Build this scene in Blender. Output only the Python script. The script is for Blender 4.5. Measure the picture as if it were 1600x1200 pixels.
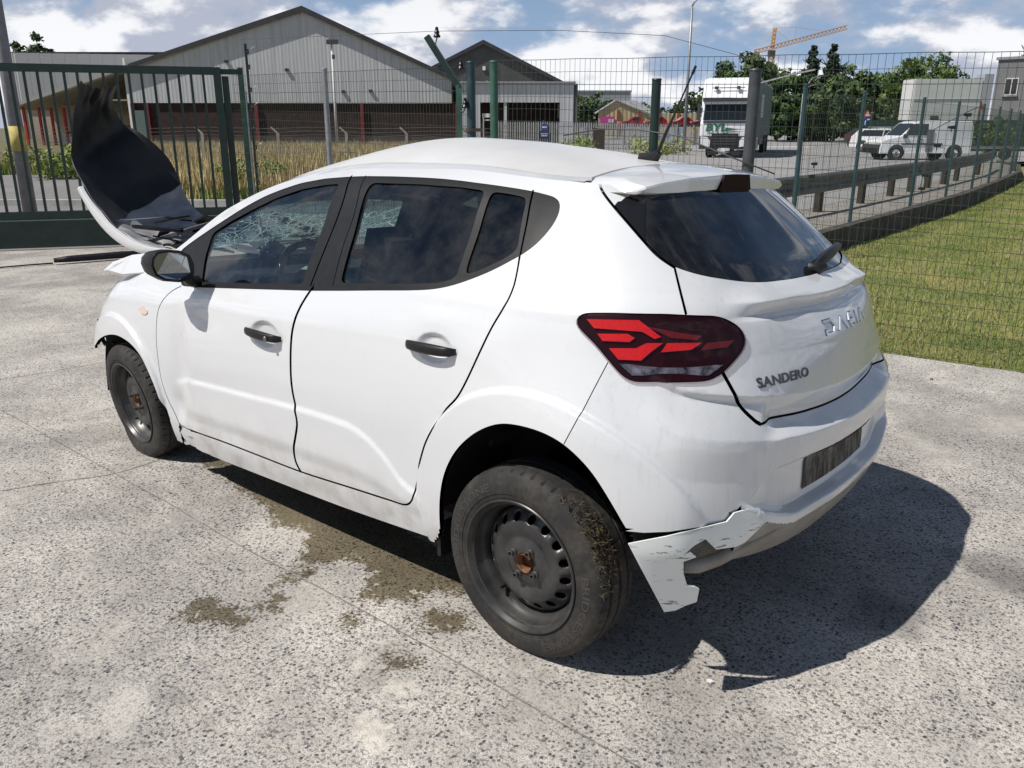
import bpy, bmesh, math, random
import numpy as np
from mathutils import Vector, Matrix, noise as mnoise
from mathutils.geometry import delaunay_2d_cdt

for o in list(bpy.data.objects): bpy.data.objects.remove(o)
scene = bpy.context.scene
COL = scene.collection
R = math.radians
random.seed(7); RNG = np.random.default_rng(7)

# ------------------------------------------------------------------ camera
YAW, PIT, ROL = R(-49.593429), R(17.200575), R(0.05305)
CP = Vector((-1.47713571, 2.63954263, 1.61526719))
FWD = Vector((math.cos(PIT)*math.cos(YAW), math.cos(PIT)*math.sin(YAW), -math.sin(PIT)))
RT = Vector((math.sin(YAW), -math.cos(YAW), 0.0))
UP = RT.cross(FWD)
_r = RT*math.cos(ROL) + UP*math.sin(ROL); _u = -RT*math.sin(ROL) + UP*math.cos(ROL)
FH = Vector((math.cos(YAW), math.sin(YAW), 0.0))
cam = bpy.data.cameras.new('camera'); camo = bpy.data.objects.new('camera', cam); COL.objects.link(camo)
M = Matrix((( _r.x, _u.x, -FWD.x, CP.x), (_r.y, _u.y, -FWD.y, CP.y), (_r.z, _u.z, -FWD.z, CP.z), (0, 0, 0, 1)))
camo.matrix_world = M
cam.sensor_width = 36.0; cam.lens = 36.0*1293.7611/1600.0
cam.clip_start = 0.05; cam.clip_end = 6000
scene.camera = camo

# ------------------------------------------------------------------ sky, sun, exposure
SUN_TO = Vector((0.33, 0.60, 1.0)).normalized()
sun_el = math.asin(SUN_TO.z); sun_az = math.atan2(SUN_TO.x, SUN_TO.y)
world = bpy.data.worlds.new('World'); scene.world = world; world.use_nodes = True
wn = world.node_tree; wn.nodes.clear()
def N(nt, t, **kw):
    n = nt.nodes.new(t)
    for k, v in kw.items(): setattr(n, k, v)
    return n
w_out = N(wn, 'ShaderNodeOutputWorld'); w_bg = N(wn, 'ShaderNodeBackground'); w_bg.inputs[1].default_value = 0.057
sky = N(wn, 'ShaderNodeTexSky'); sky.sky_type = 'NISHITA'; sky.sun_disc = False
sky.sun_elevation = sun_el; sky.sun_rotation = sun_az; sky.altitude = 60; sky.air_density = 1.0; sky.dust_density = 0.1; sky.ozone_density = 1.3
wtc = N(wn, 'ShaderNodeTexCoord')
def wmap_(dx, dy, dz, sc=(1, 1, 2.1)):
    n = N(wn, 'ShaderNodeMapping'); n.inputs['Scale'].default_value = sc; n.inputs['Location'].default_value = (CL[0]+dx, CL[1]+dy, CL[2]+dz)
    wn.links.new(wtc.outputs['Generated'], n.inputs[0]); return n
CL = (1.1, 5.2, 2.40)
wmap = wmap_(0, 0, 0); wmap2 = wmap_(SUN_TO.x*.03, SUN_TO.y*.03, SUN_TO.z*.075)
def wnoise(m, sc, det=9, rough=.56):
    n = N(wn, 'ShaderNodeTexNoise'); n.inputs['Scale'].default_value = sc; n.inputs['Detail'].default_value = det; n.inputs['Roughness'].default_value = rough
    wn.links.new(m.outputs[0], n.inputs['Vector']); return n
c1 = wnoise(wmap, 6.6, 10, .55); c2 = wnoise(wmap2, 6.6, 10, .55); c3 = wnoise(wmap, 2.2, 3, .5)
def wmath(op, a, b=None, c=None):
    n = N(wn, 'ShaderNodeMath', operation=op)
    for i, v in enumerate((a, b, c)):
        if v is None: continue
        if isinstance(v, (int, float)): n.inputs[i].default_value = v
        else: wn.links.new(v, n.inputs[i])
    return n.outputs[0]
def wramp(v, a, b):
    n = N(wn, 'ShaderNodeMapRange', interpolation_type='SMOOTHSTEP'); n.inputs[1].default_value = a; n.inputs[2].default_value = b
    wn.links.new(v, n.inputs[0]); return n.outputs[0]
wsep = N(wn, 'ShaderNodeSeparateXYZ'); wn.links.new(wtc.outputs['Generated'], wsep.inputs[0])
elev = wramp(wsep.outputs[2], 0.05, 0.55)                       # cumulus fields close up towards the horizon and open overhead
dens = wmath('ADD', wmath('MULTIPLY', c1.outputs['Fac'], .72), wmath('MULTIPLY', c3.outputs['Fac'], .28))
dens2 = wmath('ADD', wmath('MULTIPLY', c2.outputs['Fac'], .72), wmath('MULTIPLY', c3.outputs['Fac'], .28))
cmask = wramp(wmath('SUBTRACT', dens, wmath('MULTIPLY', elev, .115)), 0.420, 0.520)
lit = wramp(wmath('SUBTRACT', dens, dens2), -0.03, 0.062)
ccol = N(wn, 'ShaderNodeMix', data_type='RGBA'); wn.links.new(lit, ccol.inputs['Factor'])
ccol.inputs[6].default_value = (8.4, 9.0, 10.8, 1); ccol.inputs[7].default_value = (17.5, 17.5, 17.8, 1)
ctop = N(wn, 'ShaderNodeMix', data_type='RGBA'); wn.links.new(elev, ctop.inputs['Factor'])   # overhead one looks up at the grey bases
wn.links.new(ccol.outputs[2], ctop.inputs[6]); ctop.inputs[7].default_value = (4.6, 4.9, 5.6, 1)
cmix = N(wn, 'ShaderNodeMix', data_type='RGBA'); wn.links.new(wmath('MULTIPLY', cmask, 0.95), cmix.inputs['Factor'])
hz = N(wn, 'ShaderNodeMix', data_type='RGBA'); wn.links.new(wmath('MULTIPLY', wramp(wsep.outputs[2], .42, -.05), .9), hz.inputs['Factor'])   # pale summer haze low in the sky
wn.links.new(sky.outputs[0], hz.inputs[6]); hz.inputs[7].default_value = (5.4, 7.9, 12.4, 1)
wn.links.new(hz.outputs[2], cmix.inputs[6]); wn.links.new(ctop.outputs[2], cmix.inputs[7])
wn.links.new(cmix.outputs[2], w_bg.inputs[0]); wn.links.new(w_bg.outputs[0], w_out.inputs[0])

sl = bpy.data.lights.new('sun', 'SUN'); sl.energy = 4.7; sl.angle = R(0.53); sl.color = (1.0, 0.955, 0.89)
slo = bpy.data.objects.new('sun', sl); COL.objects.link(slo)
slo.rotation_euler = (-SUN_TO).to_track_quat('-Z', 'Y').to_euler()
slo.location = (4, 8, 20)
scene.view_settings.view_transform = 'Standard'; scene.view_settings.look = 'None'
scene.view_settings.exposure = 0.0; scene.view_settings.gamma = 1.0
scene.view_settings.use_curve_mapping = False

# ------------------------------------------------------------------ helpers
def V(rx, d, z=0.0):
    """point at rx metres right of / d metres ahead of the standpoint, height z"""
    return Vector((CP.x + RT.x*rx + FH.x*d, CP.y + RT.y*rx + FH.y*d, z))
VROT = math.atan2(RT.y, RT.x)

MATS = {}
def mat(name, col, rough=.6, metal=0., coat=0., spec=.5, var=0., vscale=8., bump=0., bscale=60., col2=None, alpha=None, trans=0., vdet=6, coatr=.03):
    """principled material with noise-driven colour and relief"""
    if name in MATS: return MATS[name]
    m = bpy.data.materials.new(name); m.use_nodes = True; nt = m.node_tree; nt.nodes.clear()
    o = N(nt, 'ShaderNodeOutputMaterial'); b = N(nt, 'ShaderNodeBsdfPrincipled'); nt.links.new(b.outputs[0], o.inputs[0])
    b.inputs['Base Color'].default_value = (*col, 1); b.inputs['Roughness'].default_value = rough; b.inputs['Metallic'].default_value = metal
    b.inputs['Coat Weight'].default_value = coat; b.inputs['Coat Roughness'].default_value = coatr
    b.inputs['Specular IOR Level'].default_value = spec; b.inputs['Transmission Weight'].default_value = trans
    tc = N(nt, 'ShaderNodeTexCoord')
    if var > 0 or col2:
        n = N(nt, 'ShaderNodeTexNoise'); n.inputs['Scale'].default_value = vscale; n.inputs['Detail'].default_value = vdet; n.inputs['Roughness'].default_value = .6
        nt.links.new(tc.outputs['Object'], n.inputs['Vector'])
        mr = N(nt, 'ShaderNodeMapRange'); mr.inputs[1].default_value = .3; mr.inputs[2].default_value = .7; nt.links.new(n.outputs['Fac'], mr.inputs[0])
        mx = N(nt, 'ShaderNodeMix', data_type='RGBA'); nt.links.new(mr.outputs[0], mx.inputs['Factor'])
        ca = tuple(c*(1-var) for c in col); cb = col2 if col2 else tuple(min(1, c*(1+var)) for c in col)
        if col2 and var == 0: ca = col
        mx.inputs[6].default_value = (*ca, 1); mx.inputs[7].default_value = (*cb, 1)
        nt.links.new(mx.outputs[2], b.inputs['Base Color'])
    if bump > 0:
        n2 = N(nt, 'ShaderNodeTexNoise'); n2.inputs['Scale'].default_value = bscale; n2.inputs['Detail'].default_value = 5
        nt.links.new(tc.outputs['Object'], n2.inputs['Vector'])
        bp = N(nt, 'ShaderNodeBump'); bp.inputs['Strength'].default_value = bump; bp.inputs['Distance'].default_value = .02
        nt.links.new(n2.outputs['Fac'], bp.inputs['Height']); nt.links.new(bp.outputs[0], b.inputs['Normal'])
    MATS[name] = m; return m
def matnt(name):
    m = bpy.data.materials.new(name); m.use_nodes = True; nt = m.node_tree; nt.nodes.clear()
    o = N(nt, 'ShaderNodeOutputMaterial'); b = N(nt, 'ShaderNodeBsdfPrincipled'); nt.links.new(b.outputs[0], o.inputs[0])
    MATS[name] = m; return m, nt, b, o
def lk(nt, a, b): nt.links.new(a, b)
def nmath(nt, op, a, b=None, c=None, clamp=False):
    n = N(nt, 'ShaderNodeMath', operation=op); n.use_clamp = clamp
    for i, v in enumerate((a, b, c)):
        if v is None: continue
        if isinstance(v, (int, float)): n.inputs[i].default_value = v
        else: nt.links.new(v, n.inputs[i])
    return n.outputs[0]
def nramp(nt, v, a, b, smooth=True):
    n = N(nt, 'ShaderNodeMapRange'); n.interpolation_type = 'SMOOTHSTEP' if smooth else 'LINEAR'
    n.inputs[1].default_value = a; n.inputs[2].default_value = b; nt.links.new(v, n.inputs[0]); return n.outputs[0]
def nnoise(nt, vec, sc, det=5, rough=.55, dist=0.):
    n = N(nt, 'ShaderNodeTexNoise'); n.inputs['Scale'].default_value = sc; n.inputs['Detail'].default_value = det
    n.inputs['Roughness'].default_value = rough; n.inputs['Distortion'].default_value = dist
    nt.links.new(vec, n.inputs['Vector']); return n.outputs['Fac']
def nmix(nt, f, a, b):
    n = N(nt, 'ShaderNodeMix', data_type='RGBA')
    for i, v in ((0, f), (6, a), (7, b)):
        if isinstance(v, (int, float)): n.inputs[i].default_value = v
        elif isinstance(v, tuple): n.inputs[i].default_value = (*v[:3], 1)
        else: nt.links.new(v, n.inputs[i])
    return n.outputs[2]

def tag(o, label=None, cat=None, group=None, kind=None):
    if label: o['label'] = label
    if cat: o['category'] = cat
    if group: o['group'] = group
    if kind: o['kind'] = kind
    return o
def empty(name, loc=(0, 0, 0), rot=None, label=None, cat=None, group=None):
    e = bpy.data.objects.new(name, None); COL.objects.link(e); e.location = loc; e.empty_display_size = .2
    if rot is not None: e.rotation_euler = (0, 0, rot)
    return tag(e, label, cat, group)
def add(name, verts, faces, m, parent=None, smooth=False, normals=None, sharp=None):
    me = bpy.data.meshes.new(name)
    me.from_pydata([tuple(v) for v in verts], [], [tuple(int(i) for i in f) for f in faces])
    if m is not None: me.materials.append(m)
    if smooth: me.polygons.foreach_set('use_smooth', [True]*len(me.polygons))
    if sharp: me.set_sharp_from_angle(angle=R(sharp))
    if normals is not None: me.normals_split_custom_set_from_vertices([tuple(n) for n in normals])
    o = bpy.data.objects.new(name, me); COL.objects.link(o)
    if parent is not None: o.parent = parent
    return o
class MB:
    """collects simple solids into one mesh"""
    def __init__(s): s.v = []; s.f = []
    def box(s, c, sz, rz=0., rot=None, taper=None):
        i = len(s.v); hx, hy, hz = sz[0]/2, sz[1]/2, sz[2]/2
        mt = rot if rot is not None else Matrix.Rotation(rz, 3, 'Z')
        for z in (-1, 1):
            k = taper if (taper and z > 0) else 1
            for x, y in ((-1, -1), (1, -1), (1, 1), (-1, 1)):
                s.v.append(Vector(c) + mt @ Vector((x*hx*k, y*hy*k, z*hz)))
        for f in ((3, 2, 1, 0), (4, 5, 6, 7), (0, 1, 5, 4), (1, 2, 6, 5), (2, 3, 7, 6), (3, 0, 4, 7)): s.f.append([i+j for j in f])
        return s
    def tube(s, pts, r, n=6, cap=True, flat=None):
        pts = [Vector(p) for p in pts]; i0 = len(s.v)
        rr = r if hasattr(r, '__len__') else [r]*len(pts)
        ref = None
        for k, p in enumerate(pts):
            t = (pts[min(k+1, len(pts)-1)] - pts[max(k-1, 0)])
            t = t.normalized() if t.length > 1e-9 else Vector((0, 0, 1))
            if ref is None:
                ref = Vector((0, 0, 1)) if abs(t.z) < .9 else Vector((1, 0, 0))
            a = t.cross(ref).normalized(); b = a.cross(t).normalized(); ref = b
            for j in range(n):
                an = 2*math.pi*j/n + math.pi/n
                s.v.append(p + (a*math.cos(an) + b*math.sin(an)*(flat or 1))*rr[k])
        for k in range(len(pts)-1):
            for j in range(n):
                s.f.append([i0+k*n+j, i0+k*n+(j+1) % n, i0+(k+1)*n+(j+1) % n, i0+(k+1)*n+j])
        if cap:
            s.f.append([i0+j for j in range(n)][::-1]); s.f.append([i0+(len(pts)-1)*n+j for j in range(n)])
        return s
    def prism(s, poly, axis_o, ax, ay, az, depth):
        """2d polygon in (ax, ay) extruded along az by depth"""
        i = len(s.v); n = len(poly); o = Vector(axis_o); ax, ay, az = Vector(ax), Vector(ay), Vector(az)
        for k in (0, 1):
            for x, y in poly: s.v.append(o + ax*x + ay*y + az*depth*k)
        s.f.append([i+j for j in range(n)][::-1]); s.f.append([i+n+j for j in range(n)])
        for j in range(n): s.f.append([i+j, i+(j+1) % n, i+n+(j+1) % n, i+n+j])
        return s
    def quad(s, a, b, c, d):
        i = len(s.v); s.v += [Vector(a), Vector(b), Vector(c), Vector(d)]; s.f.append([i, i+1, i+2, i+3]); return s
    def lathe(s, prof, c, axis='y', n=24, cap=False, sgn=1):
        """prof: (r, t) pairs, t along axis"""
        i0 = len(s.v); c = Vector(c)
        for r_, t in prof:
            for j in range(n):
                a = 2*math.pi*j/n
                if axis == 'y': s.v.append(c + Vector((r_*math.cos(a), t*sgn, r_*math.sin(a))))
                elif axis == 'x': s.v.append(c + Vector((t*sgn, r_*math.cos(a), r_*math.sin(a))))
                else: s.v.append(c + Vector((r_*math.cos(a), r_*math.sin(a), t)))
        for k in range(len(prof)-1):
            for j in range(n):
                q = [i0+k*n+j, i0+k*n+(j+1) % n, i0+(k+1)*n+(j+1) % n, i0+(k+1)*n+j]
                s.f.append(q)
        if cap:
            s.f.append([i0+j for j in range(n)]); s.f.append([i0+(len(prof)-1)*n+j for j in range(n)][::-1])
        return s
    def build(s, name, m, parent=None, smooth=False, sharp=None):
        o = add(name, s.v, s.f, m, parent, smooth, None, sharp)
        bm = bmesh.new(); bm.from_mesh(o.data); bmesh.ops.recalc_face_normals(bm, faces=bm.faces); bm.to_mesh(o.data); bm.free()
        return o
def text2d(body, shear=0., bold=0., res=3):
    """built-in font -> (verts2d, faces), height about 0.7"""
    c = bpy.data.curves.new('t', 'FONT'); c.body = body; c.resolution_u = res; c.shear = shear; c.offset = bold
    o = bpy.data.objects.new('t', c); COL.objects.link(o)
    bpy.context.view_layer.update()
    dg = bpy.context.evaluated_depsgraph_get(); me = o.evaluated_get(dg).to_mesh()
    v = np.array([tuple(p.co)[:2] for p in me.vertices]); f = [list(p.vertices) for p in me.polygons]
    o.evaluated_get(dg).to_mesh_clear(); bpy.data.objects.remove(o); bpy.data.curves.remove(c)
    return v, f
def copy_tree(o, parent=None, keep=True):
    c = o.copy(); COL.objects.link(c); c.parent = parent
    for ch in list(o.children): copy_tree(ch, c)
    return c
def pip(poly, x, y):
    """vectorised point in polygon"""
    poly = np.asarray(poly, float); x = np.asarray(x); y = np.asarray(y); r = np.zeros(x.shape, bool)
    x0, y0 = poly[-1]
    for x1, y1 in poly:
        c = ((y1 > y) != (y0 > y))
        with np.errstate(all='ignore'): t = (x0-x1)*(y-y1)/(y0-y1) + x1
        r ^= c & (x < t); x0, y0 = x1, y1
    return r
def crom(pts, step, closed=False):
    """catmull-rom resample of a 2d/3d polyline"""
    p = np.asarray(pts, float); n = len(p); out = []
    rng = range(n if closed else n-1)
    for i in rng:
        a = p[(i-1) % n] if (closed or i > 0) else 2*p[0]-p[1]
        b = p[i]; c = p[(i+1) % n]; d = p[(i+2) % n] if (closed or i+2 < n) else 2*p[-1]-p[-2]
        L = np.linalg.norm(c-b); k = max(1, int(math.ceil(L/step)))
        # centripetal-ish damping of overshoot
        m1 = (c-a)*.5; m2 = (d-b)*.5
        for m in (m1, m2):
            q = np.linalg.norm(m)
            if q > L*1.2 and q > 0: m *= L*1.2/q
        for j in range(k):
            t = j/k
            out.append((2*t**3-3*t**2+1)*b + (t**3-2*t**2+t)*m1 + (-2*t**3+3*t**2)*c + (t**3-t**2)*m2)
    if not closed: out.append(p[-1])
    return np.array(out)
# ================================================================== car body surface (metres, car frame: x forward, y left)
XC=0.1
def pchip(xs,ys):
    xs=np.asarray(xs,float);ys=np.asarray(ys,float)
    h=np.diff(xs);d=np.diff(ys)/h;n=len(xs);m=np.zeros(n)
    for i in range(1,n-1):
        if d[i-1]*d[i]>0:
            w1=2*h[i]+h[i-1];w2=h[i]+2*h[i-1];m[i]=(w1+w2)/(w1/d[i-1]+w2/d[i])
    m[0]=d[0];m[-1]=d[-1]
    if n>2:
        m[0]=((2*h[0]+h[1])*d[0]-h[0]*d[1])/(h[0]+h[1])
        m[-1]=((2*h[-1]+h[-2])*d[-1]-h[-1]*d[-2])/(h[-1]+h[-2])
    def ev(x):
        x=np.asarray(x,float)
        i=np.clip(np.searchsorted(xs,x)-1,0,n-2);t=(x-xs[i])/h[i]
        tt=np.clip(t,0,1)
        r=(2*tt**3-3*tt**2+1)*ys[i]+(tt**3-2*tt**2+tt)*h[i]*m[i]+(-2*tt**3+3*tt**2)*ys[i+1]+(tt**3-tt**2)*h[i]*m[i+1]
        return r+np.where(t<0,t*h[i]*m[0],0)+np.where(t>1,(t-1)*h[i]*m[-1],0)
    return ev
# rows: side points (x,y,z) for x>=XC, then rear plan points (x,y,z)
SX=[2.95,2.8,2.6,2.4,2.2,1.9,1.5,1.0,.6,.1]
def side(ys,zs): return [(x,y,z) for x,y,z in zip(SX,ys,zs)]
ROWS=[
 side([.76,.79,.81,.83,.84,.846,.848,.848,.848,.85],[.30,.25,.21,.170,.158,.155,.160,.168,.183,.22])+[(-.1,.85,.30),(-.35,.83,.32),(-.47,.73,.33),(-.555,.57,.32),(-.605,.40,.31),(-.625,.2,.30),(-.63,0,.30)],
 side([.80,.83,.845,.858,.866,.870,.870,.870,.870,.875],[.36,.32,.28,.245,.24,.24,.245,.25,.265,.29])+[(-.1,.89,.37),(-.34,.88,.39),(-.49,.80,.40),(-.59,.64,.39),(-.645,.43,.38),(-.665,.2,.37),(-.673,0,.37)],
 side([.83,.865,.88,.885,.885,.886,.886,.886,.888,.90],[.48,.47,.46,.45,.45,.45,.45,.45,.46,.48])+[(-.1,.91,.5),(-.32,.895,.52),(-.49,.815,.52),(-.60,.66,.51),(-.655,.44,.50),(-.675,.2,.50),(-.683,0,.50)],
 side([.83,.87,.888,.895,.897,.90,.90,.90,.902,.908],[.58,.64,.64,.64,.64,.645,.65,.65,.66,.68])+[(-.1,.91,.69),(-.3,.89,.69),(-.48,.80,.69),(-.585,.65,.685),(-.64,.44,.68),(-.665,.2,.68),(-.673,0,.68)],
 side([.82,.86,.878,.884,.886,.887,.887,.887,.887,.885],[.63,.73,.79,.82,.84,.86,.875,.885,.90,.92])+[(-.05,.865,.94),(-.2,.835,.95),(-.37,.745,.95),(-.5,.61,.945),(-.57,.465,.94),(-.612,.27,.935),(-.63,.12,.93),(-.635,0,.93)],
 side([.81,.845,.86,.86,.852,.845,.843,.84,.84,.825],[.66,.78,.86,.895,.915,.935,.965,1.00,1.035,1.065])+[(-.05,.815,1.07),(-.17,.79,1.07),(-.32,.725,1.07),(-.45,.61,1.065),(-.515,.445,1.06),(-.54,.2,1.055),(-.548,0,1.055)],
 side([.80,.835,.845,.84,.815,.76,.735,.735,.735,.73],[.675,.80,.88,.925,.975,1.08,1.17,1.205,1.22,1.22])+[(-.02,.715,1.22),(-.13,.69,1.22),(-.25,.628,1.22),(-.338,.50,1.215),(-.372,.27,1.21),(-.38,0,1.21)],
 side([.79,.815,.83,.825,.78,.66,.605,.60,.60,.595],[.69,.82,.9,.95,1.03,1.23,1.355,1.405,1.405,1.365])+[(0,.59,1.355),(-.09,.572,1.35),(-.168,.505,1.355),(-.207,.365,1.36),(-.222,.17,1.365),(-.228,0,1.365)],
 side([.78,.80,.815,.81,.755,.625,.56,.54,.54,.545],[.70,.83,.91,.965,1.06,1.265,1.39,1.438,1.438,1.405])+[(.0,.54,1.40),(-.07,.51,1.395),(-.125,.43,1.40),(-.155,.29,1.41),(-.17,.14,1.415),(-.175,0,1.415)],
]
R0=0.9
SMIN=XC-R0*np.pi/2
def xy2s(x,y):
    if x>=XC: return x,y
    ph=np.arctan2(XC-x,y);return XC-R0*ph,np.hypot(x-XC,y)
_rows=[]
for r in ROWS:
    q=sorted([xy2s(x,y)+(z,) for x,y,z in r])
    q=np.array(q);_rows.append((pchip(q[:,0],q[:,1]),pchip(q[:,0],q[:,2])))
def sz(s): return np.array([r[1](s) for r in _rows])
def bottom(s): return _rows[0][1](s)
def railz(s): return _rows[-1][1](s)
FEAT=[]
def _natural(zs,rs,z):
    """vectorised pchip across rows: zs,rs (K,N), z (N,)"""
    K,N=zs.shape
    h=np.diff(zs,axis=0);d=np.diff(rs,axis=0)/h
    m=np.zeros((K,N))
    w1=2*h[1:]+h[:-1];w2=h[1:]+2*h[:-1]
    ok=d[:-1]*d[1:]>0
    with np.errstate(all='ignore'):
        mm=(w1+w2)/(w1/d[:-1]+w2/d[1:])
    m[1:-1]=np.where(ok,mm,0)
    m[0]=d[0];m[-1]=d[-1]
    i=np.clip((z[None]>zs).sum(0)-1,0,K-2);n=np.arange(N)
    hh=h[i,n];t=(z-zs[i,n])/hh;tt=np.clip(t,0,1)
    r=(2*tt**3-3*tt**2+1)*rs[i,n]+(tt**3-2*tt**2+tt)*hh*m[i,n]+(-2*tt**3+3*tt**2)*rs[i+1,n]+(tt**3-tt**2)*hh*m[i+1,n]
    return r+np.where(t<0,t*hh*m[i,n],0)+np.where(t>1,(t-1)*hh*m[i+1,n],0)
def _rho0(s,z):
    zs=np.array([r[1](s) for r in _rows]);rs=np.array([r[0](s) for r in _rows])
    return _natural(zs,rs,z)
# the base shape is sampled on a grid, faired with a gaussian and read back bicubically, so that panels stay taut
_GS=.02;_GZ=.0125;_S0=SMIN-.30;_Z0=.02
def _fair():
    ns=int((3.10-_S0)/_GS)+1;nz=int((1.58-_Z0)/_GZ)+1
    s=_S0+_GS*np.arange(ns);z=_Z0+_GZ*np.arange(nz)
    sm=np.where(s<SMIN,2*SMIN-s,s)
    S,Z=np.meshgrid(np.minimum(sm,2.95),z,indexing='ij')
    zb=bottom(S.ravel());zr=railz(S.ravel())
    v=_rho0(S.ravel(),np.clip(Z.ravel(),zb-.12,zr+.03)).reshape(S.shape)
    def blur(A,sig,ax):
        k=np.exp(-.5*(np.arange(-int(3*sig)-1,int(3*sig)+2)/sig)**2);k/=k.sum();h=len(k)//2
        pad=[(0,0),(0,0)];pad[ax]=(h,h)
        P=np.pad(A,pad,mode='reflect',reflect_type='odd')
        return np.apply_along_axis(lambda q:np.convolve(q,k,'valid'),ax,P)
    return blur(blur(v,2.2,0),1.9,1)
_G=_fair()
def _w4(t): return (-.5*t+t*t-.5*t**3, 1-2.5*t*t+1.5*t**3, .5*t+2*t*t-1.5*t**3, -.5*t*t+.5*t**3)
def rho(s,z,feat=True):
    s=np.atleast_1d(np.asarray(s,float));z=np.atleast_1d(np.asarray(z,float))
    s,z=np.broadcast_arrays(s,z)
    u=np.clip((s-_S0)/_GS,1,_G.shape[0]-2.001);w=np.clip((z-_Z0)/_GZ,1,_G.shape[1]-2.001)
    i=u.astype(int);j=w.astype(int);a=_w4(u-i);b=_w4(w-j);v=0
    i=np.clip(i,1,_G.shape[0]-3);j=np.clip(j,1,_G.shape[1]-3)
    for p in range(4):
        for q in range(4): v=v+a[p]*b[q]*_G[i+p-1,j+q-1]
    if feat:
        for F in FEAT: v=v+F(s,z)
    return v
def pos(s,z,off=0.,feat=True):
    s=np.atleast_1d(np.asarray(s,float));z=np.atleast_1d(np.asarray(z,float))
    r=rho(s,z,feat)+off
    ph=np.maximum(0,(XC-s)/R0)
    x=np.where(s>=XC,s,XC-r*np.sin(ph));y=r*np.cos(ph)
    return np.stack([x,y,z],-1)
def ss(a,b,x):
    t=np.clip((x-a)/(b-a),0,1);return t*t*(3-2*t)
SC=SMIN
_zc1=pchip([SC,-1.25,-.966,-.756,-.6],[1.0685,1.069,1.0755,1.078,1.078])
def F1(s,z):
    w=1-ss(-.80,-.60,s)
    return w*np.interp(z-_zc1(s),[-.15,-.066,-.054,-.040,-.006,0,.045],[0,.010,.010,-.004,.040,.045,0])
_zl=pchip([SC,-1.27,-1.02,-.827,-.731,-.655,-.475,-.41,-.3],[.6755,.676,.684,.699,.706,.717,.748,.783,.80])
def F2(s,z):
    w=1-ss(-.5,-.34,s);v=ss(-.80,-.72,s)
    d=z-_zl(s)
    a=np.interp(d,[-.12,-.03,0,.04,.06,.11],[0,.022,.026,-.036,-.03,0])
    b=np.interp(d,[-.12,-.03,0,.095,.115,.16],[0,.012,.014,-.014,.004,0])
    return w*((1-v)*a+v*b)
_zt=pchip([SC,-1.1,-.947,-.804,-.687,-.66],[.60,.602,.607,.608,.553,.535])
_zb=pchip([SC,-1.1,-.909,-.75,-.66],[.44,.44,.443,.49,.53])
def F3(s,z):
    m=ss(-.006,.016,z-_zb(s))*ss(-.006,.016,_zt(s)-z)*(1-ss(-.78,-.67,s))
    lip=np.interp(z-_zb(s),[-.12,-.03,0,.014],[0,.012,.012,0])*(1-ss(-.72,-.64,s))
    return -.034*m+lip
def F4(s,z):
    # wheel arch flares
    ph=np.maximum(0,(XC-s)/R0);x=np.where(s>=XC,s,XC-.9*np.sin(ph))
    r=np.hypot(x+.045,z-.33);a=.021*(1-ss(.476,.492,r))*ss(-.62,-.48,s)
    r2=np.hypot(s-2.604,z-.32);b=.021*(1-ss(.405,.421,r2))
    return a+b
_zd=pchip([.45,.52,.6,.7,.8,1.0,1.2,1.6,1.9,2.0],[.375,.40,.47,.53,.555,.56,.555,.54,.53,.51])
def F5(s,z):
    w=ss(.40,.47,s)*(1-ss(1.95,2.1,s))
    d=_zd(s)-z
    return w*.009*ss(0,.032,d)*(1-ss(0,.07,(_zd(s)*.35+.19)-z))
def F6(s,z):
    # crash dents in front door and fender
    d=-.020*np.exp(-((s-1.98)/.07)**2-((z-.60)/.22)**2)
    d+=.006*np.exp(-((s-1.86)/.06)**2-((z-.62)/.25)**2)
    d+=-.02*np.exp(-((s-2.06)/.06)**2-((z-.36)/.08)**2)
    d+=-.006*np.exp(-((s-1.78)/.2)**2-((z-.82)/.06)**2)
    d+=.008*np.exp(-((s-.34)/.10)**2-((z-.98)/.03)**2)*.6
    return d
def F7(s,z):
    # door handle pockets
    d=0
    for (cs,cz,a,b) in PK:
        q=((s-cs)/a)**2+((z-cz)/b)**2
        d=d-.016*(1-ss(.25,1.0,q))
    return d
PK=[(0.349,.886,.085,.05),(1.29,.807,.10,.055)]
def F8(s,z):
    # soft shoulder at tail lamp height
    w=1-ss(.2,.9,s); w=w*ss(-.75,-.5,s)
    return w*.008*np.interp(z-1.045,[-.12,-.03,0,.012,.06],[0,.5,1,.8,0])
FEAT[:]=[F1,F2,F3,F4,F5,F6,F7,F8]
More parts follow.
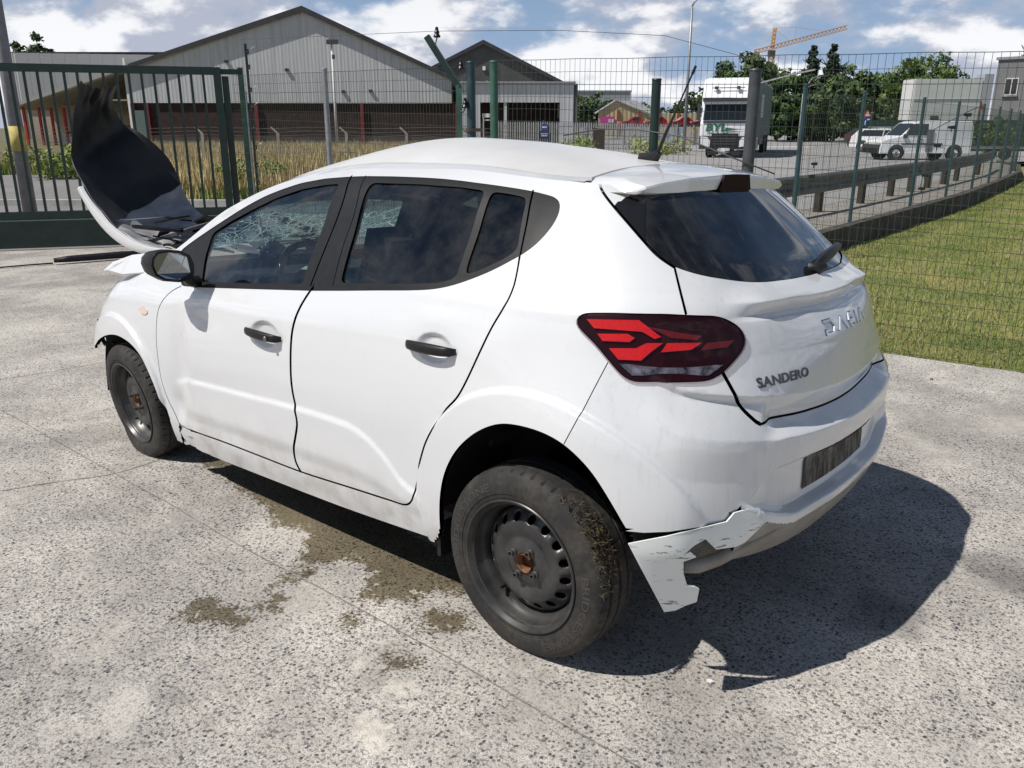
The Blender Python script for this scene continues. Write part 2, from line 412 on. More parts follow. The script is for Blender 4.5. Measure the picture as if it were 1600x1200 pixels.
CT = {
  'trim': [(2.1421, 1.0644), (2.0562, 1.1198), (1.9605, 1.172), (1.8819, 1.2112), (1.807, 1.2495), (1.7249, 1.2871), (1.6383, 1.3214), (1.5387, 1.3498), (1.4225, 1.3776), (1.2688, 1.3973), (1.1112, 1.4065), (1.0051, 1.4099), (0.8534, 1.4103), (0.7109, 1.4085), (0.5974, 1.4054), (0.5051, 1.4002), (0.351, 1.3879), (0.2606, 1.3794), (0.1826, 1.371), (0.1163, 1.3608), (0.0636, 1.3503), (0.0277, 1.3341), (0.016, 1.314), (0.0145, 1.2865), (0.0255, 1.2589), (0.0442, 1.2292), (0.073, 1.2043), (0.1053, 1.1843), (0.1648, 1.1487), (0.2084, 1.1266), (0.2594, 1.1054), (0.3013, 1.0887), (0.3438, 1.0754), (0.3814, 1.0663), (0.4239, 1.0586), (0.5074, 1.0488), (0.6543, 1.0346), (0.8419, 1.0151), (1.048, 0.9951), (1.4019, 0.9674), (1.7878, 0.9375), (1.9917, 0.9251)],
  'glassF': [(1.8368, 0.9553), (1.4614, 0.984), (1.1124, 1.0132), (1.1183, 1.08), (1.1108, 1.2272), (1.1284, 1.38), (1.2265, 1.3735), (1.3794, 1.3533), (1.5318, 1.3166), (1.6754, 1.2652), (1.8151, 1.209), (1.9256, 1.1548), (1.8992, 1.0592)],
  'glassR': [(0.8889, 1.0381), (0.6451, 1.0574), (0.418, 1.0787), (0.3661, 1.0889), (0.3272, 1.1037), (0.3392, 1.2351), (0.369, 1.3694), (0.4819, 1.3787), (0.6801, 1.3849), (0.9447, 1.3863), (0.9484, 1.3737), (0.9124, 1.2118)],
  'glassQ': [(0.2965, 1.1139), (0.2346, 1.1359), (0.1681, 1.1689), (0.1243, 1.1996), (0.1923, 1.3514), (0.2689, 1.3614), (0.3421, 1.3679), (0.3115, 1.2482)],
  'lamp': [(-0.172, 1.0297), (-0.1763, 1.0421), (-0.1928, 1.05), (-0.2874, 1.0543), (-0.4364, 1.0561), (-0.594, 1.0482), (-0.6385, 1.0337), (-0.6736, 1.0129), (-0.6906, 0.993), (-0.6938, 0.9773), (-0.6844, 0.9539), (-0.6478, 0.9243), (-0.6074, 0.8953), (-0.5824, 0.8821), (-0.5607, 0.8769), (-0.4581, 0.8768), (-0.3454, 0.8747), (-0.3274, 0.8852), (-0.3046, 0.9054), (-0.2405, 0.9674), (-0.174, 1.0159)],
  'archR': [(0.3331, 0.2665), (0.3144, 0.39), (0.2829, 0.4857), (0.2249, 0.5755), (0.1425, 0.6518), (0.0521, 0.7025), (-0.0201, 0.7183), (-0.1102, 0.7167), (-0.1869, 0.6945), (-0.2573, 0.6413), (-0.3097, 0.5687), (-0.3567, 0.4862)],
  'archF': [(2.1723, 0.2736), (2.1955, 0.3599), (2.2287, 0.4443), (2.2987, 0.5593), (2.3738, 0.6078), (2.4558, 0.6307), (2.5632, 0.6379), (2.6908, 0.6165), (2.819, 0.5734), (2.9412, 0.5214)],
  'g1': [(1.9917, 0.9251), (2.0519, 0.898), (2.114, 0.8417), (2.1479, 0.7886), (2.1692, 0.6972), (2.1792, 0.5958), (2.1871, 0.4696), (2.1594, 0.3793), (2.1254, 0.3212), (2.0958, 0.2663)],
  'g2': [(1.0406, 1.0106), (1.068, 0.9601), (1.0885, 0.9015), (1.1092, 0.8331), (1.1185, 0.7361), (1.1205, 0.6224), (1.1064, 0.5257), (1.1019, 0.4817), (1.1316, 0.4086), (1.1668, 0.3164), (1.1367, 0.2653)],
  'g2u': [(1.0992, 1.4114), (1.0492, 1.3159), (1.048, 1.1633), (1.0613, 1.011)],
  'g2v': [(1.0129, 1.4122), (0.9583, 1.2958), (0.9474, 1.1605), (0.9276, 1.0235)],
  'g3': [(0.1053, 1.1843), (0.0919, 1.1486), (0.0812, 1.1047), (0.0811, 1.0573), (0.1043, 1.0109), (0.1394, 0.9241), (0.1913, 0.8134), (0.2357, 0.7416), (0.2852, 0.6955), (0.3172, 0.6413), (0.3645, 0.5692), (0.4019, 0.4883), (0.4528, 0.3863), (0.4665, 0.3344), (0.5041, 0.3017), (0.5566, 0.2926), (0.8343, 0.2795), (1.1367, 0.2653), (1.4509, 0.2649), (1.7515, 0.2642), (2.0346, 0.2569), (2.0958, 0.2663)],
  'g3u': [(0.1053, 1.1843), (0.1379, 1.2752), (0.1885, 1.3747)],
  'g4a': [(-0.0944, 1.4315), (-0.0953, 1.4105), (-0.1216, 1.3862), (-0.1717, 1.3572), (-0.2084, 1.3378), (-0.2858, 1.2909), (-0.3601, 1.2382), (-0.406, 1.2031), (-0.4685, 1.1713)],
  'g4b': [(-0.4685, 1.1713), (-0.4813, 1.1183), (-0.4969, 1.0544)],
  'g4c': [(-0.6038, 0.9005), (-0.6194, 0.8732), (-0.6416, 0.8322), (-0.658, 0.802), (-0.684, 0.7767), (-0.7225, 0.7435)],
  'g4d': [(-0.7225, 0.7435), (-0.8783, 0.7246), (-1.0478, 0.7155), (-1.2557, 0.7084), (-1.4196, 0.706)],
  'g5': [(-0.2816, 0.9224), (-0.2532, 0.8568), (-0.2214, 0.7795), (-0.185, 0.6959)],
  'glassT': [(-0.344, 1.3905), (-0.3549, 1.3207), (-0.3601, 1.2382), (-0.406, 1.2031), (-0.4642, 1.1746), (-0.5267, 1.1572), (-0.5899, 1.1447), (-0.7392, 1.1241), (-0.8586, 1.1154), (-1.0115, 1.111), (-1.2237, 1.1075), (-1.4164, 1.1043)],
  'bumplow': [(-0.3567, 0.4862), (-0.3906, 0.4884), (-0.424, 0.4911), (-0.4601, 0.4953), (-0.5297, 0.4979), (-0.595, 0.4893), (-0.6194, 0.4925), (-0.6417, 0.5094), (-0.6599, 0.5311)],
  'marker': [(2.3369, 0.7968), (2.2976, 0.8072), (2.2527, 0.8062), (2.2281, 0.7853), (2.2606, 0.7695), (2.3119, 0.7695)],
}
# ================================================================== the white hatchback
TH, HV, RO = R(1.4662971), 0.0352786, R(2.10155855)
_Ry = np.array([[math.cos(TH), 0, math.sin(TH)], [0, 1, 0], [-math.sin(TH), 0, math.cos(TH)]])
_Rx = np.array([[1, 0, 0], [0, math.cos(RO), -math.sin(RO)], [0, math.sin(RO), math.cos(RO)]])
BW = _Rx @ _Ry; TW = _Rx @ np.array([0, 0, HV])
def b2w(X): return np.asarray(X, float) @ BW.T + TW
def badd(name, v, f, m, parent, smooth=True, normals=None, sharp=None, recalc=False):
    nn = None if normals is None else np.asarray(normals) @ BW.T
    o = add(name, b2w(v), f, m, parent, smooth, None, None)
    if recalc:
        bm = bmesh.new(); bm.from_mesh(o.data); bmesh.ops.recalc_face_normals(bm, faces=bm.faces); bm.to_mesh(o.data); bm.free()
    if sharp: o.data.set_sharp_from_angle(angle=R(sharp))
    if nn is not None: o.data.normals_split_custom_set_from_vertices([tuple(n) for n in nn])
    return o
def bbuild(mb, name, m, parent, smooth=False, sharp=None):
    return badd(name, np.array([tuple(p) for p in mb.v]), mb.f, m, parent, smooth, None, sharp, True)

# ---- materials
def paint_mat():
    m, nt, b, o = matnt('white_car_paint')
    tc = N(nt, 'ShaderNodeTexCoord'); sep = N(nt, 'ShaderNodeSeparateXYZ'); lk(nt, tc.outputs['Object'], sep.inputs[0])
    n1 = nnoise(nt, tc.outputs['Object'], 5, 8, .65); n2 = nnoise(nt, tc.outputs['Object'], 45, 4, .6)
    mp = N(nt, 'ShaderNodeMapping'); mp.inputs['Scale'].default_value = (9, 9, 1.2); lk(nt, tc.outputs['Object'], mp.inputs[0])
    n3 = nnoise(nt, mp.outputs[0], 4, 5, .6)
    low = nramp(nt, sep.outputs[2], .52, .22)                               # road film on the lower panels
    d = nmath(nt, 'MULTIPLY', low, nramp(nt, n1, .35, .7))
    d = nmath(nt, 'ADD', nmath(nt, 'MULTIPLY', d, .75), nmath(nt, 'MULTIPLY', nramp(nt, n3, .55, .8), .10))
    sp = nmath(nt, 'MULTIPLY', nramp(nt, n2, .70, .74), .35)
    d = nmath(nt, 'ADD', d, nmath(nt, 'MULTIPLY', sp, nramp(nt, n1, .45, .6)), clamp=True)
    lk(nt, nmix(nt, d, (.71, .72, .735), (.37, .33, .265)), b.inputs['Base Color'])
    lk(nt, nmath(nt, 'ADD', .32, nmath(nt, 'MULTIPLY', d, .4)), b.inputs['Roughness'])
    lk(nt, nmath(nt, 'SUBTRACT', 1.0, d, clamp=True), b.inputs['Coat Weight']); b.inputs['Coat Roughness'].default_value = .025; b.inputs['Coat IOR'].default_value = 1.6
    return m
PAINT = paint_mat()
def rear_dirty():
    m, nt, b, o = matnt('dusty_white_paint')
    tc = N(nt, 'ShaderNodeTexCoord'); sep = N(nt, 'ShaderNodeSeparateXYZ'); lk(nt, tc.outputs['Object'], sep.inputs[0])
    n1 = nnoise(nt, tc.outputs['Object'], 7, 8, .65)
    mp = N(nt, 'ShaderNodeMapping'); mp.inputs['Scale'].default_value = (14, 14, 1.0); lk(nt, tc.outputs['Object'], mp.inputs[0])
    n3 = nnoise(nt, mp.outputs[0], 4, 6, .65)
    low = nramp(nt, sep.outputs[2], .50, .40)
    d = nmath(nt, 'ADD', nmath(nt, 'MULTIPLY', low, nramp(nt, n1, .25, .6)), nmath(nt, 'MULTIPLY', nramp(nt, n3, .50, .78), .22), clamp=True)
    lk(nt, nmix(nt, d, (.655, .67, .685), (.31, .27, .21)), b.inputs['Base Color'])
    lk(nt, nmath(nt, 'ADD', .34, nmath(nt, 'MULTIPLY', d, .4)), b.inputs['Roughness'])
    lk(nt, nmath(nt, 'SUBTRACT', .95, d, clamp=True), b.inputs['Coat Weight']); b.inputs['Coat Roughness'].default_value = .05; b.inputs['Coat IOR'].default_value = 1.6
    return m
DUSTY = rear_dirty()
BLACKPL = mat('black_plastic', (.011, .011, .012), .45, spec=.35, var=.3, vscale=30, bump=.04, bscale=300)
GLOSSBLK = mat('gloss_black', (.012, .012, .013), .16, coat=.4)
UNDER = mat('underbody_black', (.008, .008, .008), .85)
def glass_mat(name, tint, refl_ior=1.5, rough=0.0, dust=0.06, gain=1.6):
    m = bpy.data.materials.new(name); m.use_nodes = True; nt = m.node_tree; nt.nodes.clear()
    o = N(nt, 'ShaderNodeOutputMaterial'); tr = N(nt, 'ShaderNodeBsdfTransparent'); tr.inputs[0].default_value = (*tint, 1)
    gl = N(nt, 'ShaderNodeBsdfGlossy'); gl.inputs['Roughness'].default_value = rough; gl.inputs[0].default_value = (.95, .97, 1, 1)
    fr = N(nt, 'ShaderNodeFresnel'); fr.inputs[0].default_value = refl_ior
    fa = nmath(nt, 'MULTIPLY', fr.outputs[0], gain, clamp=True)
    mx = N(nt, 'ShaderNodeMixShader'); lk(nt, fa, mx.inputs[0]); lk(nt, tr.outputs[0], mx.inputs[1]); lk(nt, gl.outputs[0], mx.inputs[2])
    df = N(nt, 'ShaderNodeBsdfDiffuse'); df.inputs[0].default_value = (.55, .54, .50, 1)
    tc = N(nt, 'ShaderNodeTexCoord'); nz = nramp(nt, nnoise(nt, tc.outputs['Object'], 6, 7, .65), .35, .8)
    mx2 = N(nt, 'ShaderNodeMixShader'); lk(nt, nmath(nt, 'MULTIPLY', nz, dust), mx2.inputs[0]); lk(nt, mx.outputs[0], mx2.inputs[1]); lk(nt, df.outputs[0], mx2.inputs[2])
    lk(nt, mx2.outputs[0], o.inputs[0]); MATS[name] = m; return m
GLASS = glass_mat('side_window_glass', (.50, .58, .57), dust=.05)
GLASSR = glass_mat('rear_window_glass', (.32, .38, .40), dust=.05)
GLASSD = glass_mat('rear_quarter_glass', (.30, .34, .34))

# ---- triangulate the (s, z) sheet of the left half
def resamp(k, st=.012):
    P = crom(CT[k], st)
    if k in ('g1', 'g2', 'g3', 'g4a', 'g4b', 'g4c', 'glassT', 'archR', 'archF'):
        for _ in range(6): P[1:-1] = P[1:-1]*.5 + (P[:-2]+P[2:])*.25
    return P
def offset_line(P, w):
    P = np.asarray(P); t = np.gradient(P, axis=0); t /= np.linalg.norm(t, axis=1)[:, None] + 1e-12
    n = np.stack([-t[:, 1], t[:, 0]], 1); return P + n*w, P - n*w
def dist_line(P, q):
    best = np.full(len(q), 9.)
    for a, b in zip(P[:-1], P[1:]):
        d = b-a; L = d @ d
        if L < 1e-14: continue
        t = np.clip(((q-a) @ d)/L, 0, 1); best = np.minimum(best, np.linalg.norm(q-a-t[:, None]*d, axis=1))
    return best
GAPS = {'g1': .0045, 'g2': .013, 'g2u': .008, 'g2v': .004, 'g3': .0075, 'g3u': .007, 'g4a': .008, 'g4b': .008, 'g4c': .011, 'g4d': .007, 'g5': .0028}
LN = {k: resamp(k) for k in CT if k not in ('trim', 'glassF', 'glassR', 'glassQ', 'lamp', 'marker')}
_q = np.linspace(-.7219, SMIN, 60); LN['g4d'] = np.stack([_q, _zl(_q)+.042], 1); LN['g4c'][-1] = LN['g4d'][0]; LN['g4c'][-2] = LN['g4c'][-3]*.5+LN['g4c'][-1]*.5
LN['glassT'] = np.vstack([LN['glassT'][LN['glassT'][:, 0] > -1.15], [(SMIN, 1.1075)]])
def rounded(k, r=.012, st=.012):
    """closed outline with slightly rounded corners, no overshoot"""
    P = np.asarray(CT[k], float); out = []
    for a, b in zip(P, np.roll(P, -1, 0)):
        n_ = max(1, int(np.linalg.norm(b-a)/st)); out += [a+(b-a)*j/n_ for j in range(n_)]
    P = np.array(out)
    for _ in range(int(r/.004)): P = P*.5 + (np.roll(P, 1, 0)+np.roll(P, -1, 0))*.25
    return P
PG = {k: rounded(k, .02 if k == 'trim' else .012) for k in ('trim', 'glassF', 'glassR', 'glassQ', 'lamp', 'marker')}
BLOW = np.array([(-.3559, .477), (-.40, .478), (-.46, .486), (-.53, .494), (-.59, .492), (-.617, .4963), (-.636, .5156), (-.6574, .5336)])
cv, ce = [], []
def add_line(P, closed=False):
    i = len(cv); cv.extend([tuple(p) for p in P]); n = len(P)
    ce.extend([(i+j, i+j+1) for j in range(n-1)])
    if closed: ce.append((i+n-1, i))
for k, w in GAPS.items():
    a, b = offset_line(LN[k], w/2); add_line(a); add_line(b)
for k in PG: add_line(PG[k], True)
for k in ('archR', 'archF', 'glassT'): add_line(LN[k])
add_line(BLOW)
SG = np.linspace(SMIN, 2.95, 240)
add_line(np.stack([SG, bottom(SG)], 1)); add_line(np.stack([SG, railz(SG)], 1))
add_line(np.stack([np.full(60, SMIN), np.linspace(bottom(SMIN), railz(SMIN), 60)], 1)); add_line(np.stack([np.full(40, 2.95), np.linspace(bottom(2.95), railz(2.95), 40)], 1))
ss_ = SG[SG < -.62]; add_line(np.stack([ss_, _zc1(ss_)], 1)); [add_line(np.stack([ss_, _zc1(ss_)+q_], 1)) for q_ in (-.066, -.054, -.040, -.006, .045)]
ss_ = SG[SG < -.36]; [add_line(np.stack([ss_, _zl(ss_)+q_], 1)) for q_ in (-.03, 0, .006, .034, .04, .06, .095, .115)]
ss_ = np.linspace(.46, 1.98, 150); [add_line(np.stack([ss_, _zd(ss_)-q_], 1)) for q_ in (0, .016, .032)]
ss_ = SG[SG < -.69]; add_line(np.stack([ss_, _zt(ss_)], 1)); add_line(np.stack([ss_, _zb(ss_)], 1)); add_line(np.stack([ss_, _zt(ss_)-.012], 1)); add_line(np.stack([ss_, _zb(ss_)+.012], 1))
def x2s(x): return np.where(x >= XC, x, XC-R0*np.arcsin(np.clip((XC-x)/.9, -1, 1)))
for r_a in (.470, .476, .484, .492, .498):
    an_ = np.linspace(R(8), R(166), 110); xa_, za_ = -.045+r_a*np.cos(an_), .33+r_a*np.sin(an_); add_line(np.stack([x2s(xa_), za_], 1))
for r_a in (.400, .405, .413, .421, .427):
    an_ = np.linspace(R(20), R(172), 90); xa_, za_ = 2.604+r_a*np.cos(an_), .32+r_a*np.sin(an_); q_ = (xa_ < 2.93) & (za_ < railz(xa_)-.01); add_line(np.stack([xa_, za_], 1)[q_])
gs, gz = np.meshgrid(np.arange(SMIN+.006, 2.95, .0135), np.arange(.16, 1.45, .0125)); gs, gz = gs.ravel(), gz.ravel()
k = (gz > bottom(gs)+.004) & (gz < railz(gs)-.004); gs, gz = gs[k], gz[k]
gs = gs + RNG.uniform(-.002, .002, gs.size); gz = gz + RNG.uniform(-.002, .002, gz.size)
cv.extend(zip(gs, gz))
hs, hz_ = np.meshgrid(np.arange(SMIN+.004, -.56, .0068), np.arange(.36, 1.12, .0066)); hs, hz_ = hs.ravel(), hz_.ravel()      # finer on the creased tail
for cs_, cz_0, a_, b_ in PK:
    p1, p2 = np.meshgrid(np.arange(cs_-a_*1.1, cs_+a_*1.1, .0055), np.arange(cz_0-b_*1.1, cz_0+b_*1.1, .0055)); hs = np.append(hs, p1.ravel()); hz_ = np.append(hz_, p2.ravel())
k = (hz_ > bottom(hs)+.004) & (hz_ < railz(hs)-.004); cv.extend(zip(hs[k]+RNG.uniform(-.001, .001, k.sum()), hz_[k]+RNG.uniform(-.001, .001, k.sum())))
res_ = delaunay_2d_cdt([Vector(p) for p in cv], ce, [], 0, 1e-5)
SV = np.array([tuple(p) for p in res_[0]]); ST = np.array([f for f in res_[2] if len(f) == 3])
ar = np.cross(SV[ST[:, 1]]-SV[ST[:, 0]], SV[ST[:, 2]]-SV[ST[:, 0]])
ST = ST[np.abs(ar) > 1e-9]; ar = ar[np.abs(ar) > 1e-9]; ST[ar < 0] = ST[ar < 0][:, ::-1]
SC_ = SV[ST].mean(1); cs, cz = SC_[:, 0], SC_[:, 1]
inside = (cz > bottom(cs)) & (cz < railz(cs)) & (cs > SMIN) & (cs < 2.95)
gapm = np.zeros(len(ST), bool)
for kk, w in GAPS.items(): gapm |= dist_line(LN[kk], SC_) < w/2
I = {kk: pip(PG[kk], cs, cz) for kk in PG}
archR = pip(list(map(tuple, LN['archR'])) + [(-.40, .10), (.44, .10)], cs, cz)
archF = pip(list(map(tuple, LN['archF'])) + [(2.95, .50), (3.2, .40), (3.2, .05), (2.19, .05)], cs, cz)
tr_top = [tuple(p) for p in PG['trim'] if p[1] > .9]
def seg(poly, lo, hi): return [p for p in CT['trim'][:22] if lo <= p[0] <= hi]
fd_poly = [tuple(p) for p in LN['g1'][::-1]] + [(2.139, 1.0647)] + [(x, z+.004) for x, z in CT['trim'][1:11]] + [tuple(p) for p in LN['g2u']] + [tuple(p) for p in LN['g2']] + [p for p in CT['g3'][17:]]
g3d = [tuple(p) for p in LN['g3'] if p[0] < 1.152]
rd_poly = [tuple(p) for p in LN['g2'][::-1]] + [tuple(p) for p in LN['g2u'][::-1]] + [(x, z+.004) for x, z in CT['trim'][11:19]] + [tuple(p) for p in LN['g3u'][::-1]] + g3d
inF = pip(fd_poly, cs, cz); inR = pip(rd_poly, cs, cz) & ~inF
tg_poly = [(-.06, 1.5)] + [tuple(p) for p in LN['g4a']] + [tuple(p) for p in LN['g4b']] + [(-.55, .97)] + [tuple(p) for p in LN['g4c']] + [tuple(p) for p in LN['g4d']] + [(SMIN-.1, .714), (SMIN-.1, 1.5)]
inT = pip(tg_poly, cs, cz)
bp_poly = [tuple(p) for p in LN['g5']] + [(-.1781, .60), (-.1781, .0), (SMIN-.1, 0), (SMIN-.1, .714)] + [tuple(p) for p in LN['g4d'][::-1]] + [tuple(p) for p in LN['g4c'][::-1]] + [(-.55, .97)]
inB = pip(bp_poly, cs, cz) & ~inT
fn_poly = [tuple(p) for p in LN['g1']] + [(2.16, 0), (3.2, 0), (3.2, 1.3), (2.17, 1.3), (2.139, 1.0647)]
inN = pip(fn_poly, cs, cz) & ~inF
below_b = (cz < np.interp(cs, BLOW[::-1, 0], BLOW[::-1, 1])) & (cs > -.6574) & (cs < -.30)
gT = pip([tuple(p) for p in LN['glassT']] + [(SMIN-.1, 1.1075), (SMIN-.1, 1.5), (-.34, 1.5)], cs, cz)
blackT = inT & ~gT & (cs > -.37) & (cz < np.interp(cs, [-.3437, -.2], [1.3904, 1.335])) & (cz > 1.2)
ok = inside & ~archR & ~archF & ~((cz < .484) & (cs > -.372) & (cs < -.2))
tri_lamp = ok & I['lamp']; ok &= ~I['lamp']
glassm = (I['glassF'] & inF) | (I['glassR'] & inR) | (I['glassQ'] & inR)
def surf_norm(s, z):
    e = .0025
    ds = pos(s+e, z)-pos(s-e, z); dz = pos(s, z+e)-pos(s, z-e)
    n = np.cross(dz, ds); return n/np.linalg.norm(n, axis=1)[:, None]
SN = surf_norm(SV[:, 0], SV[:, 1])
NOISE_SEED = Vector((3.1, 4.7, 1.9))
def sheet(name, mask, m, parent, off=0., flange=.014, sides=(1,), centre=False, smooth=True, disp=None, soft=0.):
    """one panel from the classified triangles; sides: 1 left, -1 mirrored right"""
    tris = ST[mask]; 
    if len(tris) == 0: return None
    u, inv = np.unique(tris, return_inverse=True); T = inv.reshape(-1, 3)
    s, z = SV[u, 0], SV[u, 1]; n0 = SN[u]; p0 = pos(s, z, off)
    if soft:
        sc = np.maximum(s, SMIN+soft); ds_ = pos(sc+soft, z)-pos(sc-soft, z); dz_ = pos(sc, z+soft)-pos(sc, z-soft); n0 = np.cross(dz_, ds_)
        n0[:, 1] *= np.clip((s-SMIN)/(sc-SMIN+1e-9), 0, 1); n0 /= np.linalg.norm(n0, axis=1)[:, None]
    if disp is not None: p0 = p0 + n0*disp(s, z)[:, None]
    E = {}
    for t in T:
        for a, b in ((t[0], t[1]), (t[1], t[2]), (t[2], t[0])):
            key = (min(a, b), max(a, b)); E.setdefault(key, []).append((a, b))
    bnd = [e[0] for e in E.values() if len(e) == 1]
    if centre: bnd = [(a, b) for a, b in bnd if not (s[a] < SMIN+1e-4 and s[b] < SMIN+1e-4)]
    vv, ff, nn = [], [], []
    for sd in sides:
        base = sum(len(x) for x in vv); p = p0.copy(); n = n0.copy(); p[:, 1] *= sd; n[:, 1] *= sd
        vv.append(p); nn.append(n); f = (T[:, ::-1] if sd > 0 else T) + base; ff.extend(f.tolist())
        if flange:
            q = p - n*flange; fv, fn = [], []
            b2 = base + len(p)
            for a, b in bnd:
                i = b2 + len(fv); e = p[b]-p[a]; fnn = np.cross(e, n[a])*(1 if sd > 0 else -1); fnn /= np.linalg.norm(fnn)+1e-12
                fv += [p[a], p[b], q[b], q[a]]; fn += [fnn]*4
                ff.append([i, i+1, i+2, i+3] if sd > 0 else [i+3, i+2, i+1, i])
            if fv: vv.append(np.array(fv)); nn.append(np.array(fn))
    # (s, z) triangles are counter-clockwise in (s, z): seen from outside the left flank x runs to the left, so order is reversed above
    return badd(name, np.vstack(vv), ff, m, parent, smooth, np.vstack(nn))
def patch(name, poly, m, parent, off, step=.01, flange=.0, sides=(1,), zclamp=None):
    """a closed (s, z) outline laid on the body surface"""
    P = np.asarray(poly, float); i0 = list(map(tuple, P)); e = [(j, (j+1) % len(P)) for j in range(len(P))]
    lo, hi = P.min(0), P.max(0); gx, gy = np.meshgrid(np.arange(lo[0], hi[0], step), np.arange(lo[1], hi[1], step))
    q = np.stack([gx.ravel(), gy.ravel()], 1); q = q[pip(P, q[:, 0], q[:, 1])]
    if len(q): q = q[dist_line(np.vstack([P, P[:1]]), q) > step*.35]
    r = delaunay_2d_cdt([Vector(p) for p in i0 + list(map(tuple, q))], e, [], 0, 1e-6)
    v = np.array([tuple(p) for p in r[0]]); T = np.array([f for f in r[2]]); c = v[T].mean(1); T = T[pip(P, c[:, 0], c[:, 1])]
    a = np.cross(v[T[:, 1]]-v[T[:, 0]], v[T[:, 2]]-v[T[:, 0]]); T[a > 0] = T[a > 0][:, ::-1]
    vv, ff, nn = [], [], []
    for sd in sides:
        zq = v[:, 1] if zclamp is None else np.maximum(v[:, 1], zclamp)
        p = pos(v[:, 0], zq, off); n = surf_norm(v[:, 0], zq); p[:, 2] = v[:, 1]; p[:, 1] *= sd; n[:, 1] *= sd
        b0 = sum(len(x) for x in vv); vv.append(p); nn.append(n); ff += ((T if sd > 0 else T[:, ::-1])+b0).tolist()
        if flange:
            E = {}
            for t in T:
                for x, y in ((t[0], t[1]), (t[1], t[2]), (t[2], t[0])): E.setdefault((min(x, y), max(x, y)), []).append((x, y))
            fv, fn = [], []; b2 = sum(len(x) for x in vv)
            for x, y in [k_[0] for k_ in E.values() if len(k_) == 1]:
                i = b2+len(fv); fnn = np.cross(p[y]-p[x], n[x])*(-1 if sd < 0 else 1); fnn /= np.linalg.norm(fnn)+1e-12
                fv += [p[x], p[y], p[y]-n[y]*flange, p[x]-n[x]*flange]; fn += [fnn]*4; ff.append([i+3, i+2, i+1, i])
            vv.append(np.array(fv)); nn.append(np.array(fn))
    return badd(name, np.vstack(vv), ff, m, parent, True, np.vstack(nn))

car = empty('hatchback_car', (0, 0, 0), label='crash-damaged white five-door hatchback with its bonnet bent up, parked in the yard', cat='car')
def build_side(sd):
    fd = sheet('front_door', ok & inF & ~gapm & ~I['trim'], PAINT, car, sides=(sd,))
    sheet('window_frame', ok & inF & ~gapm & I['trim'] & ~glassm, BLACKPL, fd, off=-.003, flange=.02, sides=(sd,))
    sheet('window_glass', ok & inF & I['glassF'], GLASS, fd, off=-.010, flange=0, soft=.05, sides=(sd,))
    rd = sheet('rear_door', ok & inR & ~gapm & ~I['trim'], PAINT, car, sides=(sd,))
    sheet('window_frame', ok & inR & ~gapm & I['trim'] & ~glassm, BLACKPL, rd, off=-.003, flange=.02, sides=(sd,))
    sheet('window_glass', ok & inR & I['glassR'], GLASS, rd, off=-.010, flange=0, soft=.05, sides=(sd,))
    sheet('quarter_glass', ok & inR & I['glassQ'], GLASSD, rd, off=-.010, flange=0, soft=.05, sides=(sd,))
    fen = sheet('front_wing', ok & inN & ~gapm & ~I['marker'], PAINT, car, sides=(sd,))
    rest = ok & ~inF & ~inR & ~inN & ~inT & ~inB & ~gapm
    def crumple(s, z):
        w = np.exp(-((s-2.12)/.16)**2)*(z < .285)*(1 if sd > 0 else 0)
        return w*np.array([.020*mnoise.noise(Vector((a*22, b*26, 1.))) + .012*mnoise.noise(Vector((a*50, b*60, 4.))) - .006 for a, b in zip(s, z)])
    qp = sheet('side_panel', rest & ~I['trim'], PAINT, car, sides=(sd,), flange=.02, disp=crumple)
    sheet('quarter_trim', rest & I['trim'], BLACKPL, qp, off=-.002, flange=.006, sides=(sd,))
    return fd, rd, fen, qp
fdL, rdL, fenL, qpL = build_side(1)
fdR, rdR, fenR, qpR = build_side(-1)
for o in (fdR, rdR, fenR, qpR): o['label'] = o.name.split('.')[0].replace('_', ' ') + ' on the far side'
tailgate = sheet('tailgate', ok & inT & ~gapm & ~gT & ~blackT, DUSTY, car, sides=(1, -1), centre=True)
tg_glass = sheet('rear_window', ok & inT & gT & ~gapm & (cz < 1.385), GLASSR, tailgate, off=-.006, flange=0, soft=.11, sides=(1, -1), centre=True)
for sd in (1, -1): sheet('window_trim', ok & blackT & ~gapm, GLOSSBLK, tailgate, off=-.002, flange=.01, sides=(sd,))
# black printed border round the rear window
_gd = dist_line(LN['glassT'], SC_)
sheet('window_border', ok & inT & gT & ~gapm & ((_gd < .035) | (cz > 1.345)), GLOSSBLK, tg_glass, off=-.0085, flange=0, sides=(1, -1), centre=True)
bumper = sheet('rear_bumper', ok & inB & ~gapm & ~below_b & ~((cz < _zb(cs)-.03) & (cs < -.62)), DUSTY, car, sides=(1, -1), centre=True, flange=.012)
LOWV = mat('lower_valance', (.44, .43, .41), .5, var=.35, vscale=14, col2=(.22, .19, .15))
sheet('lower_valance', ok & inB & ~gapm & ~below_b & (cz < _zb(cs)-.03) & (cs < -.62), LOWV, bumper, sides=(1, -1), centre=True, flange=.02, off=-.004)
sheet('bumper_core', ok & inB & below_b, UNDER, bumper, off=-.03, flange=0, sides=(1,))
sheet('lower_corner', ok & inB & below_b, DUSTY, bumper, off=0, sides=(-1,))
inner = sheet('inner_shell', inside & ~((cz < .484) & (cs > -.372) & (cs < -.2)) & ~archR & ~archF & ~glassm & ~(inT & gT) & ~below_b, UNDER, car, off=-.022, flange=0, sides=(1, -1))

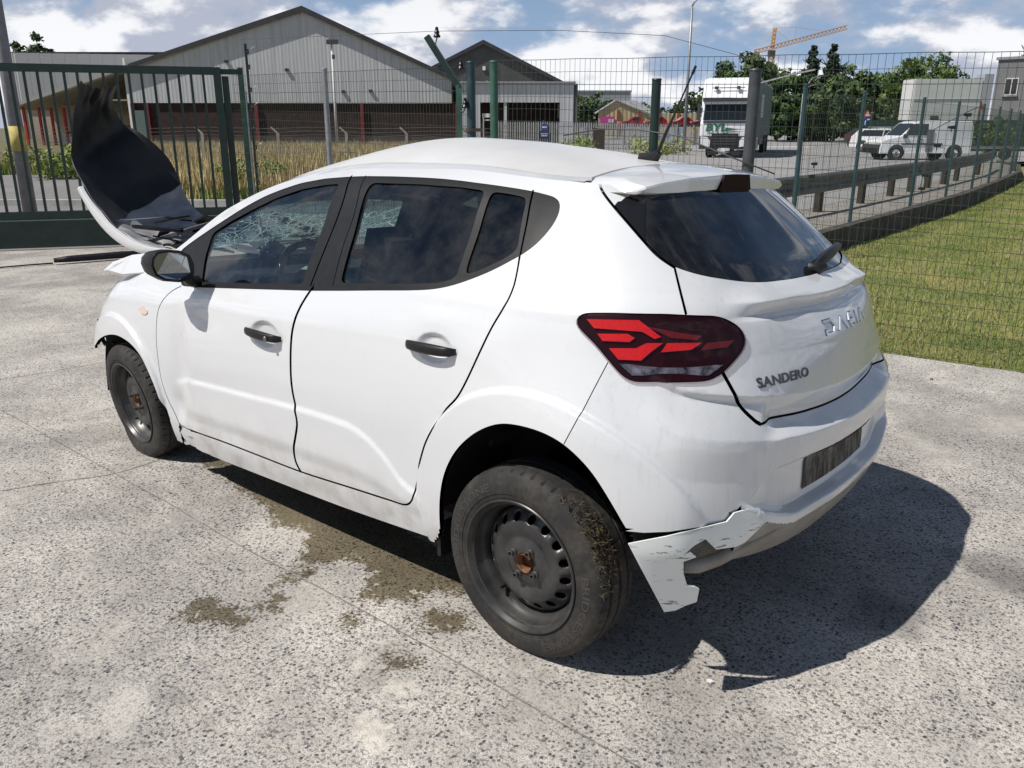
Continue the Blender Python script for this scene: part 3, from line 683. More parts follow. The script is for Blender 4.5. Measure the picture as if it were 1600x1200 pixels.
# ---- tail lamps
LAMPD = mat('lamp_dark_lens', (.028, .0014, .0025), .4, spec=.2, var=.4, vscale=25)
LENS = glass_mat('lamp_cover', (1.0, .93, .93), dust=.0, gain=.55)
LAMPR = mat('lamp_red', (.95, .018, .020), .35, var=.12, vscale=90, bump=.15, bscale=220)
LAMPM = mat('lamp_dim_red', (.20, .004, .008), .3)
LAMPC = mat('lamp_clear', (.16, .16, .18), .2, metal=.6, var=.9, vscale=38, col2=(.70, .70, .74))
LP = {'top': [(-.2076, 1.0333), (-.3605, 1.0384), (-.4253, .995), (-.4078, .9893), (-.3714, 1.0075), (-.2325, 1.0109)],
      'mid': [(-.2436, .9967), (-.3303, 1.0007), (-.3518, .9906), (-.3379, .9792), (-.2609, .9784)],
      'low': [(-.2807, .9603), (-.3565, .9635), (-.3848, .9779), (-.4317, .9788), (-.3976, .9539), (-.3728, .9316), (-.3097, .9317)],
      'chev': [(-.4435, .9788), (-.5444, .9783), (-.5127, .9608), (-.4265, .9544)]}
LD = [[(-.3825, 1.0214), (-.4793, 1.0057), (-.5451, .9962), (-.5288, .9858), (-.4552, .9924)], [(-.5604, .9767), (-.6504, .9802), (-.6266, .9628), (-.5406, .9584)]]
LC = [(-.3136, .92), (-.6089, .9167), (-.5621, .8921), (-.3499, .8919)]
for sd in (1, -1):
    lamp = sheet('tail_lamp', inside & I['lamp'], LAMPD, car, off=-.004, flange=.03, sides=(sd,))
    sheet('lamp_cover', inside & I['lamp'], LENS, lamp, off=.009, flange=.014, sides=(sd,))
    for pk in LP.values(): patch('red_lens', pk, LAMPR, lamp, .003, flange=.006, sides=(sd,))
    for pk in LD: patch('dim_lens', pk, LAMPM, lamp, .001, flange=.004, sides=(sd,))
    patch('clear_lens', LC, LAMPC, lamp, .001, flange=.004, sides=(sd,))

# ---- roof, spoiler, windscreen
_rz = _rows[-1][1]
def _ry(x):
    x = np.asarray(x, float); q = np.atleast_1d(x); r = rho(q, railz(q), False); return r if x.ndim else float(r[0])
_zc = pchip([-.25, -.12, .03, .165, .456, .78, .95, 1.2, 1.4, 1.65, 1.9, 2.25], [1.425, 1.445, 1.461, 1.476, 1.523, 1.558, 1.564, 1.545, 1.51, 1.448, 1.31, 1.06])
def roofz(x, y):
    yr = _ry(x); zr = _rz(x); a = np.clip(np.abs(y)/yr, 0, 1)
    return zr + (_zc(x)-zr)*(1-a**2.2)
def roof_mesh(x0, x1, ya, yb, nx, ny, off=0., wob=0.):
    """ya, yb: functions of x giving the signed span"""
    xs = np.linspace(x0, x1, nx); v = []
    for x in xs:
        for t in np.linspace(0, 1, ny):
            y = ya(x)+(yb(x)-ya(x))*t; z = float(roofz(x, y))+off
            if wob: z += wob*(mnoise.noise(Vector((x*3.1, y*3.7, 1.3)))*(1-abs(y)/.56) + .5*abs(mnoise.noise(Vector((x*2.2+y*1.5, y*2.2, 7.3)))))
            v.append((x, y, z))
    f = [[i*ny+j, (i+1)*ny+j, (i+1)*ny+j+1, i*ny+j+1] for i in range(nx-1) for j in range(ny-1)]
    return np.array(v), f
def rim(v, f, depth):
    """turn the border of a panel down"""
    E = {}
    for q in f:
        for a, b in zip(q, q[1:]+q[:1]): E.setdefault((min(a, b), max(a, b)), []).append((a, b))
    v = [tuple(p) for p in v]; f = list(f)
    for (a, b) in [e[0] for e in E.values() if len(e) == 1]:
        i = len(v); v += [v[a], v[b], (v[b][0], v[b][1], v[b][2]-depth), (v[a][0], v[a][1], v[a][2]-depth)]; f.append([i+3, i+2, i+1, i])
    return np.array(v), f
DITCH = lambda x: np.minimum(_ry(x)-.03, .503)
v, f = roof_mesh(.026, 1.60, lambda x: -DITCH(x)+.003, lambda x: DITCH(x)-.003, 70, 50, 0, .010); v, f = rim(v, f, .02)
ROOFM = mat('dusty_roof_paint', (.72, .72, .725), .40, coat=.4, col2=(.65, .635, .61), vscale=3.2, vdet=9, coatr=.2)
roof = badd('roof', v, f, ROOFM, car, True, None, 40)
for sd in (1, -1):
    v, f = roof_mesh(.02, 1.9, lambda x: sd*(DITCH(x)+.002), lambda x: sd*_ry(x), 70, 5)
    badd('roof_rail', v, f if sd < 0 else [q[::-1] for q in f], PAINT, car, True, None, None, True)
v, f = roof_mesh(-.16, 1.9, lambda x: -_ry(x)+.005, lambda x: _ry(x)-.005, 40, 16, -.028)
badd('headliner', v, f, mat('headliner_grey', (.30, .29, .27), .9), car, True)
# spoiler: closed slab from the roof joint to its trailing edge
ny = 41; v = []; f = []
for j in range(ny):
    y = -.525+1.05*j/(ny-1); a = abs(y)
    xe = float(np.interp(a, [0, .3, .45, .5, .525], [-.222, -.207, -.187, -.172, -.11])); ze = float(np.interp(a, [0, .3, .45, .5, .525], [1.431, 1.417, 1.402, 1.392, 1.372]))
    th = float(np.interp(a, [0, .3, .45, .5, .525], [.052, .046, .032, .018, .012])); x0 = .016
    z0 = float(roofz(.02, y*.98)) - (.012 if a > .5 else 0)
    xm = (x0+xe)/2; zm = (z0+ze)/2 + .008
    for p in ((x0, y, z0-.05), (x0, y, z0-.004), (x0-.004, y, z0), (xm, y, zm), (xe+.012, y, ze), (xe+.002, y, ze-.003), (xe, y, ze-.009), (xe+.008, y, ze-th), (xe+.022, y, ze-th-.006), (-.12, y, ze-th-.012)): v.append(p)
K = 10
for j in range(ny-1):
    for q in range(K-1): f.append([j*K+q, j*K+q+1, (j+1)*K+q+1, (j+1)*K+q])
f.append(list(range(K))); f.append([(ny-1)*K+q for q in range(K)][::-1])
spoiler = badd('roof_spoiler', v, f, PAINT, tailgate, True, None, 30, True)
mb = MB(); pl = [(-.118, -.046), (-.092, .004), (.092, .004), (.118, -.046), (.09, -.058), (-.09, -.058)]
v = []; f = []
for k_, (dx) in enumerate((0.0, .03)):
    for (y, z) in pl: v.append((-.221 + (0.006 if z < -.03 else 0) + dx - (.004 if k_ == 0 else 0), y, 1.421+z))
n_ = len(pl); f.append(list(range(n_))); f.append(list(range(n_, 2*n_))[::-1]); f += [[j, (j+1) % n_, n_+(j+1) % n_, n_+j] for j in range(n_)]
badd('brake_light', v, f, mat('brake_light_lens', (.012, .001, .0015), .5, spec=.08), tailgate, False, None, None, True)
# antenna
mb = MB(); mb.tube([(.15, 0, 1.466), (.10, 0, 1.485), (.085, 0, 1.50)], [.035, .02, .012], 8).tube([(.095, 0, 1.488), (.06, 0, 1.57), (.03, 0, 1.63)], [.0075, .006, .004], 7).tube([(.03, 0, 1.63), (-.037, 0, 1.772)], [.0035, .0035], 6).tube([(-.03, 0, 1.757), (-.042, 0, 1.783)], [.006, .005], 6)
bbuild(mb, 'antenna', BLACKPL, car, True, 40)
# windscreen: cracked laminated sheet, sagging into the cabin
def cracked():
    m = bpy.data.materials.new('cracked_windscreen'); m.use_nodes = True; nt = m.node_tree; nt.nodes.clear()
    o = N(nt, 'ShaderNodeOutputMaterial'); tc = N(nt, 'ShaderNodeTexCoord')
    nz = N(nt, 'ShaderNodeTexNoise'); nz.inputs['Scale'].default_value = 9; lk(nt, tc.outputs['Object'], nz.inputs['Vector'])
    ad = N(nt, 'ShaderNodeVectorMath', operation='MULTIPLY_ADD'); lk(nt, nz.outputs['Color'], ad.inputs[0]); ad.inputs[1].default_value = (.06, .06, .06); lk(nt, tc.outputs['Object'], ad.inputs[2])
    fs = []
    for sc, w in ((9, .03), (22, .05), (55, .07)):
        vo = N(nt, 'ShaderNodeTexVoronoi', feature='DISTANCE_TO_EDGE'); vo.inputs['Scale'].default_value = sc; lk(nt, ad.outputs[0], vo.inputs['Vector'])
        fs.append(nramp(nt, vo.outputs['Distance'], w, 0.0))
    k1 = nmath(nt, 'MAXIMUM', fs[0], nmath(nt, 'MAXIMUM', nmath(nt, 'MULTIPLY', fs[1], .8), nmath(nt, 'MULTIPLY', fs[2], nramp(nt, nz.outputs['Fac'], .45, .6))))
    tr = N(nt, 'ShaderNodeBsdfTransparent'); tr.inputs[0].default_value = (.55, .68, .66, 1)
    df = N(nt, 'ShaderNodeBsdfTranslucent'); df.inputs[0].default_value = (.62, .80, .78, 1); gl = N(nt, 'ShaderNodeBsdfGlossy'); gl.inputs['Roughness'].default_value = .2
    a = N(nt, 'ShaderNodeMixShader'); a.inputs[0].default_value = .35; lk(nt, df.outputs[0], a.inputs[1]); lk(nt, gl.outputs[0], a.inputs[2])
    b = N(nt, 'ShaderNodeMixShader'); lk(nt, nmath(nt, 'MULTIPLY', k1, .9), b.inputs[0]); lk(nt, tr.outputs[0], b.inputs[1]); lk(nt, a.outputs[0], b.inputs[2])
    lk(nt, b.outputs[0], o.inputs[0]); return m
xs = np.linspace(1.60, 2.22, 26); v = []
for x in xs:
    for t in np.linspace(-1, 1, 33):
        yr = float(_ry(x))-.03; y = t*yr; sag = .10*(1-t*t)**1.2*math.sin(math.pi*min(1, (x-1.6)/.62))
        v.append((x, y, float(roofz(x, y))-.012-sag+.012*mnoise.noise(Vector((x*9, y*9, 2)))))
f = [[i*33+j, (i+1)*33+j, (i+1)*33+j+1, i*33+j+1] for i in range(25) for j in range(32)]
badd('windscreen', v, f, cracked(), car, True)

# ---- door furniture
def handle(par, s0, s1, z0, z1, sd, lock):
    n = 15; v = []; f = []
    for i in range(n):
        t = i/(n-1); s = s0+(s1-s0)*t; z = z0+(z1-z0)*t; e = math.sin(math.pi*min(1, max(0, t*1.0)))**.35
        p = pos(s, z)[0]; base = float(rho(s, z, False)[0]); yo = base + .004 + .026*e**.8; hh = .0185*(.55+.45*e)
        for a in range(10):
            an = 2*math.pi*a/10; v.append((p[0], (yo+.013*math.cos(an)*e)*sd, z+hh*math.sin(an)))
    for i in range(n-1):
        for a in range(10): f.append([i*10+a, i*10+(a+1) % 10, (i+1)*10+(a+1) % 10, (i+1)*10+a])
    f.append(list(range(10))); f.append([(n-1)*10+a for a in range(10)][::-1])
    h = badd('door_handle', v, f, BLACKPL, par, True, None, 50, True)
    if lock:
        mbk = MB(); s = s0+(s1-s0)*.78; z = z0+(z1-z0)*.78; yo = (float(rho(s, z, False)[0])+.042)*sd
        mbk.lathe([(.009, 0), (.009, .004), (.006, .005), (.0005, .004)], (s, yo, z), 'y', 12, False, sd)
        bbuild(mbk, 'lock_barrel', mat('lock_steel', (.25, .25, .25), .35, metal=.9), h, True)
for sd, fd, rd in ((1, fdL, rdL), (-1, fdR, rdR)):
    handle(fd, 1.4056, 1.1705, .812, .803, sd, True); handle(rd, .466, .244, .8875, .888, sd, False)
# side marker lamps
for sd, fen in ((1, fenL), (-1, fenR)): patch('side_marker', PG['marker'], mat('marker_lens', (.75, .60, .52), .15, coat=1.), fen, .004, flange=.01, sides=(sd,))
# mirrors
def mirror(sd, fd):
    # housing rings seen from behind, pushed forward; opening faces the rear
    ring = [(1.0, .0), (.93, .5), (.72, .86), (.25, 1.0), (-.35, .93), (-.82, .66), (-1, .1), (-.96, -.5), (-.7, -.86), (-.1, -1.), (.5, -.93), (.88, -.6)]
    c = np.array([1.775, .985, 1.043]); v = []; f = []; n = len(ring)
    prof = [(-.012, .80, .82), (-.02, .97, .98), (.0, 1.0, 1.0), (.05, .97, .95), (.10, .80, .78), (.135, .5, .5), (.15, .15, .15)]
    for dx, ky, kz in prof:
        for y, z in ring: v.append((c[0]+dx+.05*max(0, y), (c[1]+y*.082*ky)*sd, c[2]+z*.068*kz + .004*y))
    for k_ in range(len(prof)-1):
        for j in range(n): f.append([k_*n+j, k_*n+(j+1) % n, (k_+1)*n+(j+1) % n, (k_+1)*n+j])
    f.append([(len(prof)-1)*n+j for j in range(n)])
    mm = badd('door_mirror', v, f, BLACKPL, fd, True, None, 45, True)
    g = [(c[0]-.012+.05*max(0, y), (c[1]+y*.082*.8)*sd, c[2]+z*.068*.82+.004*y) for y, z in ring]
    badd('mirror_glass', g, [list(range(n))], mat('mirror_silver', (.30, .33, .35), .03, metal=1.), mm, False)
    mb = MB(); mb.tube([(1.82, .915*sd, 1.0), (1.85, .88*sd, .965), (1.86, .84*sd, .955)], [.02, .026, .028], 8); bbuild(mb, 'mirror_foot', BLACKPL, mm, True)
mirror(1, fdL); mirror(-1, fdR)
# rear wiper
mb = MB()
wp = [(-.488, -.085, 1.128), (-.484, -.12, 1.137), (-.478, -.17, 1.147), (-.470, -.25, 1.158), (-.455, -.34, 1.168), (-.435, -.42, 1.172), (-.418, -.47, 1.17)]
mb.tube(wp, [.014, .017, .02, .019, .016, .014, .010], 7)
mb.tube([(-.47, -.07, 1.122), (-.50, -.075, 1.124), (-.512, -.10, 1.13)], [.02, .02, .012], 8)
bbuild(mb, 'rear_wiper', BLACKPL, tailgate, True, 45)
# lettering on the tailgate
def onrear_many(P, off):
    """signed lateral position and height -> points on the tailgate surface"""
    P = np.asarray(P, float); a = np.abs(P[:, 0]); lo = np.full(len(P), SMIN); hi = lo+.95
    for _ in range(26):
        mid = (lo+hi)/2; k_ = pos(mid, P[:, 1])[:, 1] < a; lo = np.where(k_, mid, lo); hi = np.where(k_, hi, mid)
    p = pos((lo+hi)/2, P[:, 1], off); p[:, 1] *= np.where(P[:, 0] >= 0, 1, -1); return p
def rear_text(name, v2, faces, m, off):
    """v2: (y to the right as seen from behind, z)"""
    q2 = np.array([(-y, z) for y, z in v2]); v = np.vstack([onrear_many(q2, off), onrear_many(q2, off-.004)]); n = len(v2)
    E = {}
    for q in faces:
        for a, b in zip(q, q[1:]+q[:1]): E.setdefault((min(a, b), max(a, b)), []).append((a, b))
    f = [list(q) for q in faces] + [[a, b, b+n, a+n] for (a, b) in [e[0] for e in E.values() if len(e) == 1]]
    o_ = badd(name, v, f, m, tailgate, False, None, None, True); o_['kind'] = 'stuff'; return o_
v2, f2 = text2d('SANDERO', bold=.02)
w = v2[:, 0].max()-v2[:, 0].min(); hgt = v2[:, 1].max()
# from y=.515 to y=.277, heights .845-.866
YA, YB = .527, .285
xx = (v2[:, 0]-v2[:, 0].min())/w
vt = [(-(YA+(YB-YA)*a), .846-.012*a*0+.027*b/hgt) for a, b in zip(xx, v2[:, 1])]
rear_text('model_lettering', vt, f2, mat('dark_chrome', (.10, .10, .11), .3, metal=.8), .003)
def strokes():
    V2 = []; F2 = []
    def st(a, b, w=.0072):
        a = np.array(a, float); b = np.array(b, float); d = (b-a)/np.linalg.norm(b-a); n = np.array([-d[1], d[0]])*w/2
        i = len(V2); V2.extend([tuple(a-n), tuple(b-n), tuple(b+n), tuple(a+n)]); F2.append([i, i+1, i+2, i+3])
    L = .048; h = .042; x = 0
    # D open at the left, built of three strokes
    st((0, h), (.034, h)); st((.034, h+.003), (.046, h*.5)); st((.046, h*.5), (.034, -.003)); st((.034, 0), (0, 0)); st((.003, 0), (.003, h*.35))
    x = .066; st((x, 0), (x+.024, h)); st((x+.024, h), (x+.048, 0))
    x = .130; st((x+.036, h), (x+.012, h)); st((x+.012, h+.002), (x, h*.5)); st((x, h*.5), (x+.012, -.002)); st((x+.012, 0), (x+.036, 0)); st((x+.006, h*.5), (x+.03, h*.5))
    x = .190; st((x, 0), (x, h))
    x = .212; st((x, 0), (x+.022, h)); st((x+.022, h), (x+.044, 0))
    return V2, F2
sv, sf = strokes(); sv = np.array(sv); sv[:, 0] = (sv[:, 0]-.128)*1.5+.05; sv[:, 1] = sv[:, 1]*.9 + .948
_w = []
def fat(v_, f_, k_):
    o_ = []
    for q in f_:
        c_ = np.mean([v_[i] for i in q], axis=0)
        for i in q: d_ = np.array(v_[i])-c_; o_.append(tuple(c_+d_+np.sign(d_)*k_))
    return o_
rear_text('lettering_shade', fat([tuple(p) for p in sv], sf, .0016), [[4*i+k_ for k_ in range(4)] for i in range(len(sf))], mat('letter_shade', (.10, .10, .11), .6), .0015)  # wider dark copy of the strokes, painting in the letters' shaded outline
rear_text('maker_lettering', [tuple(p) for p in sv], sf, mat('bright_chrome', (.66, .67, .69), .22, metal=1.), .0055)
# number plate recess panel: grimy adhesive mark
def grime():
    m, nt, b, o = matnt('plate_grime'); tc = N(nt, 'ShaderNodeTexCoord'); mp = N(nt, 'ShaderNodeMapping'); mp.inputs['Scale'].default_value = (1, 10, 2.2); lk(nt, tc.outputs['Object'], mp.inputs[0])
    n1 = nnoise(nt, mp.outputs[0], 3.2, 8, .68); n2 = nnoise(nt, tc.outputs['Object'], 40, 5, .7)
    d = nramp(nt, nmath(nt, 'ADD', nmath(nt, 'MULTIPLY', n1, .75), nmath(nt, 'MULTIPLY', n2, .25)), .42, .66)
    lk(nt, nmix(nt, d, (.028, .023, .017), (.20, .19, .17)), b.inputs['Base Color']); b.inputs['Roughness'].default_value = .8; return m
v = []; f = []
nyp, nzp = 22, 8
for i in range(nyp):
    for j in range(nzp):
        y = .268-.536*i/(nyp-1); z = .478+.125*j/(nzp-1); v.append((y, z))
f = [[i*nzp+j, (i+1)*nzp+j, (i+1)*nzp+j+1, i*nzp+j+1] for i in range(nyp-1) for j in range(nzp-1)]
badd('plate_backing', onrear_many(v, .004), f, grime(), bumper, True)

# ---- torn lower corner of the rear bumper
def torn():
    m, nt, b, o = matnt('scraped_white_plastic'); tc = N(nt, 'ShaderNodeTexCoord'); mp = N(nt, 'ShaderNodeMapping'); mp.inputs['Scale'].default_value = (4, 4, 22); mp.inputs['Rotation'].default_value = (.3, .2, 0); lk(nt, tc.outputs['Object'], mp.inputs[0])
    n1 = nnoise(nt, mp.outputs[0], 4, 7, .7); n2 = nnoise(nt, tc.outputs['Object'], 12, 6, .65)
    d = nramp(nt, n1, .60, .63); g = nramp(nt, n2, .58, .68)
    c = nmix(nt, nmath(nt, 'MULTIPLY', d, .8), (.74, .77, .76), (.10, .09, .08)); c = nmix(nt, nmath(nt, 'MULTIPLY', g, .35), c, (.42, .55, .40))
    lk(nt, c, b.inputs['Base Color']); b.inputs['Roughness'].default_value = .42; return m
FLAP = [(-.3639, .444), (-.4524, .4765), (-.5537, .4953), (-.6106, .4965), (-.6316, .5194), (-.6597, .5221), (-.72, .512), (-.735, .468), (-.705, .440), (-.6801, .414), (-.6508, .4053), (-.5888, .4126), (-.5522, .4582), (-.5244, .4454), (-.498, .4187), (-.515, .4248), (-.5329, .4031), (-.4997, .3939), (-.5015, .3589), (-.5132, .3194), (-.5348, .311), (-.547, .3019), (-.5449, .2804), (-.5426, .2624), (-.5117, .2577), (-.4879, .2459), (-.4593, .2408), (-.4121, .3402)]
flap = patch('torn_corner', FLAP, torn(), bumper, .012, step=.012, flange=.005, zclamp=.40)
# dark mesh pocket behind the tear and the bent lower lip
mb = MB(); P_ = [tuple(pos(s, z, -.012)[0]) for s, z in ((-.50, .355), (-.56, .335), (-.62, .345), (-.70, .385), (-.80, .405), (-.90, .41))]
mb.tube(P_, [.022, .026, .024, .02, .014, .008], 8); bbuild(mb, 'bent_lip', LOWV, bumper, True)
patch('grille_pocket', [(-.48, .47), (-.72, .47), (-.74, .40), (-.68, .36), (-.56, .34), (-.49, .36)], mat('pocket_grey', (.06, .055, .05), .6, var=.5, vscale=30), bumper, -.022, step=.03)

# ---- cabin and structure
mb = MB(); mb.box((1.05, 0, .27), (2.6, 1.45, .06)); mb.box((1.0, 0, .33), (1.1, 1.62, .1)); mb.box((-.20, 0, .42), (.75, 1.0, .16))
bbuild(mb, 'floor_pan', UNDER, car)
CLOTH = mat('seat_cloth', (.03, .03, .032), .9, var=.3, vscale=40)
def seat(x, y, w, back=True):
    mb = MB(); mb.box((x+.05, y, .58), (.52, w, .16)); s_ = bbuild(mb, 'seat', CLOTH, car)
    mb = MB(); rot = Matrix.Rotation(R(-18), 3, 'Y'); mb.box((x-.30, y, .90), (.14, w*.95, .62), rot=rot); bbuild(mb, 'backrest', CLOTH, s_)
    for dy in ((0,) if w < .7 else (-.38, .38)):
        mb = MB(); mb.box((x-.43, y+dy, 1.27), (.10, .27, .17), rot=rot, taper=.85); bbuild(mb, 'headrest', CLOTH, s_)
seat(1.32, .36, .52); seat(1.32, -.36, .52); seat(.52, 0, 1.3)
mb = MB(); mb.box((1.98, 0, .82), (.40, 1.40, .26), taper=.8); bbuild(mb, 'dashboard', mat('dash_black', (.02, .02, .021), .6), car)
mb = MB(); cpt = Vector((1.66, .36, .93)); ax = Vector((-1, 0, .45)).normalized(); u_ = Vector((0, 1, 0)); w_ = ax.cross(u_)
mb.tube([cpt+(u_*math.cos(a)+w_*math.sin(a))*.185 for a in np.linspace(0, 2*math.pi, 25)], .017, 7, False); mb.tube([cpt-u_*.18, cpt+ax*-.03, cpt+u_*.18], .02, 6); mb.tube([cpt, cpt+Vector((.28, 0, -.12))], .03, 6)
bbuild(mb, 'steering_wheel', GLOSSBLK, car, True)
# deflated airbag and roof curtain hanging in the cabin
AIRB = mat('airbag_cloth', (.62, .70, .62), .85, var=.12, vscale=12)
v = []; f = []
for i in range(16):
    for j in range(16):
        a, b = i/15, j/15; x = 1.72-.42*a; y = .52-.36*b; z = .93+.16*a*(1-a)*2+.05*mnoise.noise(Vector((a*5, b*5, 3)))-.06*b
        v.append((x, y, z))
f = [[i*16+j, (i+1)*16+j, (i+1)*16+j+1, i*16+j+1] for i in range(15) for j in range(15)]
badd('airbag', v, f, AIRB, car, True)
# engine bay: dark tub, crushed bits
CRUSH = mat('crushed_black_plastic', (.010, .010, .011), .5, spec=.3, var=.5, vscale=14, bump=.2, bscale=30)
mb = MB(); mb.box((2.62, 0, .55), (.75, 1.45, .35)); mb.box((2.36, 0, .93), (.22, 1.35, .12)); bbuild(mb, 'engine_block', UNDER, car)
rr = random.Random(5)
for i in range(52):
    mb = MB(); x = rr.uniform(2.22, 3.02); y = rr.uniform(-.15, .60); z = .97+.15*rr.random()+.10*max(0, x-2.6)
    L = rr.uniform(.14, .46); a = Vector((rr.uniform(-1, 1), rr.uniform(-1, 1), rr.uniform(-.3, .3))).normalized()*L/2
    rot = a.normalized().to_track_quat('X', 'Z').to_matrix(); w_p = rr.uniform(.04, .17); n_p = rr.randint(5, 7)
    out = [(L/2*math.cos(2*math.pi*k_/n_p)*rr.uniform(.6, 1.1), w_p/2*math.sin(2*math.pi*k_/n_p)*rr.uniform(.5, 1.2)) for k_ in range(n_p)]
    mb.prism(out, (x, y, z), tuple(rot @ Vector((1, 0, 0))), tuple(rot @ Vector((0, 1, 0))), tuple(rot @ Vector((0, 0, 1))), rr.uniform(.004, .018))
    bbuild(mb, 'broken_trim', CRUSH if i % 6 else mat('grey_scrap', (.16, .16, .17), .5, var=.4), car)
mb = MB(); mb.box((2.16, .12, 1.16), (.05, .26, .004), rot=Matrix.Rotation(.6, 3, 'Y') @ Matrix.Rotation(.5, 3, 'X')); bbuild(mb, 'broken_trim', mat('grey_scrap', (.16, .16, .17), .5), car)
# bonnet folded up: sheet lofted between its near and far edge
NEAR = [(2.141, .7, 1.049), (2.366, .7, 1.052), (2.569, .7, 1.057), (2.778, .7, 1.09), (2.963, .7, 1.152), (3.126, .7, 1.246), (3.259, .7, 1.357), (3.385, .69, 1.478), (3.349, .68, 1.622), (3.302, .67, 1.752), (3.218, .66, 1.878)]
FAR = [(2.888, .1, 1.114), (3.057, .06, 1.131), (3.234, .03, 1.16), (3.39, 0, 1.218), (3.467, 0, 1.302), (3.522, .02, 1.432), (3.544, .08, 1.534), (3.591, .16, 1.619), (3.669, .24, 1.692), (3.616, .32, 1.803), (3.398, .38, 1.893)]
A_ = crom(NEAR, .03); B_ = crom(FAR, .03)
def par(P, n):
    d = np.concatenate([[0], np.cumsum(np.linalg.norm(np.diff(P, axis=0), axis=1))]); t = np.linspace(0, d[-1], n)
    return np.stack([np.interp(t, d, P[:, k_]) for k_ in range(3)], 1)
nu, nw = 56, 26
A_ = par(A_, nu); B_ = par(B_, nu); G_ = np.zeros((nu, nw, 3))
for i in range(nu):
    for j in range(nw):
        t = j/(nw-1); p = A_[i]*(1-t)+B_[i]*t
        bul = math.sin(math.pi*t); low = 1-i/(nu-1)
        p = p + np.array([.16, 0, -.05])*bul*min(1, low*1.6+.25) + np.array([.012, .0, .02])*mnoise.noise(Vector((i*.23, j*.31, 4.2)))
        if i > nu*.55: p = p + np.array([.010, 0, .004])*mnoise.noise(Vector((i*.06, j*.20, 9.1))) + np.array([0, 0, .014*max(0, i/(nu-1)-.9)/.1])*mnoise.noise(Vector((j*.15, 2.2, 1.1)))
        G_[i, j] = p
def sheet_grid(name, G, m, par_, th, flip=False):
    a, b = G.shape[:2]; v = G.reshape(-1, 3)
    nrm = np.cross(np.gradient(G, axis=0), np.gradient(G, axis=1)).reshape(-1, 3); nrm /= np.linalg.norm(nrm, axis=1)[:, None]+1e-9
    v2 = v + nrm*th; f = []
    for i in range(a-1):
        for j in range(b-1):
            q = [i*b+j, (i+1)*b+j, (i+1)*b+j+1, i*b+j+1]; f.append(q); f.append([a*b+k_ for k_ in q[::-1]])
    ring = [i*b for i in range(a)] + [(a-1)*b+j for j in range(1, b)] + [i*b+b-1 for i in range(a-2, -1, -1)] + [j for j in range(b-2, 0, -1)]
    f += [[ring[k_], ring[(k_+1) % len(ring)], a*b+ring[(k_+1) % len(ring)], a*b+ring[k_]] for k_ in range(len(ring))]
    return badd(name, np.vstack([v, v2]), f, m, par_, True, None, 45, True)
BONU = mat('bonnet_underside', (.34, .34, .345), .45, var=.25, vscale=9, col2=(.48, .48, .49), bump=.08, bscale=14)
kb = int(nu*.66)
bonnet = sheet_grid('bonnet', G_[:kb], BONU, car, -.006)
LINER = mat('black_liner', (.014, .0145, .017), .55, var=.6, vscale=6, bump=.25, bscale=9)
# black liner over the raised part and the strip torn up beyond it
Gl = G_[int(nu*.44):, :, :].copy(); nn_ = np.cross(np.gradient(Gl, axis=0), np.gradient(Gl, axis=1)); nn_ /= np.linalg.norm(nn_, axis=2)[..., None]
sgn = 1 if (nn_[5, 5] @ np.array([-1, .4, .2])) > 0 else -1
for i in range(Gl.shape[0]):
    t_ = i/(Gl.shape[0]-1); cut = int((nw-1)*(1 if t_ > .15 else .93)); 
    Gl[i] = Gl[i] + nn_[i]*sgn*.012
liner = sheet_grid('liner', Gl, LINER, bonnet, .004*sgn)
# white outer edge of the bonnet, folded
mb = MB(); e_ = A_[:kb]
v = []; f = []
for i in range(kb):
    w_e = .012+.030*math.sin(math.pi*i/(kb-1)); p = e_[i]
    for dx, dy, dz in ((-.006, .002, .006), (-.004, .018, .004), (.02, .022, -w_e*.5), (.05, .010, -w_e)): v.append((p[0]+dx, p[1]+dy, p[2]+dz))
f = [[i*4+j, (i+1)*4+j, (i+1)*4+j+1, i*4+j+1] for i in range(kb-1) for j in range(3)]
badd('bonnet_edge', v, f, PAINT, bonnet, True, None, 50, True)
# torn tongue of the wing beside the mirror
v = [(2.80, .80, .935), (2.72, .81, .975), (2.55, .79, 1.02), (2.37, .74, 1.045), (2.36, .82, .955), (2.52, .86, .935), (2.66, .87, .945), (2.80, .83, .925)]
badd('wing_tongue', v + [(x, y-.005, z-.006) for x, y, z in v], [list(range(8)), list(range(8, 16))[::-1]] + [[j, (j+1) % 8, 8+(j+1) % 8, 8+j] for j in range(8)], PAINT, fenL, False, None, None, True)
mb = MB()
for k_ in range(7): mb.box((2.86+.02*k_ % .1, .80-.03*k_, .56+.012*(k_ % 3)), (.05+.02*(k_ % 2), .04, .03), rot=Matrix.Rotation(k_*.7, 3, 'Z'))
mb.tube([(2.93, .82, .66), (2.93, .83, .58), (2.90, .82, .53), (2.84, .80, .545)], .012, 6)
bbuild(mb, 'broken_bracket', CRUSH, fenL)
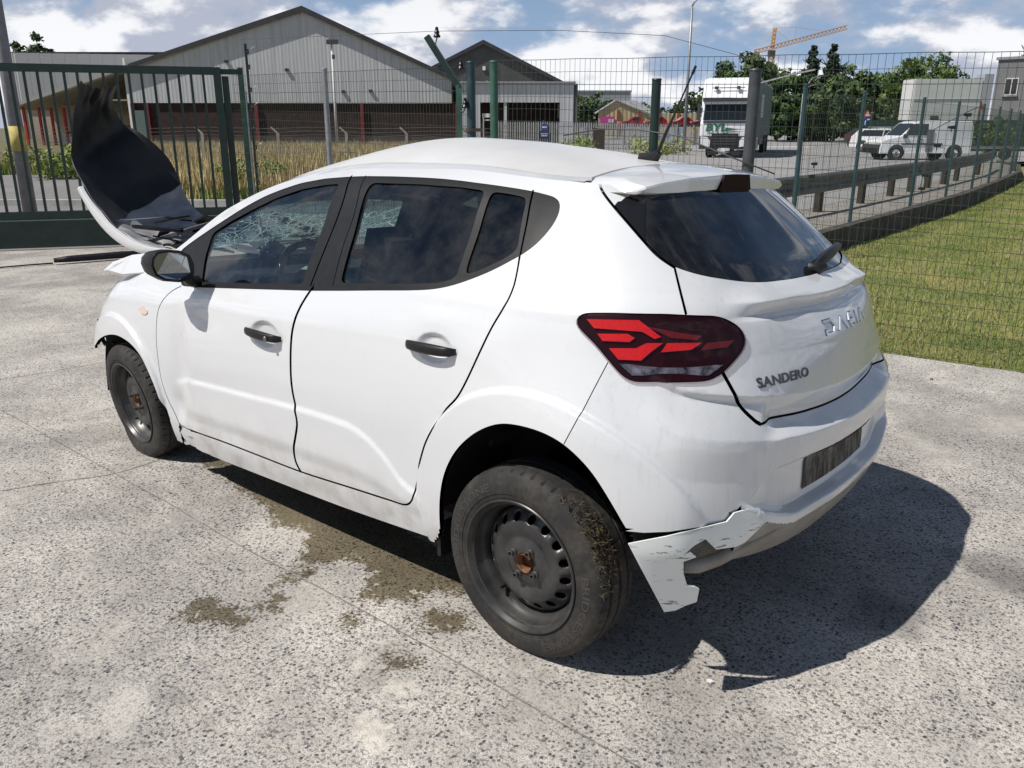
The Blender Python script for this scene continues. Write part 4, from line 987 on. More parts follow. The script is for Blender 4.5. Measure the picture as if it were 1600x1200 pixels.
# ---- wheel arches, wheels
LIN = mat('arch_liner_black', (.010, .010, .011), .8)
for sd in (1, -1):
    for cx, cz_, rad in ((-.03, .33, .40), (2.56, .28, .385)):
        v = []; f = []; n = 28
        for i in range(n+1):
            a = R(-2)+R(176)*i/n
            xa = cx+rad*math.cos(a); yo = (.875-.5*max(0, -xa-.15)) if cx < 1 else .865-.25*max(0, xa-2.75)
            for y in (yo, .50): v.append((xa, y*sd, cz_+rad*math.sin(a)))
        f = [[2*i, 2*i+1, 2*i+3, 2*i+2] for i in range(n)]
        i0 = len(v); v += [(cx+rad*math.cos(R(-2)+R(176)*i/n), .5*sd, cz_+rad*math.sin(R(-2)+R(176)*i/n)) for i in range(n+1)]; f.append(list(range(i0, i0+n+1)))
        badd('arch_liner', v, f, LIN, car, True, None, 40)
mb = MB(); mb.box((.375, .80, .20), (.016, .11, .12)); bbuild(mb, 'mud_flap', BLACKPL, car)
def rubber():
    m, nt, b, o = matnt('dusty_rubber'); tc = N(nt, 'ShaderNodeTexCoord')
    n1 = nnoise(nt, tc.outputs['Object'], 9, 7, .65); n2 = nnoise(nt, tc.outputs['Object'], 70, 4, .6)
    d = nramp(nt, nmath(nt, 'ADD', nmath(nt, 'MULTIPLY', n1, .7), nmath(nt, 'MULTIPLY', n2, .3)), .40, .72)
    lk(nt, nmix(nt, d, (.017, .0165, .0165), (.060, .052, .042)), b.inputs['Base Color']); b.inputs['Roughness'].default_value = .78; return m
RUB = rubber()
STEEL = mat('black_steel_rim', (.022, .023, .026), .36, var=.35, vscale=12, col2=(.060, .057, .054), vdet=7)
RUST = mat('rusty_hub', (.20, .085, .035), .75, var=.5, vscale=40)
def make_wheel(flat, label, arcs):
    w = empty('wheel'); w['label'] = label
    # tyre: section with circumferential grooves and shoulder sipes
    prof = [(.196, -.080), (.215, -.090), (.25, -.0965), (.28, -.092), (.299, -.080), (.3075, -.062), (.3085, -.050), (.3015, -.048), (.3015, -.040), (.3105, -.038), (.3115, -.006), (.3045, -.005), (.3045, .005), (.3115, .006), (.3105, .038), (.3015, .040), (.3015, .048), (.3085, .050), (.3075, .062), (.303, .074), (.299, .080), (.290, .0875), (.28, .092), (.262, .0962), (.25, .0968), (.238, .0962), (.2345, .0955), (.2335, .0935), (.222, .0925), (.215, .090), (.2105, .0875), (.196, .080)]
    n = 288; v = []; f = []
    for (r_, t) in prof:
        for j in range(n):
            a = 2*math.pi*j/n; rr_ = r_
            if .05 < abs(t) < .078 and r_ > .29 and j % 6 == 0: rr_ -= .006
            if abs(t) < .037 and r_ > .309 and j % 12 == 3: rr_ -= .004
            v.append([rr_*math.cos(a), t, rr_*math.sin(a)])
    v = np.array(v); k_ = len(prof)
    if flat:
        zmin = -.288; low = np.clip((zmin+.10-v[:, 2])/.10, 0, 1.3); v[:, 1] += np.sign(v[:, 1])*.022*low*(np.hypot(v[:, 0], v[:, 2]) > .215)
    else: zmin = -.2995
    v[:, 2] = np.where(v[:, 2] < zmin, zmin-.0*(v[:, 2]), v[:, 2])
    f = [[i*n+j, (i+1)*n+j, (i+1)*n+(j+1) % n, i*n+(j+1) % n] for i in range(k_-1) for j in range(n)]
    ty = add('tyre', v, f, RUB, w, True, None, 32)
    # raised name on the sidewall
    tv, tf = text2d('BRIDGESTONE', bold=.01); wd = tv[:, 0].max()
    for a0 in arcs:
        vv = []
        for x, y in tv:
            a = R(a0) + (x/wd-.5)*R(78); r_ = .2470+.024*(y/.7)
            vv.append((r_*math.cos(a), float(np.interp(r_, [.238, .25, .262, .28], [.0962, .0968, .0962, .092]))+.0012, r_*math.sin(a)))
        add('sidewall_lettering', vv, tf, mat('lettering_rubber', (.050, .046, .042), .6), ty)
    # rim: flange and barrel
    mb = MB(); mb.lathe([(.200, -.07), (.2085, .080), (.2125, .090), (.2165, .0925), (.2175, .0955), (.2150, .0985), (.2105, .0975), (.2070, .091), (.2000, .080), (.1955, .070), (.1935, .056), (.1865, .046), (.178, .030), (.174, -.06)], (0, 0, 0), 'y', 96)
    rim_ = mb.build('rim', mat('dusty_rim_steel', (.045, .045, .048), .34, var=.4, vscale=14, col2=(.10, .095, .09)) if False else STEEL, w, True, 40)
    # disc with a ring of sixteen holes
    def dt(r_): return float(np.interp(r_, [.028, .034, .070, .078, .095, .115, .135, .155, .168, .174], [.056, .058, .058, .050, .056, .060, .054, .038, .026, .018]))
    pts = []; ed = []
    def circ(cx, cy, r_, n_, ph=0):
        i = len(pts); pts.extend([(cx+r_*math.cos(2*math.pi*k_/n_+ph), cy+r_*math.sin(2*math.pi*k_/n_+ph)) for k_ in range(n_)]); ed.extend([(i+k_, i+(k_+1) % n_) for k_ in range(n_)])
    circ(0, 0, .174, 96); circ(0, 0, .028, 32)
    holes = [(.146*math.cos(2*math.pi*k_/16+.1), .146*math.sin(2*math.pi*k_/16+.1)) for k_ in range(16)]
    for h in holes: circ(h[0], h[1], .0135, 18)
    for r_ in (.034, .05, .070, .078, .088, .1, .11, .12, .128): circ(0, 0, r_, 64, .03)
    for r_ in (.166,): circ(0, 0, r_, 96, .02)
    rs = delaunay_2d_cdt([Vector(p) for p in pts], ed, [], 0, 1e-6)
    pv = np.array([tuple(p) for p in rs[0]]); T = np.array(list(rs[2])); c_ = pv[T].mean(1); rr_ = np.hypot(c_[:, 0], c_[:, 1]); keep_ = (rr_ < .174) & (rr_ > .028)
    for h in holes: keep_ &= np.hypot(c_[:, 0]-h[0], c_[:, 1]-h[1]) > .0134
    dv = [(p[0], dt(np.hypot(*p)), p[1]) for p in pv]
    dsk = add('disc', dv, T[keep_].tolist(), STEEL, w, True)
    sm = dsk.modifiers.new('t', 'SOLIDIFY'); sm.thickness = .004; sm.offset = 0
    bm = bmesh.new(); bm.from_mesh(dsk.data); bmesh.ops.recalc_face_normals(bm, faces=bm.faces); bm.to_mesh(dsk.data); bm.free()
    mb = MB(); mb.lathe([(.030, .067), (.029, .058), (.026, .052), (.026, .030), (.001, .028)], (0, 0, 0), 'y', 28); mb.build('hub', RUST, w, True, 35)
    for k_ in range(4):
        a = k_*math.pi/2+.5; mb = MB(); mb.lathe([(.0125, .056), (.0125, .066), (.0095, .068), (.0095, .080), (.0065, .081), (.006, .072), (.0005, .072)], (.05*math.cos(a), 0, .05*math.sin(a)), 'y', 12); mb.build('wheel_bolt', mat('bolt_steel', (.10, .095, .09), .45, metal=.6), w, True, 35)
    mb = MB(); mb.tube([(.168*math.cos(-.9), .03, .168*math.sin(-.9)), (.160*math.cos(-.9), .062, .160*math.sin(-.9))], [.006, .0045], 8); mb.build('valve', BLACKPL, w)
    mb = MB(); mb.lathe([(.165, -.05), (.165, -.049), (.03, -.049)], (0, 0, 0), 'y', 32); mb.build('brake_backing', UNDER, w)
    return w
wr = make_wheel(False, 'dusty rear wheel with black steel rim', (25, 205)); wr.parent = car; wr.location = (0, .78, .305); wr.scale = (1.02, 1.02, 1.02)
wf = make_wheel(True, 'front wheel with a flat tyre', (140, 320)); wf.parent = car; wf.location = (2.585, .76, .283); wf.rotation_euler = (R(-6), 0, R(-3)); wf.scale = (.975, .975, .98)
for src, x, z, lb in ((wr, 0, .2995, 'rear wheel on the far side'), (wf, 2.60, .288, 'front wheel on the far side')):
    c = copy_tree(src, car); c.location = (x, -.745, z); c.rotation_euler = (0, 0, math.pi); c['label'] = lb
# mud and grass caught on the rear tyre
v = []; f = []; rg = random.Random(3)
for i in range(620):
    a = R(rg.gauss(152, 9)); t = rg.uniform(-.01, .085)
    a = R(min(175, max(118, rg.gauss(150, 13)))); r_ = .314+abs(rg.gauss(0, .006)); c = Vector((r_*math.cos(a), .768+t, .300+r_*math.sin(a)))
    d = Vector((rg.gauss(0, 1), rg.gauss(0, 1), rg.gauss(0, 1))).normalized()*rg.uniform(.003, .010)*(2.2 if i % 60 == 0 else 1); e = d.cross(Vector((rg.random(), rg.random(), rg.random()))).normalized()*rg.uniform(.0008, .0025)
    i0 = len(v); v += [c-d, c+d, c+d+e, c-d+e]; f.append([i0, i0+1, i0+2, i0+3])
mud = add('mud_and_straw', v, f, mat('mud_straw', (.030, .022, .014), .9, col2=(.13, .095, .045), vscale=60), wr); mud.matrix_parent_inverse = Matrix.Translation(-Vector((0, .745, .2995))); mud['kind'] = 'stuff'
# ================================================================== the setting
def W2(rx, d): p = V(rx, d); return (p.x, p.y)
def w2v(x, y):
    dx, dy = np.asarray(x)-CP.x, np.asarray(y)-CP.y
    return dx*RT.x+dy*RT.y, dx*FH.x+dy*FH.y
def flat(name, pts, z, m, kind='structure', parent=None):
    o = add(name, [V(a, b, z) for a, b in pts], [list(range(len(pts)))], m, parent)
    if parent is None: tag(o, kind=kind)
    return o
ASPH = mat('asphalt', (.20, .195, .19), .9, var=.16, vscale=.6, bump=.25, bscale=40)
FIELDG = mat('dry_soil', (.20, .16, .09), .95, var=.35, vscale=.5, col2=(.16, .15, .06))
flat('ground', [(-900, -60), (900, -60), (900, 1500), (-900, 1500)], -.16, mat('far_ground', (.13, .13, .07), .95, var=.3, vscale=.03))

# ---- yard slab: worn concrete with exposed stones
WETS = [[(2.247, .693), (1.806, .758), (1.509, .791), (1.358, .873), (1.248, .78), (.993, .982), (.954, 1.147), (.903, 1.062), (.923, .889), (.841, .819), (.705, .867), (.606, 1.032), (.52, .897), (.438, .771), (.345, .73), (.502, .562), (1.051, .523), (1.882, .543), (2.37, .567)],
        [(1.024, 1.499), (1.051, 1.368), (1.003, 1.343), (.852, 1.3), (.798, 1.362), (.915, 1.446)], [(.576, 1.132), (.571, 1.06), (.515, 1.065), (.52, 1.144)], [(.888, 1.25), (.9, 1.176), (.837, 1.179), (.801, 1.257)],
        [(.40, .95), (.30, .80), (.22, .86), (.30, 1.0)], [(.30, 1.18), (.25, 1.10), (.19, 1.13), (.23, 1.2)]]
PALES = [[(.351, 1.296), (.394, 1.193), (.405, 1.08), (.35, 1.109), (.314, 1.273)], [(.18, 1.33), (.22, 1.22), (.12, 1.18), (.06, 1.3)], [(.1, 1.5), (.16, 1.38), (.02, 1.36), (-.04, 1.48)]]
DARKS = [[(.73, 1.722), (.657, 1.68), (.53, 1.659), (.547, 1.7), (.659, 1.739)], [(-.75, .05), (-.70, -.25), (-.95, -.3), (-1.0, .0)], [(-.9, -.75), (-1.1, -.9), (-1.25, -.6), (-1.05, -.5)], [(3.9, 1.6), (4.3, 1.5), (4.5, 1.75), (4.0, 1.8)], [(.98, 1.18), (.80, 1.05), (.72, 1.12), (.9, 1.25)]]
YARD = [(-16, 8.6), (-6.63, 11.47), (-3.9, 12.3), (-.39, 8.23), (-.16, 8.07), (2.81, 6.0), (3.6, 5.44), (9.0, 1.67), (9, -9), (-16, -9)]
def yard_mat():
    m, nt, b, o = matnt('worn_concrete'); tc = N(nt, 'ShaderNodeTexCoord'); P = tc.outputs['Object']
    def att(n):
        a = N(nt, 'ShaderNodeAttribute'); a.attribute_name = n; return a.outputs['Fac']
    big = nnoise(nt, P, .55, 6, .6); mid = nnoise(nt, P, 3.1, 6, .65); fine = nnoise(nt, P, 26, 5, .7); vf = nnoise(nt, P, 160, 3, .6)
    v1 = N(nt, 'ShaderNodeTexVoronoi'); v1.inputs['Scale'].default_value = 88; v1.inputs['Randomness'].default_value = 1; lk(nt, P, v1.inputs['Vector'])
    v2 = N(nt, 'ShaderNodeTexVoronoi'); v2.inputs['Scale'].default_value = 175; lk(nt, P, v2.inputs['Vector'])
    sp1 = N(nt, 'ShaderNodeSeparateColor'); lk(nt, v1.outputs['Color'], sp1.inputs[0]); sp2 = N(nt, 'ShaderNodeSeparateColor'); lk(nt, v2.outputs['Color'], sp2.inputs[0])
    pale = att('pale'); wet = att('wet'); dark = att('dark')
    # how far the paste is worn off the stones
    wear = nramp(nt, nmath(nt, 'ADD', nmath(nt, 'MULTIPLY', big, .5), nmath(nt, 'MULTIPLY', mid, .5)), .36, .58)
    pm = nramp(nt, nmath(nt, 'ADD', pale, nmath(nt, 'MULTIPLY', nmath(nt, 'SUBTRACT', fine, .5), .9)), .40, .70)
    wear = nmath(nt, 'MULTIPLY', nmath(nt, 'ADD', nmath(nt, 'MULTIPLY', wear, .62), .38), nmath(nt, 'SUBTRACT', 1.0, nmath(nt, 'MULTIPLY', pm, .9)))
    paste = nmix(nt, nramp(nt, nmath(nt, 'ADD', nmath(nt, 'MULTIPLY', mid, .5), nmath(nt, 'MULTIPLY', fine, .5)), .36, .64), (.45, .43, .395), (.68, .65, .60))
    paste = nmix(nt, nmath(nt, 'MULTIPLY', pm, .6), paste, (.74, .69, .62))
    g1 = nnoise(nt, P, 78, 4, .72); g2 = nnoise(nt, P, 150, 3, .7); g3 = nnoise(nt, P, 300, 2, .6)
    m1 = nmath(nt, 'MULTIPLY', nramp(nt, g2, .50, .585), wear); m2 = nmath(nt, 'MULTIPLY', nramp(nt, nmath(nt, 'ADD', g1, nmath(nt, 'MULTIPLY', wear, .05)), .56, .62), nramp(nt, wear, .2, .6)); m3 = nmath(nt, 'MULTIPLY', nramp(nt, g3, .52, .60), .55)
    c = nmix(nt, m3, paste, (.30, .28, .26))
    c = nmix(nt, nmath(nt, 'MULTIPLY', m1, .80), c, nmix(nt, g3, (.13, .128, .138), (.34, .325, .32)))
    c = nmix(nt, nmath(nt, 'MULTIPLY', m2, .80), c, nmix(nt, sp2.outputs[2], (.085, .083, .093), (.22, .21, .215)))
    st1 = nmath(nt, 'MULTIPLY', nramp(nt, v1.outputs['Distance'], .60, .42), nramp(nt, sp1.outputs[0], .80, .84))
    c = nmix(nt, nmath(nt, 'MULTIPLY', st1, nramp(nt, wear, .35, .7)), c, nmix(nt, sp1.outputs[1], (.06, .06, .075), (.22, .20, .20)))
    c = nmix(nt, nmath(nt, 'MULTIPLY', nramp(nt, nnoise(nt, P, 1.3, 7, .7), .54, .72), .42), c, (.14, .135, .138))      # old grime
    c = nmix(nt, nmath(nt, 'MULTIPLY', nramp(nt, nmath(nt, 'ADD', dark, nmath(nt, 'MULTIPLY', nmath(nt, 'SUBTRACT', mid, .5), 1.2)), .35, .75), .5), c, (.10, .095, .098))
    tone = nmath(nt, 'ADD', nmath(nt, 'MULTIPLY', nnoise(nt, P, .9, 5, .62, .6), .6), nmath(nt, 'MULTIPLY', nnoise(nt, P, 2.6, 6, .65, .4), .4))   # broad worn and dusty patches
    mu = N(nt, 'ShaderNodeMix', data_type='RGBA', blend_type='MULTIPLY'); mu.inputs[0].default_value = 1; lk(nt, c, mu.inputs[6]); lk(nt, nmix(nt, nramp(nt, tone, .36, .64), (.66, .645, .64), (1.14, 1.125, 1.09)), mu.inputs[7]); c = mu.outputs[2]
    dust = nmath(nt, 'MULTIPLY', nramp(nt, nnoise(nt, P, 1.7, 7, .7, .8), .57, .70), .55); c = nmix(nt, dust, c, (.59, .56, .51))
    wm = nramp(nt, nmath(nt, 'ADD', wet, nmath(nt, 'ADD', nmath(nt, 'MULTIPLY', nmath(nt, 'SUBTRACT', nnoise(nt, P, 14, 6, .7), .5), 1.5), nmath(nt, 'MULTIPLY', nmath(nt, 'SUBTRACT', g1, .5), .9))), .36, .56)
    oil = N(nt, 'ShaderNodeMix', data_type='RGBA', blend_type='MULTIPLY'); oil.inputs[0].default_value = 1; lk(nt, c, oil.inputs[6]); oil.inputs[7].default_value = (.31, .265, .17, 1)
    c = nmix(nt, nmath(nt, 'MULTIPLY', wm, .93), c, oil.outputs[2])
    lk(nt, c, b.inputs['Base Color'])
    lk(nt, nmath(nt, 'SUBTRACT', .9, nmath(nt, 'MULTIPLY', wm, .32)), b.inputs['Roughness']); b.inputs['Specular IOR Level'].default_value = .35
    bp = N(nt, 'ShaderNodeBump'); bp.inputs['Strength'].default_value = .55; bp.inputs['Distance'].default_value = .006
    h = nmath(nt, 'ADD', nmath(nt, 'MULTIPLY', g2, -.6), nmath(nt, 'ADD', nmath(nt, 'MULTIPLY', g1, -.6), nmath(nt, 'MULTIPLY', fine, 1.0)))
    lk(nt, h, bp.inputs['Height']); lk(nt, bp.outputs[0], b.inputs['Normal'])
    return m
gx, gy = np.meshgrid(np.arange(-7.5, 5.0, .06), np.arange(.8, 12.4, .06)); gx, gy = gx.ravel(), gy.ravel(); near = (gy < 6.5) | ((np.arange(gx.size) % 4) == 0)
kk = pip(YARD, gx, gy) & near; gx, gy = gx[kk], gy[kk]
bp_ = crom(np.array(YARD), 50, True); edge = []
for a, b in zip(YARD, YARD[1:]+YARD[:1]):
    a, b = np.array(a), np.array(b); L = np.linalg.norm(b-a); n_ = max(1, int(L/.08)) if (a[0] > 2 and a[0] < 3.7 and a[1] > 5) else max(1, int(L/1.0))
    for j in range(n_):
        p = a+(b-a)*j/n_
        if n_ > 5 and L < 2 and 0 < j: p = p + (b-a)[::-1]/L*np.array([-1, 1])*.03*(mnoise.noise(Vector((p[0]*6, p[1]*6, 0))))
        edge.append(tuple(p))
ne = len(edge); r_ = delaunay_2d_cdt([Vector(p) for p in edge]+[Vector(p) for p in zip(gx, gy)], [(i, (i+1) % ne) for i in range(ne)], [], 0, 1e-5)
yv = np.array([tuple(p) for p in r_[0]]); yt = np.array([f for f in r_[2]]); c_ = yv[yt].mean(1); yt = yt[pip(edge, c_[:, 0], c_[:, 1])]
wx = CP.x+RT.x*yv[:, 0]+FH.x*yv[:, 1]; wy = CP.y+RT.y*yv[:, 0]+FH.y*yv[:, 1]
yz = np.zeros(len(yv))
yard = tag(add('yard', np.stack([wx, wy, yz], 1), yt.tolist(), yard_mat()), kind='structure')
def soft_mask(polys, soft):
    m_ = np.zeros(len(wx))
    q = np.stack([wx, wy], 1)
    for P in polys:
        P = np.array(P); d = dist_line(np.vstack([P, P[:1]]), q); ins = pip(P, wx, wy); sd_ = np.where(ins, d, -d)
        m_ = np.maximum(m_, np.clip(.5+sd_/soft*.5, 0, 1))
    return m_
for nm, pl, sf in (('wet', WETS, .095), ('pale', PALES, .12), ('dark', DARKS, .15)):
    a = yard.data.attributes.new(nm, 'FLOAT', 'POINT'); a.data.foreach_set('value', soft_mask(pl, sf).astype(np.float32))
# expansion joints and cracks: dark seams
def seam(name, pts, w, seed):
    P = crom(pts, .03); rg = random.Random(seed); v = []; f = []
    for i, p in enumerate(P):
        t = P[min(i+1, len(P)-1)]-P[max(i-1, 0)]; t = t/np.linalg.norm(t); n = np.array([-t[1], t[0]]); ww = w*(.35+.65*abs(mnoise.noise(Vector((i*.23, seed, 0))))+.3*rg.random()); o = .006*mnoise.noise(Vector((i*.11, seed, 3)))
        for s_ in (-1, 1): q = p+n*(o+s_*ww/2); v.append((q[0], q[1], .003))
    f = [[2*i, 2*i+1, 2*i+3, 2*i+2] for i in range(len(P)-1)]
    return add(name, v, f, mat('seam_grime', (.20, .19, .18), .95, var=.6, vscale=40), yard)
seam('joint', [(5.6, 1.06), (3.897, 1.055), (2.739, 1.058), (1.878, 1.055), (1.309, 1.065), (.77, 1.054), (.164, 1.048), (-.555, 1.06), (-1.2, 1.06)], .0075, 1)
seam('crack', [(2.66, 1.60), (2.616, 1.497), (2.521, 1.263), (2.419, 1.065), (2.416, .805), (2.38, .671)], .008, 2)
seam('crack', [(5.2, 2.2), (4.6, .9), (4.4, -.3), (4.1, -1.2)], .008, 3)
# loose bits on the slab
GRIT = mat('grit', (.16, .15, .145), .9, var=.5, vscale=5)
rg = random.Random(21)
for i in range(30):
    d = rg.uniform(2.2, 10.2)**1.0; rx = rg.uniform(-.62, .6)*d; p = V(rx, d, .004)
    r_ = rg.uniform(.004, .011)*(1+.06*d); mb = MB(); k_ = rg.randint(5, 7)
    pr = [(r_*rg.uniform(.6, 1.1)*math.cos(2*math.pi*j/k_), r_*rg.uniform(.5, 1.1)*math.sin(2*math.pi*j/k_)) for j in range(k_)]
    mb.prism(pr, p, (1, 0, 0), (0, 1, 0), (0, 0, 1), r_*rg.uniform(.3, .7))
    o = mb.build('pebble', GRIT); tag(o, 'small grey chip of stone lying loose on the concrete yard', 'pebble', 'loose chips on the yard')
o = MB(); pc = Vector((-.55, .62, .004))
o.prism([(-.011, -.004), (.0, -.007), (.012, -.002), (.008, .006), (-.006, .005)], pc, (1, 0, 0), (0, 1, 0), (0, 0, 1), .006); tag(o.build('paint_chip', mat('chip_white', (.75, .75, .74), .5)), 'small white paint chip lying in the shadow beside the rear tyre', 'chip')
# broken strip lying in front of the gate
mb = MB(); a_ = [(9.0, -2.75), (9.2, -2.2), (9.34, -1.62), (9.40, -1.45)]
mb.tube([(x, y, .05+.01*math.sin(i)) for i, (x, y) in enumerate(a_)], [.05, .055, .05, .035], 6, flat=.8); tag(mb.build('bumper_strip', CRUSH, None, True), 'long black broken plastic strip lying on the yard before the gate', 'debris')
mb = MB(); mb.tube([(9.41, -1.44, .02), (9.5, -1.2, .018), (9.56, -.9, .018), (9.66, -.55, .016)], [.02, .018, .018, .014], 5, flat=.5); tag(mb.build('rubber_seal', CRUSH, None, True), 'thin black rubber seal lying beyond the broken strip at the picture edge', 'debris')

# ---- street behind the gate, field, raised road on the right
flat('street', [(-60, 8), (-16, 8.7), (-6.63, 11.6), (-3.9, 12.4), (-.3, 8.4), (1.5, 9), (1.5, 18.4), (-60, 18.4)], -.02, ASPH)
flat('verge', [(-90, 18.4), (1.5, 18.4), (1.5, 95), (-90, 95)], .0, FIELDG)
flat('side_street', [(-90, 18.5), (-8.6, 18.5), (-13.2, 30), (-90, 31)], .008, ASPH)
mb = MB(); 
for i in range(24): mb.box(tuple(V(-46+2*i, 18.4, .02)), (1.98, .15, .18), VROT)
tag(mb.build('kerb', mat('kerb_stone', (.42, .41, .39), .9, var=.2, vscale=3)), kind='structure')
WALL = [(1.9, 8.75), (2.9, 9.75), (3.9, 10.95), (5.21, 12.6), (7.3, 15.2), (9.6, 18.1), (13, 22.8), (16.5, 27.8), (19.5, 33), (21, 37)]
flat('road', [(a, b+.12) for a, b in WALL] + [(60, 60), (120, 160), (10, 160), (2, 90), (1.2, 60), (1.2, 9.0)], .20, mat('road_asphalt', (.27, .265, .26), .9, var=.14, vscale=.35, bump=.2, bscale=30))
flat('lawn', [(2.6, 6.15), (3.6, 5.44), (9, 1.67), (16, 2), (40, 30), (24, 40), (21, 37), (19.5, 33), (16.5, 27.8), (13, 22.8), (9.6, 18.1), (7.3, 15.2), (5.21, 12.6), (3.9, 10.95), (2.9, 9.75), (1.9, 8.75), (1.2, 7.2)], -.03, mat('lawn_soil', (.14, .19, .04), .95, var=.35, vscale=1.6, col2=(.28, .24, .09)))
def blades(name, poly, n, hmin, hmax, wid, mats, seed, z0, lab, cat, near_pow=1., lean=.5):
    g = np.random.default_rng(seed); P = np.array(poly); lo, hi = P.min(0), P.max(0)
    u = g.uniform(lo[0], hi[0], n*6); d = lo[1]+(hi[1]-lo[1])*g.random(n*6)**near_pow
    k_ = pip(P, u, d) & (np.abs(u) < .70*d+1.5); u, d = u[k_][:n], d[k_][:n]; n = len(u)
    x = CP.x+RT.x*u+FH.x*d; y = CP.y+RT.y*u+FH.y*d; a = g.uniform(0, 2*np.pi, n); clump = np.array([mnoise.noise(Vector((p*1.1, q*1.1, seed))) for p, q in zip(x, y)])
    h = (hmin+(hmax-hmin)*g.random(n))*(1+.5*clump); w = wid*g.uniform(.6, 1.3, n); l = lean*h*g.uniform(.2, 1, n); b = g.uniform(0, 2*np.pi, n)
    zz = np.full(n, z0); v = np.zeros((n, 3, 3))
    v[:, 0] = np.stack([x-np.cos(a)*w, y-np.sin(a)*w, zz], 1); v[:, 1] = np.stack([x+np.cos(a)*w, y+np.sin(a)*w, zz], 1); v[:, 2] = np.stack([x+np.cos(b)*l, y+np.sin(b)*l, zz+h], 1)
    me = bpy.data.meshes.new(name); me.vertices.add(n*3); me.vertices.foreach_set('co', v.reshape(-1).astype(np.float32))
    me.loops.add(n*3); me.loops.foreach_set('vertex_index', np.arange(n*3, dtype=np.int32)); me.polygons.add(n); me.polygons.foreach_set('loop_start', np.arange(0, n*3, 3, dtype=np.int32))
    for m_ in mats: me.materials.append(m_)
    q = np.clip((clump*.9+g.random(n)*.9+.05)*len(mats), 0, len(mats)-1).astype(np.int32); me.polygons.foreach_set('material_index', q)
    me.update(calc_edges=True); me.validate()
    o = bpy.data.objects.new(name, me); COL.objects.link(o); return tag(o, lab, cat, kind='stuff')
GR = [mat('grass_deep', (.10, .17, .03), .75), mat('grass_mid', (.17, .24, .045), .75), mat('grass_light', (.25, .30, .07), .75), mat('grass_straw', (.38, .34, .15), .8)]
LAWNP = [(2.66, 6.12), (3.6, 5.47), (6.2, 3.65), (12, 8), (24, 33), (16.5, 27.7), (13, 22.7), (9.6, 18.0), (7.3, 15.1), (5.21, 12.5), (3.9, 10.85), (2.9, 9.65), (2.0, 8.6)]
blades('grass', LAWNP, 150000, .018, .044, .0042, GR, 11, -.03, 'mown yellow-green lawn grass beyond the near wire fence', 'grass', 1.7, .8)
g_ = np.random.default_rng(5); v = []; f = []
for i in range(420):
    d_ = 5.8+g_.random()**1.3*16; r_ = g_.uniform(.30, .64)*d_
    if not pip(LAWNP, np.array([r_]), np.array([d_]))[0]: continue
    p = V(r_, d_, .0+g_.uniform(0, .02)); s_ = .008; k_ = len(v); v += [p+Vector((-s_, 0, 0)), p+Vector((0, -s_, .004)), p+Vector((s_, 0, 0)), p+Vector((0, s_, .006))]; f.append([k_, k_+1, k_+2, k_+3])
tag(add('clover_flowers', v, f, mat('clover_white', (.7, .7, .62), .7)), 'tiny white clover heads scattered over the lawn', 'flowers', kind='stuff')
# low retaining wall along the lawn
WALLD = mat('stained_wall', (.045, .042, .038), .95, var=.5, vscale=4, bump=.3, bscale=25, col2=(.11, .10, .085))
CONC = mat('old_concrete', (.20, .185, .165), .92, var=.5, vscale=3.5, bump=.3, bscale=25, col2=(.42, .39, .34))
wallo = empty('retaining_wall', V(1.9, 8.75, 0), label='low stained concrete retaining wall between the lawn and the road', cat='wall')
for a, b in zip(WALL[:-1], WALL[1:]):
    p, q = V(*a, 0), V(*b, 0); L = (q-p).length; n_ = max(1, round(L/2.4))
    for j in range(n_):
        c = p+(q-p)*((j+.5)/n_); mb = MB(); mb.box((c.x, c.y, .065), (L/n_-.012, .16, .43), math.atan2((q-p).y, (q-p).x)); o = mb.build('wall_slab', WALLD); o.parent = wallo; o.matrix_parent_inverse = Matrix.Translation(-wallo.location)
flat('road_verge', [(a+.0, b+.14) for a, b in WALL] + [(a-1.25, b+1.0) for a, b in WALL[::-1]], .207, mat('gravel_verge', (.25, .23, .205), .95, var=.3, vscale=4, bump=.4, bscale=60))
# painted edge line on the road
flat('road_marking', [(8.2, 25.2), (12.2, 30.2), (15.0, 33.6), (15.2, 33.4), (12.4, 29.9), (8.4, 24.9)], .206, mat('road_paint', (.72, .72, .70), .7, var=.2, vscale=3))
flat('road_marking', [(19.6, 66), (23.5, 66.5), (23.5, 68), (19.5, 67.5)], .206, MATS['road_paint'])

